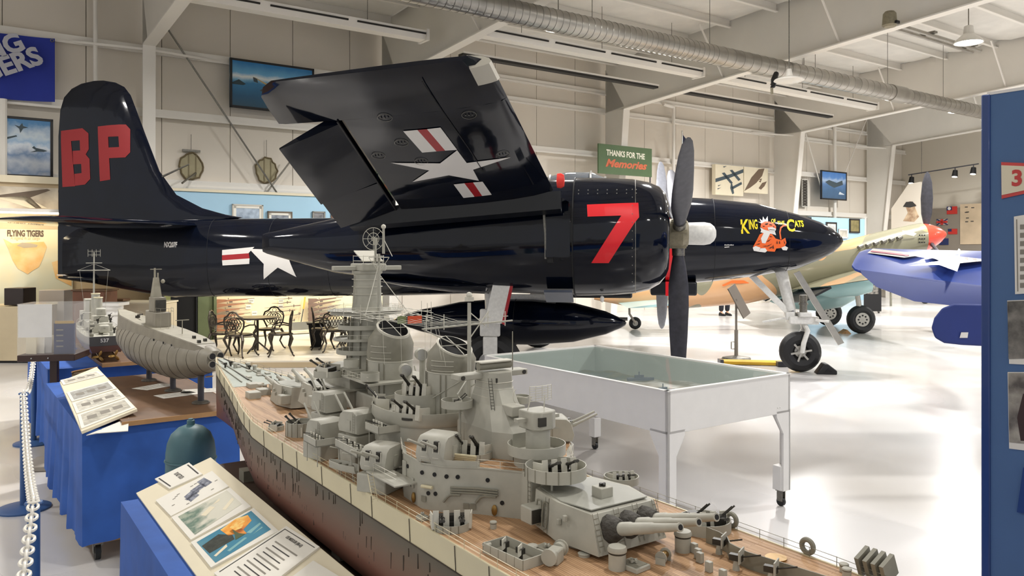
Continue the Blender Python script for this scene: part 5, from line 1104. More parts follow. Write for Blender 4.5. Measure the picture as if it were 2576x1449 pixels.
for x, z, dr_ in ((.22, .02, -1), (.52, .17, -1), (1.5, .18, 1), (1.72, .05, 1)):
    t_ = part('gun_mount', ds); MB().b2((x-.05, -.045, DZ+z), (x+.05, .045, DZ+z+.075)).build('house', SG, t_, bevel=.012); MB().cyl((x+dr_*.04, 0, DZ+z+.045), (x+dr_*.17, 0, DZ+z+.07), .006, n=6).build('barrel', SG, t_)
mt = part('mast', ds); MB().cyl((1.22, 0, DZ+.3), (1.2, 0, DZ+.82), .01, .006, 8).build('pole', SG, mt)
q = MB(); q.path([(1.2, -.16, DZ+.62), (1.2, .16, DZ+.62)], .005, 5); q.path([(1.2, -.08, DZ+.7), (1.2, .08, DZ+.7)], .004, 5); q.path([(1.2, -.16, DZ+.62), (1.2, 0, DZ+.69), (1.2, .16, DZ+.62)], .002, 3)
for z in (.79, .83): q.path([(1.18, -.06, DZ+z), (1.18, .06, DZ+z)], .003, 4)
for y in (-.06, -.02, .02, .06): q.path([(1.18, y, DZ+.77), (1.18, y, DZ+.85)], .003, 4)
for y in (-.14, .14): q.path([(1.2, y, DZ+.62), (1.1, y*.7, DZ+.18)], .0012, 3)
stuff(q.build('yards_and_radar', SG, mt))
for i in range(34):
    x = random.uniform(.05, 1.7); y = random.choice((-1, 1))*random.uniform(.02, .13); z = random.choice((.0, .0, .09)); k = i % 3
    if k == 0: MB().box((x, y, DZ+z+.02), (.03, .03, .04)).build('deck_box', SG, ds)
    elif k == 1: 
        q = MB(); q.cyl((x, y, DZ+z), (x, y, DZ+z+.04), .01, n=6); q.box((x, y, DZ+z+.045), (.03, .025, .02)); q.cyl((x, y, DZ+z+.05), (x-.05, y-.02, DZ+z+.075), .003, n=4); q.build('light_gun', K['smetal'], ds)
    else: MB().cyl((x, y-.02, DZ+z+.02), (x, y+.02, DZ+z+.02), .018, n=10).build('depth_charge', K['sgrey2'], ds)
q = MB()
for y in (-1, 1):
    pts = [V((x, y*b*.97, DZ+.035+.04*(x/2)**2)) for x, b in hbm[:-1]]; q.path(pts, .0016, 3)
    for a, b in zip(pts, pts[1:]):
        for i in range(5): c = a.lerp(b, i/5); q.cyl(c-V((0, 0, .035)), c, .0016, n=3)
stuff(q.build('guard_rail', SG, ds, smooth=False))
for y in (-.07, .07):
    t_ = part('propeller', ds); MB().cyl((-.02, y, DZ-.19), (.3, y, DZ-.17), .007, n=6).build('shaft', K['brass'], t_)
    for i in range(3): MB().sph((0, 0, .03), .03, 8, (.2, .55, 1)).build('blade', K['brass'], t_, M=X.Translation((-.02, y, DZ-.19)) @ X.Rotation(i*2*pi/3+.4, 4, 'X') @ X.Rotation(.5, 4, 'Z'))
for x in (.4, 1.0, 1.5): MB().b2((x-.03, -.1, .922), (x+.03, .1, DZ-.17)).build('cradle', K['dwood'], ds)
# ---- a wooden half-hull dish on the caption board end
p = at(214, 930, 6.55)
dsh = thing('wooden_boat_dish', 'small brown wooden boat-shaped dish at the end of the caption board', 'dish', (p.x, p.y, .965), BA+.7)
MB().loft([[V((x, w_*cos(a), .045+.05*sin(a))) for a in [pi+pi*i/10 for i in range(11)]]+[V((x, w_*.85*cos(a), .048+.035*sin(a))) for a in [2*pi-pi*i/10 for i in range(11)]] for x, w_ in ((-.13, .01), (-.08, .05), (0, .065), (.08, .05), (.13, .01))]).build('dish', mat('old_wood', srgb('6d5a40'), .5, noise=.3, scale=12), dsh, ang=60)
MB().path([(-.14, 0, .06), (-.05, .055, .052), (.05, .055, .052), (.14, 0, .06)], .006, 5).build('rope_edge', K['ply'], dsh)
# ---- caption board on the submarine table
def quadboard(name, lab, cat, A, B, C, D, th, m):
    # board with corners A B C D (world), own frame: x along AB, y along AD
    A, B, C, D = V(A), V(B), V(C), V(D); x = (B-A).normalized(); n = x.cross(D-A).normalized()
    if n.z < 0: n = -n
    y = n.cross(x)
    M = X(((x.x, y.x, n.x, A.x), (x.y, y.y, n.y, A.y), (x.z, y.z, n.z, A.z), (0, 0, 0, 1)))
    t = thing(name, lab, cat); t.matrix_world = M; inv = M.inverted()
    P = [inv @ p for p in (A, B, C, D)]
    MB().prism([(p.x, p.y) for p in P], -th, 0).build('board', m, t, bevel=.002)
    def pm(px, py):
        a = inv @ V((0, 0, EYE)); b = inv.to_3x3() @ V(((px-CX)/FP, 1, (HY-py)/FP)); q = a-b*(a.z/b.z); return q
    return t, pm
def card(t, pm, c, th=.006, m=None, name='card'):
    P = [pm(*q) for q in c]; g = part(name, t); MB().prism([(p.x, p.y) for p in P], .0005, th).build('mount', m or K['paper'], g, smooth=False)
    def uv(u, v): return P[0].lerp(P[1], u).lerp(P[3].lerp(P[2], u), v)
    return g, uv, th
def patch(g, uv, th, pts, m, nm='print', dz=.0006):
    put(nm, fill([[(0, 0), (1, 0), (1, 1)]]) if False else fill([[tuple(uv(*q))[:2] for q in pts]], lambda c: V((c.x, c.y, th+dz))), m, g)
A, B = at(205, 1085, 5.0), at(345, 1028, 5.35); C, D = at(245, 932, 6.55), at(150, 960, 6.2)
cb, pm = quadboard('caption_board', 'cream caption board with grey drawings on the submarine table', 'caption board', A, B, C, D, .02, K['cream'])
for k, c in enumerate(([(205,1080),(340,1027),(318,1003),(195,1045)], [(193,1042),(316,1001),(296,981),(182,1015)], [(181,1012),(294,979),(276,960),(168,989)], [(160,970),(262,945),(246,935),(152,958)])):
    g, uv, th = card(cb, pm, c, .006, K['paper'])
    patch(g, uv, th, [(.06, .1), (.94, .1), (.94, .9), (.06, .9)], mat('drawing_%d' % k, srgb(('cfcabb', 'd9d5c8', 'b9b7b0', 'dcd6c6')[k]), .8, noise=.35, scale=30), 'drawing')
    for i in range(3): patch(g, uv, th, [(.15+.25*i, .4), (.33+.25*i, .35), (.33+.25*i, .6), (.15+.25*i, .65)], K['inkl'], 'sketch', .0012)
MB().prism([tuple(pm(x, y))[:2] for x, y in ((215, 1083), (322, 1040), (320, 1072), (240, 1078))], -.035, -.03).build('loose_card', K['paper'], cb)
# ---- teal cylinder
p = at(480, 1055, 4.62)
cy = thing('teal_cylinder', 'tall teal metal cylinder with domed top between the draped tables', 'gas cylinder', (p.x, p.y, 0))
K['teal'] = mat('teal_paint', srgb('4b7078'), .5, noise=.15, scale=8)
h = p.z-.03; r = .138
MB().lathe([(r*.9, 0), (r, .02), (r, h-.2), (r*.99, h-.16), (r*.93, h-.1), (r*.78, h-.05), (r*.5, h-.015), (.03, h), (.001, h)], 30).build('shell', K['teal'], cy, ang=50)
MB().tor((0, 0, h-.2), r+.001, .006, 30, 6).build('weld_band', K['teal'], cy); MB().lathe([(.022, h-.01), (.022, h+.025), (.014, h+.028), (.014, h+.035), (.001, h+.035)], 12).build('valve_boss', K['teal'], cy)
# ---- the plinth of the battleship
pl = thing('battleship_plinth', 'long blue draped plinth with dark top carrying the battleship model', 'table', BS.location, SA)
drape([(1.4, -.78), (6.0, -.78), (6.0, .4), (1.0, .4), (1.0, -.42), (1.4, -.42)], .05, .86, .012).build('cloth', K['blue'], pl, ang=60)
MB().b2((1.02, -.4, .855), (5.98, .38, .866)).build('top', mat('plinth_top', srgb('4a3a30'), .5, noise=.2, scale=5), pl)
# ---- big caption board in front of the battleship
A, B = at(342, 1240, 3.717), at(530, 1150, 3.86); e = V((.57, -.8215, 0)); C = B+e*2.3; D = A+e*2.3
cb2, pm = quadboard('caption_board', 'long cream caption board with paintings beside the battleship model', 'caption board', A, B, C, D, .014, K['cream'])
MB().b2((.24, -.2, -.12), (.3, -2.2, -.014)).build('support', K['cream'], cb2)
def pcard(c, nm, th=.008): return card(cb2, pm, c, th, K['paper'], nm)
g, uv, th = pcard([(391,1208),(477,1167),(511,1196),(428,1233)], 'warning_card')
def tline(g, uv, th, u, v, s, w_, size, m=K['ink'], rot=0, bold=0):
    a = uv(u-.05, v); b = uv(u+.05, v); d = (b-a).normalized(); d = d if not rot else V((-d.y, d.x, 0))*rot; n = V((-d.y, d.x, 0)); c = uv(u, v)
    M = X(((d.x, n.x, 0, c.x), (d.y, n.y, 0, c.y), (0, 0, 1, th+.0008), (0, 0, 0, 1))); return text('lettering', s, size, m, g, M, bold=bold, wid=w_)
def W(g, uv, th, u, v, s, w_, size, m=K['ink'], bold=0, du=(1, 0)):
    a = uv(u-.04*du[0], v-.04*du[1]); b = uv(u+.04*du[0], v+.04*du[1]); d = (b-a); d.z = 0; d.normalize(); n = V((-d.y, d.x, 0)); c = uv(u, v)
    return text('lettering', s, size, m, g, X(((d.x, n.x, 0, c.x), (d.y, n.y, 0, c.y), (0, 0, 1, th+.0008), (0, 0, 0, 1))), bold=bold, wid=w_)
W(g, uv, th, .5, .5, 'DO NOT TOUCH', .115, .028, bold=.0008, du=(0, 1))
for q in ([(.06, .1), (.1, .1), (.1, .9), (.06, .9)], [(.9, .1), (.94, .1), (.94, .9), (.9, .9)]): patch(g, uv, th, q, K['ink'], 'rule')
g, uv, th = pcard([(393,1262),(535,1188),(577,1227),(432,1302)], 'gun_drawing_card')
gm = mat('gun_drawing_ink', srgb('44485c'), .7, noise=.5, scale=60, col2=srgb('9ca0ac'))
for q in ([(.36, .5), (.52, .4), (.56, .75), (.38, .85)], [(.5, .38), (.72, .3), (.74, .5), (.54, .6)], [(.68, .16), (.82, .12), (.86, .5), (.72, .55)], [(.34, .62), (.6, .55), (.6, .62), (.36, .72)]): patch(g, uv, th, q, gm, 'drawing')
for u, v in ((.2, .35), (.25, .3), (.3, .25), (.55, .2), (.62, .18), (.12, .6), (.3, .85), (.75, .78), (.9, .5)): patch(g, uv, th, [(u, v), (u+.05, v), (u+.05, v+.03), (u, v+.03)], K['inkl'], 'caption_line')
def ptmat(nm, stops, sc=14, nz=.9, axis=0, lo=0, hi=.3): return grad(nm, stops, axis, lo, hi, .6, nz, sc)
g, uv, th = pcard([(433,1305),(580,1230),(633,1278),(482,1362)], 'green_painting')
patch(g, uv, th, [(.07, .06), (.86, .1), (.83, .66), (.05, .9)] if False else [(.08, .1), (.93, .05), (.93, .78), (.09, .93)], ptmat('green_sea_painting', [(0, srgb('4a4a3e')), (.35, srgb('5d7361')), (.6, srgb('a8b09c')), (.75, srgb('5f7b6c')), (1, srgb('d5d2c2'))], 16), 'picture')
for q in ([(.35, .45), (.55, .3), (.6, .42), (.4, .55)], [(.6, .3), (.75, .2), (.72, .3)], [(.65, .62), (.9, .4), (.9, .5), (.68, .7)]): patch(g, uv, th, q, K['cream'], 'paint_stroke', .001)
g, uv, th = pcard([(482,1368),(640,1282),(703,1340),(533,1432)], 'burning_ship_painting')
patch(g, uv, th, [(.06, .1), (.94, .05), (.94, .86), (.08, .95)], ptmat('fire_and_sea_painting', [(0, srgb('34525c')), (.4, srgb('3f6f7c')), (.6, srgb('5a8fa0')), (1, srgb('2f7f9c'))], 18, .7), 'picture')
fm2 = grad('flame_painting', [(0, srgb('c86a22')), (.5, srgb('f0a02e')), (1, srgb('f7e08a'))], 1, -1.0, -.8, .6, 1.2, 25)
for q in ([(.42, .12), (.7, .04), (.86, .12), (.84, .34), (.62, .5), (.45, .42)], [(.5, .3), (.66, .28), (.66, .62), (.54, .62)]): patch(g, uv, th, q, fm2, 'flame', .0009)
patch(g, uv, th, [(.54, .2), (.7, .13), (.78, .24), (.66, .4), (.57, .38)], mat('flame_core', srgb('f6dc86'), .7, noise=.3, scale=60, col2=srgb('f0a844')), 'flame', .0012)
for q in ([(.66, .6), (.9, .52), (.9, .58), (.7, .68)], [(.3, .8), (.6, .7), (.62, .75), (.32, .86)], [(.7, .74), (.88, .66), (.88, .7)]): patch(g, uv, th, q, mat('sea_light', srgb('7fb0b4'), .7), 'paint_stroke', .001)
patch(g, uv, th, [(.08, .3), (.36, .22), (.5, .45), (.48, .6), (.1, .62)], mat('smoke_paint', srgb('3b4038'), .8, noise=.5, scale=40), 'smoke', .0009)
patch(g, uv, th, [(.52, .5), (.55, .3), (.58, .5), (.64, .62), (.48, .64)], mat('tower_paint', srgb('4d5a3c'), .8), 'ship_shape', .0013); patch(g, uv, th, [(.12, .75), (.35, .62), (.34, .7), (.14, .8)], K['cream'], 'wake', .0013)
g, uv, th = pcard([(540,1446),(722,1328),(806,1380),(625,1519)], 'history_sheet')
W(g, uv, th, .88, .5, 'USS MISSOURI (BB-63)', .13, .017, bold=.0004, du=(0, 1))
for i in range(5): patch(g, uv, th, [(.74-.13*i, .2), (.76-.13*i, .2), (.76-.13*i, .85-.1*(i % 2)), (.74-.13*i, .85-.1*(i % 2))], K['inkl'], 'print_line'); patch(g, uv, th, [(.68-.13*i, .25), (.695-.13*i, .25), (.695-.13*i, .75), (.68-.13*i, .75)], K['ink'], 'print_line')
for q in ([(.05, .05), (.95, .05), (.95, .07), (.05, .07)], [(.95, .05), (.96, .05), (.96, .95), (.95, .95)]): patch(g, uv, th, q, K['ink'], 'rule')
g, uv, th = pcard([(640,1530),(790,1415),(880,1470),(730,1590)], 'blank_card')
# ---- stanchions and the white chain
K['post'] = mat('stanchion_blue', srgb('3a5f94'), .45, noise=.08)
pts = [(-4.98, 8.28), (-3.79, 6.17), (-2.1, 3.49)]
labs = ['blue stanchion farthest along the white chain, behind the acrylic box', 'blue stanchion in the middle of the white chain, round base in view', 'nearest blue stanchion at the lower left corner']
for (x, y), lb in zip(pts, labs):
    t = thing('stanchion', lb, 'stanchion', (x, y, 0), 0, 'blue stanchions'); MB().lathe([(.19, 0), (.19, .012), (.17, .02), (.04, .035), (.001, .035)], 28).build('base', K['post'], t)
    MB().cyl((0, 0, .02), (0, 0, .88), .026, n=14).build('post', K['post'], t); MB().tor((0, 0, .895), .03, .007, 20, 6).build('ring', K['post'], t)
link = MB(); link.path([V((.02*cos(a), .032*math.copysign(abs(sin(a))**.8, sin(a)), 0)) for a in [2*pi*i/14 for i in range(14)]], .0065, 6, True); LK = link.mesh('link')
ch = thing('plastic_chain', 'white plastic chain hung between the blue stanchions', 'chain')
K['chain'] = mat('white_plastic', srgb('eeeae0'), .4)
nodes = [(-4.98, 8.28, .9), (-3.79, 6.17, .9), (-2.1, 3.49, .9), (-.62, .75, .9)]
for (a, b) in zip(nodes, nodes[1:]):
    a, b = V(a), V(b); Ln_ = (b-a).length; sag = .13; n = int(Ln_/.05)
    for i in range(n+1):
        f = i/n; p = a.lerp(b, f)-V((0, 0, sag*4*f*(1-f))); t = (b-a).normalized()-V((0, 0, sag*4*(1-2*f)/Ln_)); t.normalize(); q = t.orthogonal().normalized() if False else V((0, 0, 1)).cross(t).normalized(); w2 = t.cross(q)
        c, s = (q, w2) if i % 2 else (w2, q)
        put('link', LK, K['chain'], ch, M=X(((c.x, t.x, s.x, p.x), (c.y, t.y, s.y, p.y), (c.z, t.z, s.z, p.z), (0, 0, 0, 1))))
# ---- acrylic brochure box on a pole
p = on(137, 1172); ab = thing('brochure_box', 'clear acrylic box with white sheet and leaflets on a brown pole', 'display box', (p.x, p.y, 0), .18)
K['acry'] = mat('acrylic', (.9, .9, .88), .06, alpha=.1); K['dbrown'] = mat('dark_brown_paint', srgb('3a2620'), .45)
MB().b2((-.22, -.2, .0), (.22, .2, .05)).build('base_plate', mat('base_grey', srgb('a29a8e'), .6), ab, bevel=.01)
MB().b2((-.03, -.03, .05), (.03, .03, 1.0)).build('pole', K['dbrown'], ab); MB().b2((-.24, -.2, 1.0), (.24, .2, 1.06)).build('tray', K['dbrown'], ab, bevel=.005)
for c, d in (((0, -.19, 1.29), (.48, .006, .46)), ((0, .19, 1.29), (.48, .006, .46)), ((-.24, 0, 1.29), (.006, .38, .46)), ((.24, 0, 1.29), (.006, .38, .46)), ((0, 0, 1.52), (.486, .386, .006))): MB().box(c, d).build('acrylic_panel', K['acry'], ab)
MB().box((-.09, -.2, 1.37), (.28, .004, .3)).build('white_sheet', K['white'], ab)
MB().box((.14, -.15, 1.2), (.18, .01, .28)).build('navy_leaflet', mat('leaflet_navy', srgb('2b3560'), .5), ab)
for i in range(4): MB().box((.1, -.156, 1.28-.05*i), (.06, .002, .012)).build('leaflet_text', K['inkl'], ab)
MB().box((.14, -.156, 1.35), (.16, .003, .025)).build('leaflet_header', mat('leaflet_gold', srgb('b89a5a'), .5), ab)
for i in range(5): MB().box((-.16+.05*i, -.1+.03*i, 1.14), (.1, .012, .16), rz=.2*i-.3).build('brochure', (K['cream'], K['paper'], K['white'])[i % 3], ab)
for x in (-.12, .02): MB().sph((x, -.203, 1.03), .008, 8).build('screw', K['silver'], ab)
# ================================================================= white glass case
gc = thing('glass_case', 'white table case with glass top and harbour diorama on casters', 'display case', (1.066, 5.44, 0), BA)
K['casew'] = mat('case_white', srgb('e8e6e3'), .35, noise=.03); LU, LV, TH_, AP = 1.37, 2.3, 1.04, .3
for c, d in (((LU/2, .015, TH_-AP/2), (LU, .03, AP)), ((LU/2, LV-.015, TH_-AP/2), (LU, .03, AP)), ((.015, LV/2, TH_-AP/2), (.03, LV, AP)), ((LU-.015, LV/2, TH_-AP/2), (.03, LV, AP))): MB().box(c, d).build('apron', K['casew'], gc, bevel=.004)
for c, d in (((LU/2, .012, TH_), (LU+.01, .034, .008)), ((LU/2, LV-.012, TH_), (LU+.01, .034, .008)), ((.012, LV/2, TH_), (.034, LV, .008)), ((LU-.012, LV/2, TH_), (.034, LV, .008))): MB().box(c, d).build('glass_rail', K['white'], gc)
MB().b2((.02, .02, TH_-.012), (LU-.02, LV-.02, TH_-.006)).build('glass', mat('case_glass', (.75, .85, .82), .02, alpha=.12, spec=.6), gc)
def terr(x, y): return .02*sin(x*7+1)*cos(y*5)+.012*sin(x*19)*sin(y*13)+(.06*max(0, sin(y*2.2-.6))*max(0, x-.55))
n1, n2 = 28, 44; m = MB(); zb = TH_-.24
m.loft([[V((.03+(LU-.06)*i/n1, .03+(LV-.06)*j/n2, zb+terr((LU)*i/n1, LV*j/n2))) for i in range(n1+1)] for j in range(n2+1)], closed=False)
m.build('diorama_sea', grad('diorama_sea_land', [(0, srgb('46555a')), (.4, srgb('61706c')), (.52, srgb('5d6650')), (.7, srgb('8d8468')), (.85, srgb('a9a596')), (1, srgb('d5d5cf'))], 2, zb-.03, zb+.06, .3, .7, 9), gc, ang=60)
LN_ = mat('case_liner', srgb('aab6ae'), .35)
for c, d in (((LU/2, .034, TH_-.13), (LU-.06, .006, .24)), ((LU/2, LV-.034, TH_-.13), (LU-.06, .006, .24)), ((.034, LV/2, TH_-.13), (.006, LV-.06, .24)), ((LU-.034, LV/2, TH_-.13), (.006, LV-.06, .24))): MB().box(c, d).build('liner', LN_, gc)
MB().b2((.02, .02, zb-.04), (LU-.02, LV-.02, zb-.03)).build('tray', K['casew'], gc)
mb = mat('mini_ship_blue', srgb('3f5064'), .5); mr_ = mat('mini_ship_red', srgb('8f4a3f'), .5)
for k in range(9):
    x, y, a = random.uniform(.25, LU-.25), random.uniform(.3, LV-.6), random.uniform(-.5, .8); t_ = part('miniature_ship', gc); t_.matrix_local = X.Translation((x, y, zb+terr(x, y)+.012)) @ X.Rotation(a, 4, 'Z')
    MB().prism([(-.12, -.02), (.06, -.022), (.13, 0), (.06, .022), (-.12, .02)], 0, .025).build('hull', mr_ if k == 4 else mb, t_); MB().b2((-.05, -.012, .025), (.03, .012, .05)).cyl((-.01, 0, .05), (-.01, 0, .08), .005, n=6).build('superstructure', mb, t_)
def caseleg(x, y, sx, sy):
    t_ = part('leg', gc); t_.matrix_local = X.Translation((x, y, 0)) @ X.Diagonal((sx, sy, 1, 1)); zt = TH_-AP
    MB().prism([(0, .13), (.085, .13), (.085, zt-.16), (.17, zt-.02), (.17, zt+.02), (0, zt+.02)], 0, .018, X(((1,0,0,0),(0,0,1,0),(0,1,0,0),(0,0,0,1)))).build('leg_plate', K['casew'], t_, smooth=False)
    MB().prism([(0, .13), (.085, .13), (.085, zt-.16), (.17, zt-.02), (.17, zt+.02), (0, zt+.02)], 0, .018, X(((0,0,1,0),(1,0,0,0),(0,1,0,0),(0,0,0,1)))).build('leg_plate', K['casew'], t_, smooth=False)
    MB().b2((.018, .018, .13), (.095, .095, .32)).build('foot_block', K['casew'], t_, bevel=.003)
    MB().cyl((.035, .05, .035), (.06, .05, .035), .035, n=16).build('caster_wheel', K['rub'], t_); MB().box((.03, .05, .085), (.006, .05, .09)).box((.066, .05, .085), (.006, .05, .09)).b2((.02, .02, .12), (.08, .08, .132)).build('caster_fork', K['steel'], t_)
for x, y, sx, sy in ((0, 0, 1, 1), (LU, 0, -1, 1), (0, LV, 1, -1), (LU, LV, -1, -1)): caseleg(x, y, sx, sy)
for x in (LU-.16, LU-.13): MB().sph((x, -.001, TH_-AP+.05), .006, 8).build('screw', K['white'], gc)
# ================================================================= blue partition at the right edge
d0 = 3.2; pr_ = at(2484, 632, d0); u0 = pr_.x*cos(BA)+pr_.y*sin(BA); v0 = -pr_.x*sin(BA)+pr_.y*cos(BA)
bp = thing('blue_partition', 'tall blue display partition with posters at the right edge', 'partition', RB @ V((u0, v0, 0)), BA)
K['pblue'] = mat('partition_blue', srgb('4f6f9c'), .7, noise=.06, scale=4); K['pedge'] = mat('partition_trim', srgb('23407c'), .4, 0, .3)
ht = 2+392/2000*d0
MB().b2((0, -1.4, .02), (.05, 0, ht)).build('panel', K['pblue'], bp); MB().b2((-.008, -.012, .0), (.06, .022, ht+.004)).build('edge_trim', K['pedge'], bp, bevel=.006); MB().b2((-.004, -1.4, ht), (.055, 0, ht+.012)).build('top_trim', K['insig'], bp)
for y in (-.2, -1.2): MB().b2((-.2, y-.03, 0), (.25, y+.03, .03)).build('foot', K['pedge'], bp)
ip = (RB @ X.Translation((u0, v0, 0))).inverted()
def pp(x, y): q = hit(x, y, -.001, ip, 0); return q
def ppoly(nm, L, m, x0=-.006): MB().loft([[V((xx, pp(*p).y, pp(*p).z)) for p in L] for xx in (x0, .001)]).build(nm, m, bp, smooth=False)
ppoly('number_sign_edge', [(2520,408),(2620,412),(2620,478),(2521,500)], mat('sign_red', srgb('cf4a48'), .5)); ppoly('number_sign', [(2521,416),(2620,420),(2620,470),(2522,491)], K['cream'], -.009)
q = pp(2561, 450); text('numeral', '3', .085, mat('numeral_red', srgb('c8403f'), .5), bp, face_M((-.0105, q.y, q.z), (-1, 0, 0)), bold=.003)
ppoly('text_poster', [(2552,545),(2640,530),(2640,735),(2555,740)], K['paper']); ppoly('text_poster_border', [(2558,552),(2560,552),(2563,733),(2561,733)], K['inkl'], -.008)
for k in range(8): ppoly('print_line', [(2568,565+21*k),(2640,562+21*k),(2640,574+21*k),(2568,577+21*k)], K['inkl'], -.008)
ph1 = mat('photo_grey', srgb('8e8a82'), .5, noise=.7, scale=14, col2=srgb('3a3836')); ph2 = mat('photo_sepia', srgb('b9b3a6'), .5, noise=.6, scale=10, col2=srgb('5a5450'))
ppoly('photo_card', [(2535,756),(2640,752),(2640,920),(2540,915)], K['paper']); ppoly('photograph', [(2536,758),(2640,754),(2640,900),(2539,903)], ph1, -.008)
ppoly('photo_card', [(2536,936),(2640,936),(2640,1140),(2540,1128)], K['paper']); ppoly('photograph', [(2538,938),(2640,938),(2640,1122),(2541,1112)], ph2, -.008)
ppoly('photo_figure', [(2576,990),(2640,985),(2640,1110),(2570,1108),(2561,1050)], mat('figure_brown', srgb('3c2a28'), .6), -.0095)
ppoly('side_flap', [(2577,1175),(2640,1160),(2640,1300),(2561,1287)], K['pedge'], -.012)
# ================================================================= the camouflaged single-engined fighter
pk = thing('camouflaged_fighter', 'tan and olive camouflaged fighter with red spinner behind the navy plane', 'airplane', (0, 20.35, 0), 0)
def camo():
    m = mat('camouflage', srgb('c69a6e'), .25, 0, .5); nt = m.node_tree; N = nt.nodes; p = N['Principled BSDF']
    tc = N.new('ShaderNodeTexCoord'); nz = N.new('ShaderNodeTexNoise'); nz.inputs['Scale'].default_value = .55; nz.inputs['Detail'].default_value = 1
    rp = N.new('ShaderNodeValToRGB'); rp.color_ramp.interpolation = 'CONSTANT'; rp.color_ramp.elements[0].color = (*srgb('7f7c66'), 1); rp.color_ramp.elements[1].color = (*srgb('c4986c'), 1); rp.color_ramp.elements[1].position = .5
    nt.links.new(tc.outputs['Object'], nz.inputs['Vector']); nt.links.new(nz.outputs['Fac'], rp.inputs[0]); nt.links.new(rp.outputs[0], p.inputs['Base Color']); return m
K['camo'] = camo(); K['under'] = mat('underside_blue', srgb('a3c4c4'), .3, 0, .4)
PKF = [(2.1, .84, .76, .04), (3.0, 1.1, .58, .18), (4.5, 1.45, .54, .34), (6.0, 1.85, .66, .46), (7.2, 2.12, .92, .5), (8.5, 2.27, 1.22, .5), (9.4, 2.5, 1.5, .48), (10.2, 2.68, 1.82, .44), (10.45, 2.72, 1.92, .42)]
m = MB(); m.loft([sring(x, t, b, w_, 28, 2.2) for x, t, b, w_ in PKF]); m.build('fuselage', K['camo'], pk, ang=50)
m = MB(); m.loft([sring(x, t, b, w_, 28, 2.1) for x, t, b, w_ in ((8.9, 1.5, 1.28, .2), (9.6, 1.75, 1.45, .3), (10.25, 1.95, 1.7, .28))]); m.build('chin_intake', K['camo'], pk, ang=50)
m = MB(); m.loft([[V((x, r_*cos(a), zc+r_*sin(a))) for a in [2*pi*i/24 for i in range(24)]] for x, r_, zc in ((10.44, .38, 2.33), (10.65, .34, 2.36), (10.9, .22, 2.4), (11.08, .08, 2.43), (11.13, .005, 2.435))]); m.build('spinner', mat('spinner_red', srgb('e5452f'), .25, 0, .6), pk, ang=60)
bl_ = MB(); bl_.loft([[V((t_*cos(a), w_*sin(a), z)) for a in [2*pi*i/10 for i in range(10)]] for z, w_, t_ in ((.3, .06, .05), (.6, .13, .04), (1.0, .15, .03), (1.4, .12, .02), (1.62, .06, .012), (1.68, .01, .004))]); bm_ = bl_.mesh('blade', True, 60)
for i in range(3): put('propeller_blade', bm_, K['gun'], pk, M=X.Translation((10.6, 0, 2.35)) @ X.Rotation(R(2+120*i), 4, 'X') @ X.Rotation(.9, 4, 'Z'))
for k in range(6): MB().cyl((8.75+.2*k, -.49+.01*k, 2.13+.045*k), (8.62+.2*k, -.56+.01*k, 2.09+.045*k), .05, .045, 10).build('exhaust_stack', K['steel'], pk)
MB().add([(10.0, -.46, 2.5), (9.75, -.475, 2.52), (9.85, -.475, 2.42), (10.05, -.46, 2.38), (10.13, -.45, 2.44)], [(0,1,2,3,4)]).build('shark_eye', K['insig'], pk)
for i in range(3):
    for j in range(3): MB().cyl((10.2+.06*i, -.45, 2.22+.09*j), (10.2+.06*i, -.462, 2.22+.09*j), .018, n=10).build('vent_hole', K['black'], pk)
m = MB(); m.loft([sring(x, t, b, w_, 20, 2.0) for x, t, b, w_ in ((6.2, 1.9, 1.6, .3), (6.7, 2.4, 1.8, .36), (7.4, 2.55, 1.9, .36), (8.0, 2.3, 2.0, .25))]); m.build('canopy', K['glass'], pk, ang=50)
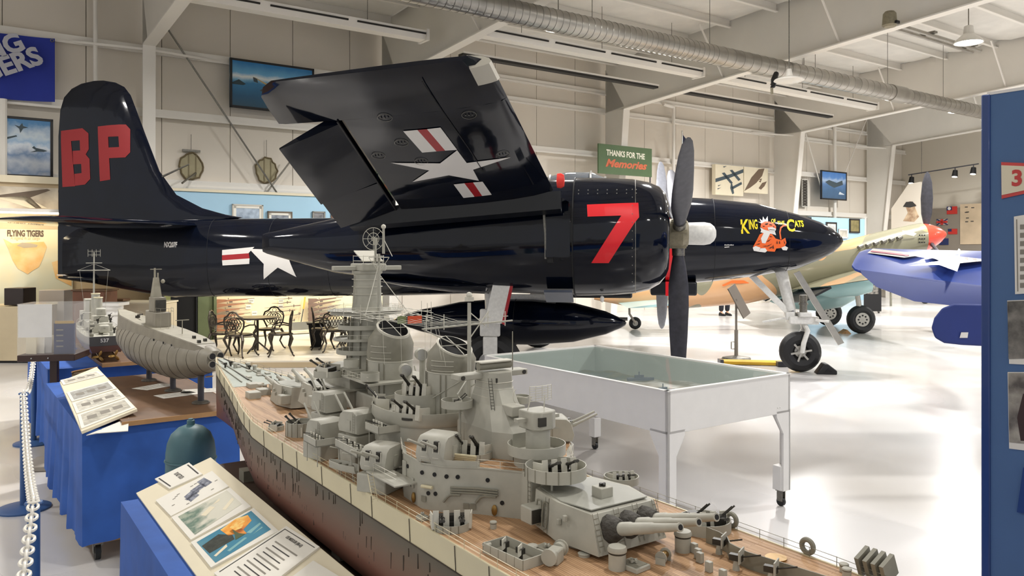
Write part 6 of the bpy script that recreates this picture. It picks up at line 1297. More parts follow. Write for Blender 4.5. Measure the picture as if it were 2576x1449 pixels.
for sd in (-1, 1):
    m = MB(); m.loft([foil(x0, x1, sd*y, z0, z1, th) for y, x0, x1, z0, z1, th in ((.1, 9.2, 6.9, 1.5, .98, .42), (2.5, 9.0, 7.15, 1.68, 1.22, .34), (4.8, 8.75, 7.4, 1.85, 1.5, .22), (5.5, 8.4, 7.6, 1.86, 1.62, .08))]); m.build('wing', K['under'], pk, ang=50)
    m = MB(); m.loft([[V(p)+V((0, 0, .012)) for p in foil(x0, x1, sd*y, z0, z1, th)[:9]] for y, x0, x1, z0, z1, th in ((.1, 9.18, 6.9, 1.5, .98, .43), (2.5, 8.98, 7.15, 1.68, 1.22, .35), (4.8, 8.72, 7.4, 1.85, 1.5, .23))], closed=False); m.build('wing_upper_skin', K['camo'], pk, ang=50)
    m = MB(); m.loft([foil(4.0 if y < .5 else 3.7, 2.7, sd*y, .76, .68, .12) for y in (.1, 1.9)]); m.build('tailplane', K['under'], pk, ang=50)
    m = MB(); m.loft([[V((7.2, sd*y, 1.05+z)), V((6.6, sd*y, .72+z)), V((6.62, sd*y, .69+z)), V((7.22, sd*y, 1.0+z))] for y, z in ((.4, 0), (2.4, .16))]); m.build('flap', K['navy_dk'], pk)
    g = part('main_gear', pk); g.matrix_local = X.Translation((8.5, sd*.98, 0))
    MB().tor((0, 0, .34), .24, .11, 28, 10, X.Rotation(pi/2, 4, 'X') @ X.Diagonal((1, 1, .9, 1))).build('tire', K['rub'], g); MB().cyl((0, -.1, .34), (0, .1, .34), .17, n=22).build('wheel', K['alu'], g)
    for i in range(8): MB().cyl((.1*cos(i*pi/4), -.104, .34+.1*sin(i*pi/4)), (.1*cos(i*pi/4), -.108, .34+.1*sin(i*pi/4)), .022, n=8).build('wheel_hole', K['black'], g)
    MB().cyl((0, 0, .34), (-.12, 0, 1.2), .06).build('strut', K['alu'], g); m = MB(); m.loft([sring(x, t, b, w_, 16, 2.1) for x, t, b, w_ in ((.25, 1.4, 1.0, .12), (-.1, 1.45, .9, .2), (-.7, 1.25, .85, .16), (-1.1, 1.1, .95, .05))]); m.build('gear_fairing', K['under'], g, ang=50)
m = MB(); m.loft([foil(l, t, 0, z, z, .22, True) for z, l, t in ((1.0, 3.6, 1.9), (1.6, 3.2, 1.75), (2.1, 2.8, 1.9), (2.3, 2.4, 2.1))]); m.build('fin', K['camo'], pk, ang=50)
m = MB(); m.loft([[V((x, r_*cos(a), zc+r_*sin(a))) for a in [2*pi*i/20 for i in range(20)]] for x, r_, zc in ((6.6, .01, .72), (7.0, .2, .75), (7.8, .33, .8), (8.4, .28, .84), (8.8, .1, .87))]); m.build('belly_tank', K['under'], pk, ang=60)
g = part('tail_gear', pk); MB().tor((3.15, 0, .16), .1, .06, 20, 8, X.Rotation(pi/2, 4, 'X')).build('tire', K['rub'], g); MB().cyl((3.15, -.05, .16), (3.15, .05, .16), .07, n=14).build('wheel', K['alu'], g); MB().path([(3.15, -.08, .16), (3.0, -.04, .4), (3.0, 0, .65)], .03, 6).build('fork', K['alu'], g)
m = MB(); m.loft([[V((x, -.455+.0*i, z)) for x, z in ((5.3, 1.18), (5.45, 1.24), (5.75, 1.26), (5.9, 1.2), (5.7, 1.16))] for i in (0, 1)], cap=False); put('tiger_badge', fill([[(5.25, 1.15), (5.5, 1.27), (5.8, 1.27), (5.95, 1.2), (5.7, 1.19), (5.5, 1.2), (5.3, 1.12)]], lambda c: V((c.x, -.452, c.y))), K['tiger'], pk)
ck2 = thing('wheel_chock', 'tan wooden chock at the wheel of the camouflaged fighter', 'chock', (8.1, 19.37, 0)); MB().prism([(-.12, 0), (.12, 0), (.02, .1)], -.12, .12, X.Rotation(pi/2, 4, 'X')).build('wedge', K['ply'], ck2); MB().b2((-.03, -.13, 0), (.03, -.12, .05)).build('end_board', K['ply'], ck2)
# ================================================================= the blue plane half hidden by the partition
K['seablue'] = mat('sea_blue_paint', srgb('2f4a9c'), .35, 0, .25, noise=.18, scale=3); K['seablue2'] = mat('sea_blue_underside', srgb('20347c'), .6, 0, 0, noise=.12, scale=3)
bp2 = thing('blue_airplane', 'bright blue airplane wing with white star left of the blue partition', 'airplane', (0, 0, 0))
def W3(x, y, d): return at(x, y, d)
a0, a1, a2, a3 = W3(2200, 625, 8.6), W3(3050, 645, 8.6), W3(3050, 800, 7.3), W3(2166, 682, 7.5); tipm = W3(2151, 655, 8.0)
wnn = (a1-a0).cross(a3-a0).normalized(); wnn = wnn if wnn.z > 0 else -wnn
def wp(u, c, dz=0): return a0.lerp(a1, u).lerp(a3.lerp(a2, u), c)+wnn*dz
rings = []
for u in (-.035, -.02, 0, .03, .1, .3, .6, 1.0):
    k = 1 if u >= 0 else (.62 if u < -.03 else .88); rg = []
    for c in (0, .08, .25, .5, .75, 1.0): rg.append(wp(u, .5+(c-.5)*k, (.035*sqrt(max(0, sin(pi*min(1, c*1.02)))))*(k if u < 0 else 1)))
    for c in (1.0, .75, .5, .25, .08): rg.append(wp(u, .5+(c-.5)*k, -.02-.05*sin(pi*c)*k))
    rings.append(rg)
MB().loft(rings).build('wing', K['seablue'], bp2, ang=50)
b0, b1 = W3(2166, 684, 7.48), W3(3050, 802, 7.28); c0, c1 = W3(2205, 722, 7.35), W3(3050, 900, 7.15); cm = W3(2300, 758, 7.3)
m = MB(); th = V((0, .03, .02)); LL = [(b0, W3(2168, 690, 7.46)), (W3(2220, 691, 7.47), c0), (W3(2300, 702, 7.46), cm), (W3(2480, 725, 7.42), W3(2480, 778, 7.3)), (b1, c1)]
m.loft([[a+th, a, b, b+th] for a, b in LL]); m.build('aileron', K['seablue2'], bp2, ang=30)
def wpx(c):
    o_, n = a0+wnn*.04, wnn; r_ = V(((c.x-CX)/FP, 1, (HY-c.y)/FP)); E = V((0, 0, EYE)); t = (o_-E).dot(n)/r_.dot(n); return E+r_*t
def wsurf(c):                                             # settle on the bowed skin
    p = wpx(c); r_ = V(((c.x-CX)/FP, 1, (HY-c.y)/FP)); E = V((0, 0, EYE))
    for _ in range(6):
        s = a3-a0; cc = max(0, min(1, (p-a0).dot(s)/s.length_squared)); h = .035*sqrt(max(0, sin(pi*min(1, cc*1.02))))+.008; t = (a0+wnn*h-E).dot(wnn)/r_.dot(wnn); p = E+r_*t
    return p
put('star_insignia', fill([[(2284,669),(2365,656),(2328,642),(2405,636),(2412,625),(2416,628),(2414,645),(2500,654),(2415,662),(2408,683),(2362,666)]], wsurf, 3), K['insig'], bp2)
put('insignia_bar', fill([[(2196,625),(2330,640),(2275,648),(2182,636)]], wsurf, 3), K['insig'], bp2); put('insignia_bar', fill([[(2192,631),(2290,642),(2282,645),(2189,634)]], lambda c: wsurf(c)+wnn*.004, 3), mat('faded_red', srgb('a3586a'), .4), bp2)
m = MB(); pts = [(2500, 766), (2400, 764), (2370, 775), (2350, 800), (2343, 825), (2352, 850), (2375, 863), (2420, 868), (2500, 872), (2700, 880), (2700, 766)]
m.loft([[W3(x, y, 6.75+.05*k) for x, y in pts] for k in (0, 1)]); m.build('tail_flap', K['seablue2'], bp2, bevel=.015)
m = MB(); m.add([W3(*p, 6.742) for p in ((2418, 836), (2436, 836), (2434, 850), (2414, 850))], [(0,1,2,3)]); m.build('tail_tag', K['insig'], bp2)
m = MB(); m.loft([[V((6.9+.75*cos(a), y, 1.75+h_*sin(a))) for a in [2*pi*i/24 for i in range(24)]] for y, h_ in ((6.3, .3), (7, .75), (8.5, .85), (9.6, .8), (10.6, .5))]); m.build('fuselage', K['seablue'], bp2, ang=60)
m = MB(); m.loft([[V((6.75+w_*cos(a), y, 2.0+h_*sin(a))) for a in [pi*i/14 for i in range(15)]] for y, h_, w_ in ((8.2, .2, .3), (8.8, .35, .9), (9.6, .33, .95), (10.4, .1, .4))]); m.build('canopy', mat('dark_canopy', (.006, .006, .008), .05, 0, 1), bp2, ang=60)
for x in (6.3, 7.6):
    g = part('main_gear', bp2); MB().tor((x, 7.9, .35), .25, .1, 24, 8, X.Rotation(pi/2, 4, 'Y')).build('tire', K['rub'], g); MB().cyl((x, 7.9, .35), (x, 7.9, 1.2), .05).build('strut', K['alu'], g)
# ================================================================= things on the long wall
def plaque(name, lab, cat, c, v, m, frame=None, fw=.05, th=.05, group=None):
    # a flat hung thing given by the pixel corners tl, tr, br, bl on the plane v of the long wall
    P = [bl(x, y, v) for x, y in c]; o = P[3].copy(); t = bthing(name, lab, cat, o, group)
    Q = [p-o for p in P]; u0 = min(q.x for q in Q); u1 = max(q.x for q in Q); z1 = (Q[0].z+Q[1].z)/2; z0 = (Q[2].z+Q[3].z)/2
    if frame:
        for a, b in (((u0, z0), (u1, z0+fw)), ((u0, z1-fw), (u1, z1)), ((u0, z0), (u0+fw, z1)), ((u1-fw, z0), (u1, z1))): MB().b2((a[0], -th-.015, a[1]), (b[0], 0, b[1])).build('frame', frame, t, smooth=False)
    MB().b2((u0, -th, z0), (u1, 0, z1)).build('panel', m, t, smooth=False)
    return t, (u0, u1, z0, z1, -th-.004)
def pshape(t, B, nm, poly, m, dz=0): u0, u1, z0, z1, y = B; put(nm, fill([poly], lambda c: V((lerp(u0, u1, c.x), y-dz, lerp(z0, z1, c.y)))), m, t)
blk = mat('frame_black', srgb('1c1a1a'), .4)
def sky(nm, stops, hi, nz=.35, sc=2.2): return grad(nm, stops, 2, 0, hi, .5, nz, sc)
# banner
P0, P1 = bl(138, 97, WV-.3), bl(138, 257, WV-.3)
bn = bthing('blue_banner', 'blue cloth banner with pale grey lettering hung high at the left', 'banner', (P0.x, WV-.3, 0))
K['ban'] = mat('banner_cloth', srgb('24369a'), .8, noise=.12, scale=2)
m = MB(); Wd = 4.2
def bann(u, z): return V((-u, .05*sin(u*2.3)+.02*sin(u*6+z), z+(.05*sin(pi*u/Wd*1.0)*(-1) if z > 5 else .0)))
m.loft([[bann(Wd*i/24, lerp(P1.z, P0.z, j/6)-.0*i) for i in range(25)] for j in range(7)], closed=False); m.build('cloth', K['ban'], bn)
ltr = mat('banner_lettering', srgb('b9bac4'), .7)
def banl(s, px, py, hgt, bold):
    c = bl(px, py, WV-.3); w_ = 1.62
    return text('lettering', s, hgt, ltr, bn, X.Translation((c.x-P0.x, -.11, c.z)) @ X.Rotation(pi/2, 4, 'X') @ X.Rotation(R(27), 4, 'Z') @ X.Translation((-w_/2, 0, 0)), bold=bold, wid=w_)
banl('FLYING', 54, 108, .5, .02); banl('TIGERS', 102, 142, .5, .02)
for u in (0, 2): MB().tor((-u-.05, 0, P0.z-.05), .03, .008, 12, 5, X.Rotation(pi/2, 4, 'X')).build('grommet', K['steel'], bn)
# paintings
t, B_ = plaque('mountain_painting', 'framed painting of planes over snowy mountains at the left', 'painting', [(-120, 280), (133, 302), (133, 440), (-120, 448)], WV-.25, sky('snow_mountains', [(0, srgb('e4e0d6')), (.18, srgb('8fa4c4')), (.34, srgb('cdd6e2')), (.48, srgb('7f9ac0')), (.6, srgb('d7dfe8')), (.68, srgb('9dbbd8')), (.8, srgb('c9d6e0')), (1, srgb('4f86b8'))], 1.25, .28, 6), blk)
pln = mat('painted_plane', srgb('44525a'), .7)
pshape(t, B_, 'plane_shape', [(.78, .5), (.8, .53), (.82, .5), (.9, .48), (.94, .46), (.9, .44), (.84, .44), (.76, .42), (.82, .46)], pln); pshape(t, B_, 'plane_shape', [(.6, .86), (.65, .84), (.68, .9), (.69, .85), (.74, .83), (.69, .81), (.66, .73), (.65, .8)], pln); pshape(t, B_, 'plane_shape', [(.46, .62), (.62, .69), (.63, .67), (.5, .6)], pln)
t, B_ = plaque('flying_boat_painting', 'black framed painting of a flying boat over blue sea', 'painting', [(577, 146), (788, 174), (788, 290), (580, 271)], WV-.25, sky('sea_and_sky', [(0, srgb('3f5a68')), (.3, srgb('2f6184')), (.55, srgb('3a7fae')), (.62, srgb('7fb2d0')), (.7, srgb('e6ecec')), (.78, srgb('6fb0d8')), (1, srgb('2f7cb8'))], 1.15, .22, 2.5), blk)
tan = mat('painted_tan', srgb('c9a76a'), .7); pshape(t, B_, 'wing_shape', [(.25, .68), (.42, .56), (.66, .44), (.62, .4), (.4, .54)], tan); pshape(t, B_, 'hull_shape', [(.34, .4), (.4, .48), (.52, .46), (.66, .42), (.62, .34), (.44, .33)], pln); pshape(t, B_, 'float_shape', [(.26, .66), (.31, .64), (.32, .55), (.27, .57)], pln); pshape(t, B_, 'island', [(.02, .5), (.1, .58), (.18, .5), (.15, .47), (.03, .47)], mat('island_paint', srgb('3a4a50'), .8)); pshape(t, B_, 'coast', [(.6, .5), (.8, .56), (1, .55), (1, .48), (.7, .46)], mat('coast_paint', srgb('6c8f74'), .8))
t, B_ = plaque('memories_sign', 'green painted sign reading THANKS FOR THE Memories', 'sign', [(1503, 362), (1637, 374), (1637, 446), (1503, 436)], WV-1.2, mat('sign_green', srgb('4d6640'), .6, noise=.1, scale=3))
um, wz = (B_[0]+B_[1])/2, B_[3]-B_[2]
sgm = lambda u, z: X.Translation((u, B_[4], z)) @ X.Rotation(pi/2, 4, 'X')
text('lettering', 'THANKS FOR THE', wz*.27, mat('sign_cream', srgb('e6e4d2'), .6), t, sgm(um, B_[2]+wz*.7) @ X.Rotation(R(-1), 4, 'Z'), bold=.008, wid=(B_[1]-B_[0])*.72)
text('lettering', 'Memories', wz*.36, mat('sign_orange', srgb('c8643f'), .6), t, sgm(um, B_[2]+wz*.36), bold=.012, shear=.35, wid=(B_[1]-B_[0])*.78)
MB().b2((B_[1]-.06, -.03, -.6), (B_[1]-.03, 0, 0)).build('post', K['gun'], t)
for k, (c, lb) in enumerate((([(1792, 413), (1861, 421), (1861, 491), (1791, 493)], 'cream panel with a dark three-view of a twin-boom plane on the wall'), ([(1866, 421), (1923, 425), (1921, 487), (1863, 486)], 'cream panel with a brown diving plane on the wall'))):
    t, B_ = plaque('plane_panel', lb, 'picture', c, WV-.22, K['cream'], None, .05, .16)
    if k == 0:
        for poly in ([(.0, .52), (.5, .7), (1, .92), (1, .8), (.5, .58), (0, .4)], [(.22, .72), (.32, .75), (.62, .42), (.52, .4)], [(.5, .84), (.6, .86), (.9, .56), (.82, .5)], [(.55, .3), (.6, .2), (.95, .4), (.93, .48), (.6, .3)], [(.56, .5), (.62, .3), (.66, .08), (.6, .04), (.52, .24)], [(.08, .3), (.2, .34), (.1, .27)], [(.06, .2), (.2, .24), (.08, .17)], [(.26, .94), (.4, .97), (.3, .91)]): pshape(t, B_, 'plane_shape', poly, pln)
    else:
        br = mat('painted_brown', srgb('6d5a48'), .7)
        for poly in ([(.0, .05), (.3, .6), (.6, .95), (.85, 1), (.75, .7), (.5, .4), (.25, .2)], [(.6, .2), (.75, .42), (.95, .5), (.85, .3), (.7, .15)], [(.62, .55), (.75, .6), (.7, .5)], [(.6, .48), (.72, .52), (.68, .43)]): pshape(t, B_, 'plane_shape', poly, br)
t, B_ = plaque('bomber_painting', 'black framed blue painting of a four-engined bomber on the wall', 'painting', [(2064, 428), (2127, 434), (2127, 505), (2063, 501)], WV-.45, sky('blue_clouds', [(0, srgb('3a5470')), (.35, srgb('46688c')), (.55, srgb('5a7fb0')), (.7, srgb('a9c0dc')), (.8, srgb('5d8ccc')), (1, srgb('3f78c0'))], 1.25, .35, 3), blk)
pshape(t, B_, 'plane_shape', [(.15, .6), (.3, .68), (.6, .6), (.82, .7), (.85, .55), (.5, .42), (.3, .5)], pln); pshape(t, B_, 'ship_shape', [(.68, .22), (.72, .3), (.8, .26), (.9, .22), (.9, .2), (.68, .2)], mat('painted_white', srgb('cfd8e0'), .7))
# round framed openings in the wall insulation
for k, (x, y) in enumerate(((480, 419), (669, 429))):
    c = bl(x, y, WV-.02); t = bthing('round_wall_vent', ('round wall vent nearer the first column, a pipe sticking out of it', 'round wall vent below the flying boat painting')[k], 'vent', c)
    N_ = 22; rr = [.27*(1+.07*sin(i*3.1+k)+.05*cos(i*5)) for i in range(N_)]
    MB().prism([(rr[i]*.93*cos(2*pi*i/N_), rr[i]*1.12*sin(2*pi*i/N_)) for i in range(N_)], 0, .03, X.Rotation(pi/2, 4, 'X')).build('backing', mat('vent_backing', srgb('a89f80'), .7, noise=.15, scale=5), t)
    MB().path([(rr[i]*.95*cos(2*pi*i/N_), -.03, rr[i]*1.14*sin(2*pi*i/N_)) for i in range(N_)], .022, 5, True).build('torn_rim', mat('vent_rim', srgb('6d6046'), .8), t)
    for x_ in (-.06, .1): MB().b2((x_, -.045, -.28), (x_+.02, -.02, .28)).build('bar', mat('vent_bar', srgb('857a5e'), .7), t)
    MB().cyl((0, -.03, .3), (0, -.03, .75), .006, n=5).build('rod', K['steel'], t)
    if k == 0: MB().path([(.1, -.04, -.15), (-.35, -.7, -.45)], .025, 6).build('pipe', K['steel'], t); MB().b2((-.2, -.06, .34), (.2, -.02, .39)).build('bracket', K['steel'], t)
t, B_ = plaque('mesh_grille', 'narrow dark wire mesh grille beside the fourth column', 'grille', [(2016, 450), (2030, 452), (2030, 521), (2015, 520)], WV-.1, mat('grille_dark', srgb('3a342e'), .8), K['frame'], .03, .03)
u0, u1, z0, z1, y_ = B_
for i in range(10):
    for s in (1, -1): MB().path([(u0 if s > 0 else u1, y_, z0+(z1-z0)*i/10), (u1 if s > 0 else u0, y_, z0+(z1-z0)*(i+1)/10)], .008, 4).build('wire', K['alu'], t)
# flag by the propeller
c = bl(1716, 330, WV-1.2); fl_ = bthing('american_flag', 'American flag hanging on a pole behind the propeller', 'flag', (c.x, c.y, 0))
MB().cyl((0, 0, 0), (0, 0, c.z+.02), .02, n=8).build('pole', K['alu'], fl_); MB().lathe([(.2, 0), (.2, .04), (.03, .07), (.001, .07)], 16).build('foot', K['gun'], fl_)
h_ = c.z-.05; sub_ = [K['red'], K['insig']]
for i in range(7):
    MB().loft([[V((x+.01, .03*sin(x*30+i), h_-.1-.13*i-x*1.6)), V((x+.01, .03*sin(x*30+i), h_-.1-.13*(i+1)-x*1.6))] for x in (0, .06, .12, .2, .28)], closed=False).build('stripe', sub_[i % 2], fl_)
MB().loft([[V((x+.012, .03*sin(x*30)-.012, h_+.02-x*1.6)), V((x+.012, .03*sin(x*30)-.012, h_-.42-x*1.6))] for x in (0, .06, .12, .15)], closed=False).build('canton', mat('canton_blue', srgb('1d2440'), .7), fl_)
# ================================================================= partitions and displays below the wall
PV = 18.55
uA, uB, uC, uD = bl(-160, 600, PV).x, bl(385, 600, PV).x, bl(832, 600, PV).x, bl(905, 600, PV).x
K['ptan'] = mat('partition_tan', srgb('cbb795'), .6, noise=.05, scale=2); K['psky'] = mat('partition_sky_blue', srgb('a9cfe6'), .6, noise=.03, scale=2)
pa = bthing('tan_partition', 'tan display partition with a white ledge at the far left', 'partition', (uA, PV, 0)); MB().b2((0, 0, 0), (uB-uA, .12, 3.36)).build('panel', K['ptan'], pa); MB().b2((0, -.06, 3.36), (uB-uA, .16, 3.5)).build('cap', K['cream'], pa); MB().b2((0, -.03, 3.2), (uB-uA, 0, 3.24)).build('ledge_line', K['dkslot'], pa)
for i in range(3): MB().b2((.9+1.5*i, -.004, 3.24), (.915+1.5*i, 0, 3.36)).build('cap_joint', K['inkl'], pa)
pb = bthing('sky_blue_partition', 'sky blue display partition with framed pictures behind the navy plane', 'partition', (uB, PV, 0)); MB().b2((0, 0, 0), (uC-uB, .12, 3.33)).build('panel', K['psky'], pb); MB().b2((0, -.03, 3.33), (uC-uB, .15, 3.39)).build('cap', K['cream'], pb); MB().b2((uC-uB, -.03, 0), (uC-uB+.08, .14, 3.3)).build('end_post', mat('post_brown', srgb('6d4a38'), .5), pb)
MB().b2((uC-uB+.08, 0, 0), (uD-uB, .12, 2.9)).build('tan_panel', mat('tan_wing_panel', srgb('c69c76'), .6), pb)
for k, (c, lb, fc) in enumerate((([(583, 513), (661, 516), (661, 570), (583, 570)], 'large white framed plane print on the sky blue partition', 'cdc6ba'), ([(672, 531), (734, 533), (734, 575), (672, 575)], 'brown framed print on the sky blue partition', '6f6253'), ([(785, 531), (817, 533), (817, 575), (785, 575)], 'small unframed print at the right of the sky blue partition', '8d8a84'))):
    t, B_ = plaque('framed_print', lb, 'picture', c, PV-.01, mat('print_%d' % k, srgb(('b9c8d8', 'a5aab4', '8f8f92')[k]), .5, noise=.5, scale=7, col2=srgb(('8a98ac', '5d6470', '4a4a4e')[k])), mat('frame_%d' % k, srgb(fc), .5), .035, .03)
    if k < 2: 
        u0, u1, z0, z1, y_ = B_; MB().b2((u0+.035, y_-.002, z1-.09), (u1-.035, y_, z1-.035)).build('mat_board', K['paper'], t); MB().b2((u0+.035, y_-.002, z0), (u0+.09, y_, z1-.035)).build('mat_board', K['paper'], t); MB().b2((u1-.09, y_-.002, z0), (u1-.035, y_, z1-.035)).build('mat_board', K['paper'], t)
t, B_ = plaque('photo_mural', 'sepia photo mural of planes in cloud above the map at the far left', 'picture', [(-150, 460), (146, 476), (146, 531), (-150, 522)], PV-.02, mat('sepia_mural', srgb('ded3bf'), .6, noise=.6, scale=1.6, col2=srgb('8d7d6c')), None, .03, .03)
pshape(t, B_, 'wing_shape', [(.4, .55), (.9, .95), (.93, .9), (.75, .55), (.85, .1), (.8, .08), (.7, .4)], mat('sepia_dark', srgb('6d5f52'), .7)); pshape(t, B_, 'wing_light', [(.45, .5), (.7, .6), (.9, .1), (.75, .08)], K['cream'])
t, B_ = plaque('map_mural', 'large lit map mural headed FLYING TIGERS at the far left', 'mural', [(-150, 572), (182, 580), (182, 762), (-150, 775)], PV-.02, mat('map_sea', srgb('d3d6c4'), .6, noise=.2, scale=1.2, col2=srgb('e6dcb8')), None, .03, .04)
u0, u1, z0, z1, y_ = B_; pc = lambda x, y: ((bl(x, y, PV-.06).x-bl(-150, 600, PV-.06).x)/(u1-u0), (bl(x, y, PV-.06).z-bl(-150, 775, PV-.02).z-z0)/(z1-z0))
land = mat('map_land', srgb('e8b874'), .6, noise=.2, scale=3, col2=srgb('efd3a0'))
pshape(t, B_, 'landmass', [pc(*q) for q in ((8, 600), (30, 612), (110, 608), (118, 622), (108, 650), (98, 672), (80, 682), (70, 690), (45, 676), (32, 655), (22, 628))], land, .002); pshape(t, B_, 'landmass', [pc(*q) for q in ((-120, 590), (-60, 600), (-50, 650), (-100, 690), (-140, 660))], land, .002); pshape(t, B_, 'landmass', [pc(*q) for q in ((130, 660), (180, 645), (180, 720), (140, 700))], land, .002)
pshape(t, B_, 'plane_shape', [pc(*q) for q in ((42, 618), (55, 610), (78, 612), (95, 616), (92, 622), (60, 624))], mat('map_plane', srgb('b3a690'), .7), .004)
cc = pc(64, 588); text('lettering', 'FLYING TIGERS', .17, mat('map_ink', srgb('5d4c40'), .7), t, X.Translation((lerp(u0, u1, cc[0]), y_-.004, lerp(z0, z1, cc[1]))) @ X.Rotation(pi/2, 4, 'X'), bold=.007, wid=.62)
cc = pc(64, 599); text('lettering', 'A legend in air cargo', .1, mat('map_ink_light', srgb('cbb186'), .7), t, X.Translation((lerp(u0, u1, cc[0]), y_-.004, lerp(z0, z1, cc[1]))) @ X.Rotation(pi/2, 4, 'X'), wid=.5)
# lamp that lights the map and the gun case
def striplamp(u, v, z, L_, w_, lab, rx=0):
    t = bthing('display_lamp', lab, 'lamp', (u, v, z)); MB().b2((-L_/2, -.06, 0), (L_/2, .06, .06)).build('housing', K['strip'], t); MB().cyl((-L_/2+.05, 0, -.015), (L_/2-.05, 0, -.015), .018, n=10).build('tube', mat('warm_tube', (1, .85, .6), .4, emit=6), t)
    l = bpy.data.lights.new('strip_light', 'AREA'); l.shape = 'RECTANGLE'; l.size = L_*.9; l.size_y = .08; l.energy = w_; l.color = (1, .82, .55); o = bpy.data.objects.new('strip_light', l); COL.objects.link(o); o.parent = t; o.location = (0, 0, -.05); o.rotation_euler = (rx, 0, 0)
striplamp(.6, 17.75, 2.75, 3.4, 13, 'warm tube lamp above the map mural', R(35))
# ---- gun display
GV = 17.55; g0, g1 = bl(541, 800, GV).x, bl(985, 800, GV).x
gd = bthing('gun_case', 'lit cream gun display case with green frame beneath the navy plane', 'display case', (g0, GV, 0))
K['gcream'] = mat('case_cream', srgb('efe0b8'), .7, noise=.04); K['gframe'] = mat('case_green', srgb('77825c'), .5, noise=.06)
Lg = g1-g0
MB().b2((0, .5, .1), (Lg, .56, 2.3)).build('back_panel', K['gcream'], gd); MB().b2((-.05, -.02, .0), (Lg, .5, .13)).build('plinth', K['gframe'], gd); MB().b2((0, -.05, .13), (Lg, .5, .16)).build('sill', K['cream'], gd); MB().b2((0, -.05, 2.25), (Lg, .56, 2.4)).build('canopy', K['gframe'], gd); MB().b2((-.04, -.05, .1), (.02, .56, 2.4)).build('side_panel', K['gframe'], gd); MB().b2((Lg*.4, .05, .2), (Lg-.02, .12, .38)).build('shelf_front', mat('shelf_grey', srgb('77756a'), .6), gd)
MB().b2((0, -.04, .16), (Lg, -.03, 2.25)).build('front_glass', mat('case_front_glass', (.9, .95, .92), .02, alpha=.06), gd)
striplamp(g0+Lg/2, GV+.12, 2.16, Lg*.95, 38, 'warm tube lamp inside the gun display case', R(20))
K['stock'] = mat('rifle_stock', srgb('a8642c'), .4, noise=.25, scale=12); K['stock2'] = mat('rifle_stock_dark', srgb('6f4a30'), .45, noise=.25, scale=12); K['barrel'] = mat('rifle_barrel', srgb('5d4a3a'), .4, .4)
def rifle(x0, y0, x1, y1, lab, m=K['stock'], flip=False, big=1):
    a, b = bl(x0, y0, GV+.42), bl(x1, y1, GV+.42); L_ = (b-a).length; ang = atan2(b.z-a.z, b.x-a.x)
    t = bthing('rifle', lab, 'rifle', a, 'rifles in the gun case'); Mx = X.Rotation(-ang, 4, 'Y')
    MB().prism([(0, -.05*big), (0, .045*big), (.22*L_, .03*big), (.3*L_, .012), (.36*L_, .022), (.8*L_, .014), (.8*L_, -.008), (.36*L_, -.02), (.28*L_, -.016)], -.02, .02, X.Rotation(pi/2, 4, 'X')).build('stock', m, t, M=Mx)
    MB().cyl((.34*L_, 0, .016), (L_, 0, .012), .011, .008, 6).build('barrel', K['barrel'], t, M=Mx); MB().box((.37*L_, 0, -.035), (.07, .012, .03)).build('trigger_guard', K['barrel'], t, M=Mx); MB().cyl((.3*L_, -.02, .02), (.3*L_, -.02, .06), .008, n=5).build('hammer', K['barrel'], t, M=Mx)
LN = ['topmost', 'second', 'third', 'fourth', 'fifth', 'sixth', 'lowest']
for k, (y0, y1, x1) in enumerate(((758, 752, 640), (769, 763, 632), (782, 776, 616), (797, 788, 630), (809, 800, 622), (822, 816, 612), (833, 826, 605))): rifle(545, y0, x1, y1, 'brown rifle at the left end of the gun case, %s of seven' % LN[k])
for k, (y0, y1, x1) in enumerate(((758, 748, 862), (770, 756, 858), (782, 768, 856), (795, 780, 862), (806, 788, 866))): rifle(776, y0, x1, y1, 'thick-butted rifle at the right end of the gun case, %s of five' % (LN[:4]+['lowest'])[k], K['stock2'], big=1.5)
for k, (x0, y0, x1, y1) in enumerate(((688, 752, 735, 750), (684, 763, 732, 760), (665, 775, 756, 768), (672, 785, 742, 780), (735, 793, 757, 788), (730, 806, 742, 805))):
    a, b = bl(x0, y0, GV+.43), bl(x1, y1, GV+.43); t = bthing('sword', 'slim dark sword in the middle of the gun case, %s of six' % (LN[:5]+['lowest'])[k], 'sword', a, 'swords in the gun case'); d_ = b-a
    MB().path([(0, 0, 0), (d_.x*.5, 0, d_.z*.5-.012), (d_.x*.8, 0, d_.z*.8)], [.004, .009, .01], 5).build('blade', K['barrel'], t); MB().path([(d_.x*.82, 0, d_.z*.82), (d_.x, 0, d_.z)], .014, 6).build('hilt', K['stock2'], t); MB().box((d_.x*.81, 0, d_.z*.81), (.015, .03, .06)).build('guard', K['barrel'], t)
a = bl(757, 812, GV+.43); t = bthing('long_pole_arm', 'tall yellow and black pole leaning in the gun case', 'pole', a); MB().path([(0, 0, 0), (.06, 0, .32)], .012, 6).build('shaft', K['black'], t); MB().path([(.06, 0, .32), (.1, 0, .6)], .022, 6).build('head', K['yel'], t)
for k, (x, y) in enumerate(((632, 757), (625, 772), (640, 788), (707, 757), (706, 771), (626, 806))):
    a = bl(x, y, GV+.48); t = bthing('caption_card', 'small white caption card in the gun case, %s' % ('beside the topmost rifle', 'beside the second rifle', 'beside the fourth rifle', 'between the upper swords', 'below the upper swords', 'beside the fifth rifle')[k], 'card', a); MB().b2((-.06, 0, -.05), (.06, .004, .05)).build('card', K['paper'], t); MB().b2((-.045, -.001, -.01), (.045, 0, .012)).build('print', K['inkl'], t)
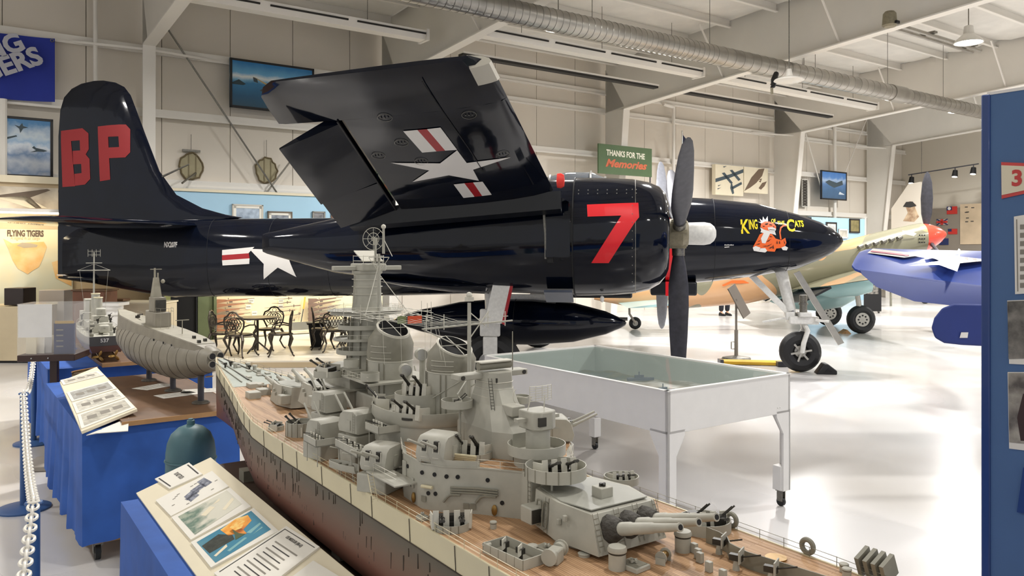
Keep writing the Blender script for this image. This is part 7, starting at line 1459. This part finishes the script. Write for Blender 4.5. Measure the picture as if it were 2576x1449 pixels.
# door and green panels left of the case
c0, c1 = bl(404, 800, GV).x, bl(541, 800, GV).x
gw = bthing('green_partition', 'green partition with a black doorway below the tail of the navy plane', 'partition', (c0, GV, 0)); Lw = c1-c0-.05
MB().b2((0, 0, .0), (.05, .1, 2.4)).build('black_post', K['black'], gw); MB().b2((.07, 0, 0), (.07+Lw*.12, .06, 2.4)).build('lime_panel', mat('lime_panel_paint', srgb('b3b777'), .6), gw); MB().b2((Lw*.2, .03, 0), (Lw*.68, .06, 2.35)).build('black_door', K['black'], gw); MB().b2((Lw*.67, 0, 0), (Lw*.7, .08, 2.4)).build('black_post', K['black'], gw); MB().b2((Lw*.71, 0, 0), (Lw, .06, 2.4)).build('green_panel', K['gframe'], gw)
# ---- low stage with cast-metal garden chairs
PH = .12
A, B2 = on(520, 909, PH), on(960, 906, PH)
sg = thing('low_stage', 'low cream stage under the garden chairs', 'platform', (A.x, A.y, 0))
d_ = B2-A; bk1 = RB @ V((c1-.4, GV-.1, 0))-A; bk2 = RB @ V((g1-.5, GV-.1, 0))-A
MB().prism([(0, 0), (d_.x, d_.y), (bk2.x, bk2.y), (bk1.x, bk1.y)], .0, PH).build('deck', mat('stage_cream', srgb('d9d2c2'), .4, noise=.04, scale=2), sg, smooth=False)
MB().box((d_.x/2, d_.y/2-.006, PH/2-.01), (d_.length, .01, PH-.03), rz=atan2(d_.y, d_.x)).build('riser', mat('riser_shade_tan', srgb('b3a080'), .6), sg)  # stage front, its shade put into the darker tan
K['iron'] = mat('cast_metal', srgb('4a4239'), .4, .5, noise=.3, scale=30)
def chair():
    t = thing('garden_chair', 'x', 'chair', (0, 0, 0), 0, 'ornate garden chairs'); S_ = .42
    seat = MB(); seat.lathe([(.2, .37), (.21, .385), (.2, .395), (.001, .395)], 22); seat.build('seat', K['iron'], t); sr = MB(); sr.tor((0, 0, .375), .205, .014, 22, 5); sr.build('seat_rim', K['iron'], t)
    for sx, sy in ((-1, -1), (1, -1), (-1, 1), (1, 1)): MB().path([(sx*.16, sy*.16, .38), (sx*.2, sy*.19, .3), (sx*.15, sy*.15, .15), (sx*.2, sy*.2, .02), (sx*.23, sy*.22, 0)], [.028, .026, .016, .013, .017], 6).build('leg', K['iron'], t)
    by = lambda x, z: .17+.1*(z-.4)+.0*x-.35*x*x
    out = [(-.13, .4), (-.2, .52), (-.215, .62), (-.19, .69), (-.12, .72), (-.07, .775), (0, .79), (.07, .775), (.12, .72), (.19, .69), (.215, .62), (.2, .52), (.13, .4)]
    MB().path([(x, by(x, z), z) for x, z in out], .016, 6).build('back_frame', K['iron'], t)
    lat = MB()
    for k in range(-3, 4):
        for s in (1, -1):
            pts = []
            for j in range(9):
                z = .44+.26*j/8; x = .055*k+s*(z-.57)*.5
                if (x/.16)**2+((z-.57)/.12)**2 < 1: pts.append((x, by(x, z), z))
            if len(pts) > 1: lat.path(pts, .0085, 4)
    lat.path([(.16*cos(a), by(.16*cos(a), .57), .57+.12*sin(a)) for a in [2*pi*i/22 for i in range(22)]], .008, 5, True)
    for s in (-1, 1): lat.path([(s*.19, by(.19, .64), .64), (s*.13, by(.13, .69), .69), (s*.06, by(.06, .7), .7)], .007, 4); lat.path([(s*.03, by(0, .7), .7), (s*.045, by(0, .74), .74), (0, by(0, .77), .77)], .006, 4); lat.path([(s*.15, by(.15, .42), .42), (s*.05, by(.05, .46), .46), (0, by(0, .44), .44)], .007, 4)
    stuff(lat.build('back_lattice', K['iron'], t))
    for s in (-1, 1): MB().path([(s*.2, by(.2, .52), .53), (s*.23, .05, .56), (s*.23, -.1, .55), (s*.22, -.14, .48), (s*.19, -.1, .4)], .013, 5).build('arm', K['iron'], t)
    return t
ch0 = chair()
CH = [(605, 898, -.35, 'ornate metal garden chair with its back to the camera, left of the round table'), (560, 893, -1.5, 'ornate metal garden chair seen from the side beside the green panel'), (676, 880, 2.9, 'ornate metal garden chair behind the round table facing the camera'), (706, 895, 1.9, 'ornate metal garden chair turned sideways at the right of the round table'), (838, 884, .4, 'ornate metal garden chair with its back to the camera, at the right table'), (812, 878, -1.3, 'ornate metal garden chair seen from the side at the left of the right table'), (905, 866, 2.3, 'ornate metal garden chair behind the battleship tower')]
for i, (x, y, rz, lb) in enumerate(CH):
    p = on(x, y, PH); p.z = PH+.018
    if i == 0: ch0.location = p; ch0.rotation_euler.z = rz+pi; ch0['label'] = lb
    else: dup(ch0, p, rz+pi, lb)
for k, (x, y) in enumerate(((648, 888), (868, 872))):
    p = on(x, y, PH); t = thing('round_garden_table', ('round metal garden table between the ornate chairs, near the green panel', 'round metal garden table at the right, half hidden by the battleship tower')[k], 'table', (p.x, p.y, PH+.016))
    MB().lathe([(.36, .62), (.38, .635), (.36, .65), (.001, .65)], 28).build('top', K['iron'], t); MB().cyl((0, 0, .03), (0, 0, .63), .022, n=10).build('pole', K['iron'], t)
    for i in range(3): a = i*2*pi/3; MB().path([(0, 0, .2), (.12*cos(a), .12*sin(a), .1), (.24*cos(a), .24*sin(a), .0)], .016, 5).build('foot', K['iron'], t)
p = on(795, 872, PH); t = thing('dark_side_table', 'small dark square side table left of the right garden table', 'table', (p.x, p.y, PH), .3); MB().b2((-.18, -.18, .45), (.18, .18, .48)).build('top', K['black'], t); MB().loft([[V((sx*k, sy*k, z)) for sx, sy in ((-1, -1), (1, -1), (1, 1), (-1, 1))] for z, k in ((.45, .15), (0, .09))]).build('pedestal', K['black'], t)
# ---- cabinets at the far left
K['beige'] = mat('cabinet_beige', srgb('cdbd9d'), .5, noise=.04)
def cab(name, lab, cat, x0, x1, y0, yb, d, dep, m, h0=0, top=None):
    a, b = at(x0, yb, d), at(x1, y0, d); z0 = h0; t = thing(name, lab, cat, (a.x, d, z0)); w_ = b.x-a.x; h = b.z-z0
    MB().b2((0, 0, .04 if not h0 else 0), (w_, dep, h)).build('body', m, t, bevel=.01)
    if not h0: MB().b2((.02, .03, 0), (w_-.02, dep-.02, .05)).build('kick', K['black'], t)
    if top: MB().b2((-.02, -.02, h), (w_+.02, dep+.02, h+.03)).build('top', top, t)
    return t, w_, h
cab('beige_counter', 'long beige counter at the left edge below the map mural', 'counter', -160, 72, 772, 912, 14.2, .9, K['beige'])
cab('dark_box', 'dark brown box standing on the beige counter', 'box', 10, 58, 725, 772, 14.4, .4, mat('box_dark', srgb('2c2322'), .4), at(0, 770, 14.2).z)
cab('grey_box', 'pale grey box behind the acrylic leaflet box', 'box', 97, 161, 730, 790, 15.3, .4, mat('box_grey', srgb('b3aba2'), .5), .0)
cab('brown_cabinet', 'brown wooden cabinet behind the destroyer model', 'cabinet', 182, 262, 733, 905, 14.8, .5, mat('cabinet_brown', srgb('7a4f3a'), .5, noise=.2, scale=4), 0, K['dwood'])
t, w_, h = cab('cream_display_case', 'cream display case behind the submarine conning tower', 'display case', 272, 402, 765, 905, 15.5, .8, mat('case_pale', srgb('d8ccb2'), .5), 0, K['cream'])
cab('brown_clock_box', 'low brown box on the cream display case', 'box', 280, 310, 752, 765, 15.6, .3, K['dwood'], at(0, 762, 15.5).z+.02)
p = at(283, 905, 14.0); t = thing('white_column', 'white fluted pedestal behind the destroyer model', 'pedestal', (p.x, 14.0, 0)); zt = at(283, 768, 14.0).z
MB().lathe([(.16, 0), (.16, .08), (.12, .12), (.11, zt-.2), (.15, zt-.16), (.14, zt-.1), (.18, zt-.06), (.18, zt), (.001, zt)], 20).build('shaft', K['white'], t); MB().b2((-.2, -.2, zt), (.2, .2, zt+.05)).build('abacus', K['white'], t)
# ================================================================= the far end
EV = lambda x, y: bl(x, y, EU-.12, 0)
def eplaque(name, lab, cat, c, m, th=.05, fr=None):
    P = [EV(x, y) for x, y in c]; o = P[3].copy(); o.x = EU-.11; t = bthing(name, lab, cat, o)
    v0, v1 = sorted((P[0].y, P[1].y)); z0, z1 = P[2].z, P[0].z
    MB().b2((-th, v0-o.y, z0-o.z), (0, v1-o.y, z1-o.z)).build('panel', m, t, smooth=False)
    if fr:
        for a, b in (((v0, z0), (v1, z0+.06)), ((v0, z1-.06), (v1, z1)), ((v0, z0), (v0+.06, z1)), ((v1-.06, z0), (v1, z1))): MB().b2((-th-.02, a[0]-o.y, a[1]-o.z), (0, b[0]-o.y, b[1]-o.z)).build('frame', fr, t)
    return t, o, (v0-o.y, v1-o.y, z0-o.z, z1-o.z), th
K['fred'] = mat('flag_red_cloth', srgb('c2342c'), .7); K['fblue'] = mat('flag_blue_cloth', srgb('25305e'), .7)
t, o, b, th = eplaque('chinese_flag', 'red flag with blue canton and white sun on the far end wall', 'flag', [(2382, 520), (2408, 519), (2408, 538), (2382, 538)], K['fred'], .02)
MB().b2((-th-.01, lerp(b[1], b[0], .5), lerp(b[2], b[3], .5)), (-th, b[1], b[3])).build('canton', K['fblue'], t); MB().cyl((-th-.014, lerp(b[1], b[0], .25), lerp(b[2], b[3], .75)), (-th-.01, lerp(b[1], b[0], .25), lerp(b[2], b[3], .75)), .07, n=16).build('sun', K['insig'], t)
t, o, b, th = eplaque('british_flag', 'union flag on the far end wall', 'flag', [(2357, 552), (2384, 551), (2384, 565), (2357, 565)], mat('flag_mixed', srgb('c9b9b0'), .7), .02)
cy_, cz_ = (b[0]+b[1])/2, (b[2]+b[3])/2
for s in (1, -1): MB().path([(-th-.002, b[0], b[2] if s > 0 else b[3]), (-th-.002, b[1], b[3] if s > 0 else b[2])], .03, 4).build('diagonal', K['fblue'], t)
MB().b2((-th-.05, b[0], cz_-.04), (-th, b[1], cz_+.04)).build('cross', K['fred'], t); MB().b2((-th-.05, cy_-.05, b[2]), (-th, cy_+.05, b[3])).build('cross', K['fred'], t)
t, o, b, th = eplaque('red_flag', 'plain red flag below the union flag on the far end wall', 'flag', [(2385, 576), (2408, 575), (2408, 589), (2385, 589)], K['fred'], .02); MB().b2((-th-.01, lerp(b[1], b[0], .4), lerp(b[2], b[3], .5)), (-th, b[1], b[3])).build('canton', K['fblue'], t)
t, o, b, th = eplaque('blue_ensign', 'dark blue flag beside the red spinner on the far end wall', 'flag', [(2362, 600), (2386, 600), (2386, 616), (2362, 616)], K['fblue'], .02); MB().b2((-th-.01, lerp(b[1], b[0], .4), lerp(b[2], b[3], .5)), (-th, b[1], b[3])).build('canton', K['fred'], t)
t, o, b, th = eplaque('tan_poster', 'large pale tan poster with small plane shapes on the far end wall', 'poster', [(2416, 514), (2520, 508), (2520, 614), (2416, 614)], mat('poster_tan', srgb('d9c3a4'), .7, noise=.25, scale=1.2), .03)
for k in range(14): y_, z_ = random.uniform(b[0]+.2, b[1]-.2), random.uniform(lerp(b[2], b[3], .55), b[3]-.1); MB().b2((-th-.004, y_-.06, z_-.02), (-th, y_+.06, z_+.02)).build('plane_mark', K['ink'], t)
# white fin display with a head painted on it
FU = 33.0; fp = lambda x, y: bl(x, y, FU, 0)
a = fp(2239, 640); t = bthing('white_fin_display', 'white plane fin with a brown painted head behind the red spinner', 'fin display', (FU, a.y, 0))
pts = [(2239, 545), (2262, 500), (2240, 523), (2287, 462), (2318, 456), (2322, 470), (2322, 640), (2239, 640)]; q = [fp(x, y) for x, y in [(2242, 640), (2242, 525), (2285, 463), (2316, 457), (2328, 470), (2330, 640)]]
MB().loft([[V((dx, p.y-a.y, p.z)) for p in q] for dx in (0, .15)]).build('fin', mat('fin_white', srgb('e9dfcf'), .5), t, smooth=False); MB().b2((.0, -.4, 0), (.15, .2, q[0].z+.1)).build('post', K['frame'], t)
hd = [fp(x, y) for x, y in [(2276, 512), (2290, 506), (2304, 514), (2302, 522), (2312, 545), (2300, 558), (2272, 556), (2284, 535)]]; MB().loft([[V((dx, p.y-a.y, p.z)) for p in hd] for dx in (-.01, 0)]).build('painted_head', mat('head_brown', srgb('9a7458'), .7, noise=.5, scale=3, col2=srgb('e0c6a4')), t, smooth=False)
ht_ = [fp(x, y) for x, y in [(2272, 520), (2280, 508), (2296, 507), (2306, 518), (2290, 522)]]; MB().loft([[V((dx, p.y-a.y, p.z)) for p in ht_] for dx in (-.02, -.01)]).build('painted_hat', K['ink'], t, smooth=False)
# track lights
a, b = bl(2285, 440, 33.5, 0), bl(2462, 412, 33.5, 0)
t = bthing('track_light', 'dark track with four spotlights before the far end wall', 'track light', (33.5, a.y, a.z)); d_ = V(b)-V(a); MB().path([(0, 0, 0), tuple(d_)], .025, 5).build('track', K['gun'], t)
for f in (.05, .28, .68, .93):
    p = d_*f; MB().cyl(p+V((0, 0, -.02)), p+V((0, 0, -.15)), .02, n=6).build('stem', K['gun'], t); MB().cyl(p+V((.02, 0, -.12)), p+V((-.04, 0, -.38)), .09, .12, 12).build('spot', K['black'], t); MB().cyl(p+V((-.04, 0, -.38)), p+V((-.042, 0, -.39)), .1, n=12).build('spot_lens', mat('spot_lens', (1, .95, .85), .4, emit=3), t)
MB().cyl((0, d_.y*.2, 0), (0, d_.y*.2, 2.0), .012, n=5).build('hanger', K['steel'], t)
# sky blue partition at the right with framed prints
V2 = 18.3; ua, ub = bl(2035, 600, V2).x, bl(2175, 600, V2).x; zz = bl(2100, 548, V2).z
t = bthing('sky_blue_partition', 'sky blue partition with framed prints behind the nose of the navy plane', 'partition', (ua, V2, 0)); MB().b2((0, 0, 0), (ub-ua, .12, zz)).build('panel', K['psky'], t); MB().b2((ub-ua, -.02, 0), (ub-ua+.1, .14, zz+.05)).build('end_post', K['frame'], t)
for k, (c, lb, fc, pc_) in enumerate((([(2077, 558), (2103, 560), (2103, 590), (2077, 590)], 'black framed white print behind the fighter nose', '26221f', 'd6d6d2'), ([(2108, 575), (2131, 577), (2131, 600), (2108, 600)], 'small white framed print behind the fighter nose', 'e0ded8', 'c9c4b6'), ([(2136, 550), (2161, 551), (2161, 586), (2136, 586)], 'tall dark framed olive print at the right of the sky blue partition', '2a2622', '8a8055'), ([(2018, 545), (2039, 547), (2039, 560), (2018, 560)], 'dark framed print at the left of the sky blue partition', '2f2d2c', '9c9a96'))):
    plaque('framed_print', lb, 'picture', c, V2-.01, mat('rprint_%d' % k, srgb(pc_), .6, noise=.35, scale=5), mat('rframe_%d' % k, srgb(fc), .5), .06, .03)
# grey end counter and small things on the floor at the far right
p = on(2190, 788); t = thing('black_easel_sign', 'black framed easel sign on casters behind the camouflaged fighter wheel', 'sign', (p.x, p.y, 0)); MB().b2((-.2, 0, .06), (.35, .05, 1.0)).build('board', K['black'], t); MB().b2((-.1, -.01, .62), (.25, 0, .9)).build('photo', ph1, t)
add_casters(t, [(-.12, .02), (.27, .02)], r=.03)
p = on(2211, 770); t = thing('grey_side_table', 'small grey work table beside the black easel sign', 'table', (p.x, p.y, 0), BA); MB().b2((-.45, -.3, .62), (.45, .3, .7)).build('top', K['sgrey2'], t)
for x in (-.38, .38):
    for y in (-.24, .24): MB().b2((x-.03, y-.03, 0), (x+.03, y+.03, .62)).build('leg', K['sgrey2'], t)
p = on(2327, 764); t = thing('tail_wheel_unit', 'tail wheel standing beneath the blue wing', 'wheel', (p.x, p.y, 0)); MB().tor((0, 0, .17), .11, .06, 20, 8, X.Rotation(pi/2, 4, 'X')).build('tire', K['rub'], t); MB().cyl((0, -.05, .17), (0, .05, .17), .07, n=12).build('hub', K['alu'], t); MB().path([(0, 0, .17), (.1, 0, .5), (.5, 0, .62)], .04, 6).build('fork', K['alu'], t)
# ceiling bits: smoke disc with cable, speaker, alarm box
c = bl(1985, 203, 10.5); t = bthing('ceiling_speaker', 'round white ceiling speaker under the duct joint', 'speaker', c); MB().lathe([(.05, .25), (.08, .1), (.3, .03), (.32, 0), (.25, -.03), (.24, -.02), (.12, -.05), (.001, -.05)], 24).build('disc', K['strip'], t); MB().cyl((0, 0, .2), (0, 0, roofz(10.5)-c.z-.3), .012, n=6).build('stem', K['steel'], t)
c = bl(1945, 215, 11.2); t = bthing('black_cable_bundle', 'black cable bundle hanging from the duct joint', 'cable', c); MB().path([(.25, .1, .32), (.1, .05, .15), (0, 0, -.02), (-.06, 0, -.05)], [.06, .07, .05, .03], 8).build('bundle', K['black'], t); MB().cyl((-.05, 0, -.06), (-.04, 0, -.2), .03, n=8).build('tip', K['hub'], t)
c = bl(2238, 52, 9.5); t = bthing('alarm_box', 'tan alarm box fixed to the middle rafter', 'alarm', c); MB().lathe([(.1, .2), (.14, .15), (.16, -.1), (.12, -.14), (.001, -.14)], 14).build('box', K['hub'], t); MB().b2((-.06, -.2, -.1), (.06, -.15, -.04)).build('grille', K['black'], t)

# ================================================================= the visitor standing behind the camouflaged fighter
def skinned(name, pts, edges, rad, m, parent, root=0):
    me = bpy.data.meshes.new(name); me.from_pydata(pts, edges, []); o = put(name, me, m, parent)
    sk = o.modifiers.new('skin', 'SKIN'); sk.use_smooth_shade = True
    for i, r in enumerate(rad): me.skin_vertices[0].data[i].radius = (r, r)
    me.skin_vertices[0].data[root].use_root = True
    s = o.modifiers.new('sub', 'SUBSURF'); s.levels = 1; s.render_levels = 2
    return o
pw = on(1823, 794)
ps = thing('person', 'person in dark trousers and dark shoes standing beyond the camouflaged fighter', 'person', (pw.x, pw.y, 0), .4)
JT = [(0, 0, .95), (0, 0, 1.15), (0, 0, 1.38), (0, .0, 1.5), (0, -.01, 1.6), (.1, 0, .9), (.11, -.01, .5), (.11, .02, .1), (.11, -.1, .05), (-.1, 0, .9), (-.12, -.01, .5), (-.12, .02, .1), (-.13, -.1, .05),
      (.19, 0, 1.4), (.25, .02, 1.12), (.24, -.08, .88), (.23, -.12, .8), (-.19, 0, 1.4), (-.25, .02, 1.12), (-.24, -.08, .88), (-.23, -.12, .8)]
ED = [(0, 1), (1, 2), (2, 3), (3, 4), (0, 5), (5, 6), (6, 7), (7, 8), (0, 9), (9, 10), (10, 11), (11, 12), (2, 13), (13, 14), (14, 15), (15, 16), (2, 17), (17, 18), (18, 19), (19, 20)]
RD = [.12, .12, .14, .055, .06, .085, .06, .042, .035, .085, .06, .042, .035, .06, .045, .035, .03, .06, .045, .035, .03]
K['skin'] = mat('skin', srgb('c99a7c'), .55); K['trou'] = mat('dark_trousers', srgb('23252e'), .8); K['shirt'] = mat('grey_shirt', srgb('5c6470'), .8)
skinned('body', JT, ED, RD, K['skin'], ps)
MB().sph((0, -.02, 1.68), .1, 16, (.82, .95, 1.2)).build('head', K['skin'], ps, ang=80)
MB().sph((0, .005, 1.715), .102, 16, (.86, .98, 1.05)).build('hair', mat('brown_hair', srgb('3a2a20'), .7), ps, ang=80)
MB().sph((0, -.118, 1.665), .018, 8, (.8, 1, 1.3)).build('nose', K['skin'], ps)
for s in (-1, 1): MB().sph((s*.034, -.105, 1.695), .012, 8).build('eye', K['insig'], ps); MB().sph((s*.083, -.01, 1.675), .022, 8, (.4, .8, 1.2)).build('ear', K['skin'], ps)
MB().b2((-.025, -.116, 1.625), (.025, -.108, 1.632)).build('mouth', mat('lips', srgb('9a5a50'), .6), ps)
skinned('shirt', [JT[i] for i in (0, 1, 2, 13, 14, 17, 18)], [(0, 1), (1, 2), (2, 3), (3, 4), (2, 5), (5, 6)], [.13, .135, .155, .075, .06, .075, .06], K['shirt'], ps)
skinned('trousers', [JT[0], JT[5], JT[6], (.11, .02, .12), JT[9], JT[10], (-.12, .02, .12)], [(0, 1), (1, 2), (2, 3), (0, 4), (4, 5), (5, 6)], [.135, .105, .085, .075, .105, .085, .075], K['trou'], ps)
for s in (.11, -.125): MB().loft([[V((s+w_*x, y, z*h)) for x, z in ((-1, 0), (1, 0), (1, .6), (.6, 1), (-.6, 1), (-1, .6))] for y, w_, h in ((.08, .04, .1), (.0, .05, .11), (-.1, .05, .07), (-.17, .035, .045))]).build('shoe', K['black'], ps, ang=60)
for s in (1, -1):
    for k in range(5):
        x0 = s*.235+(k-2)*.012; a = (x0, -.125, .8) if k else (x0+s*-.02, -.14, .82)
        MB().path([a, (a[0], a[1]-.015, a[2]-.035-.004*k), (a[0]-s*.005, a[1]-.012, a[2]-.07+.006*abs(k-2))], .008, 5).build('finger', K['skin'], ps)
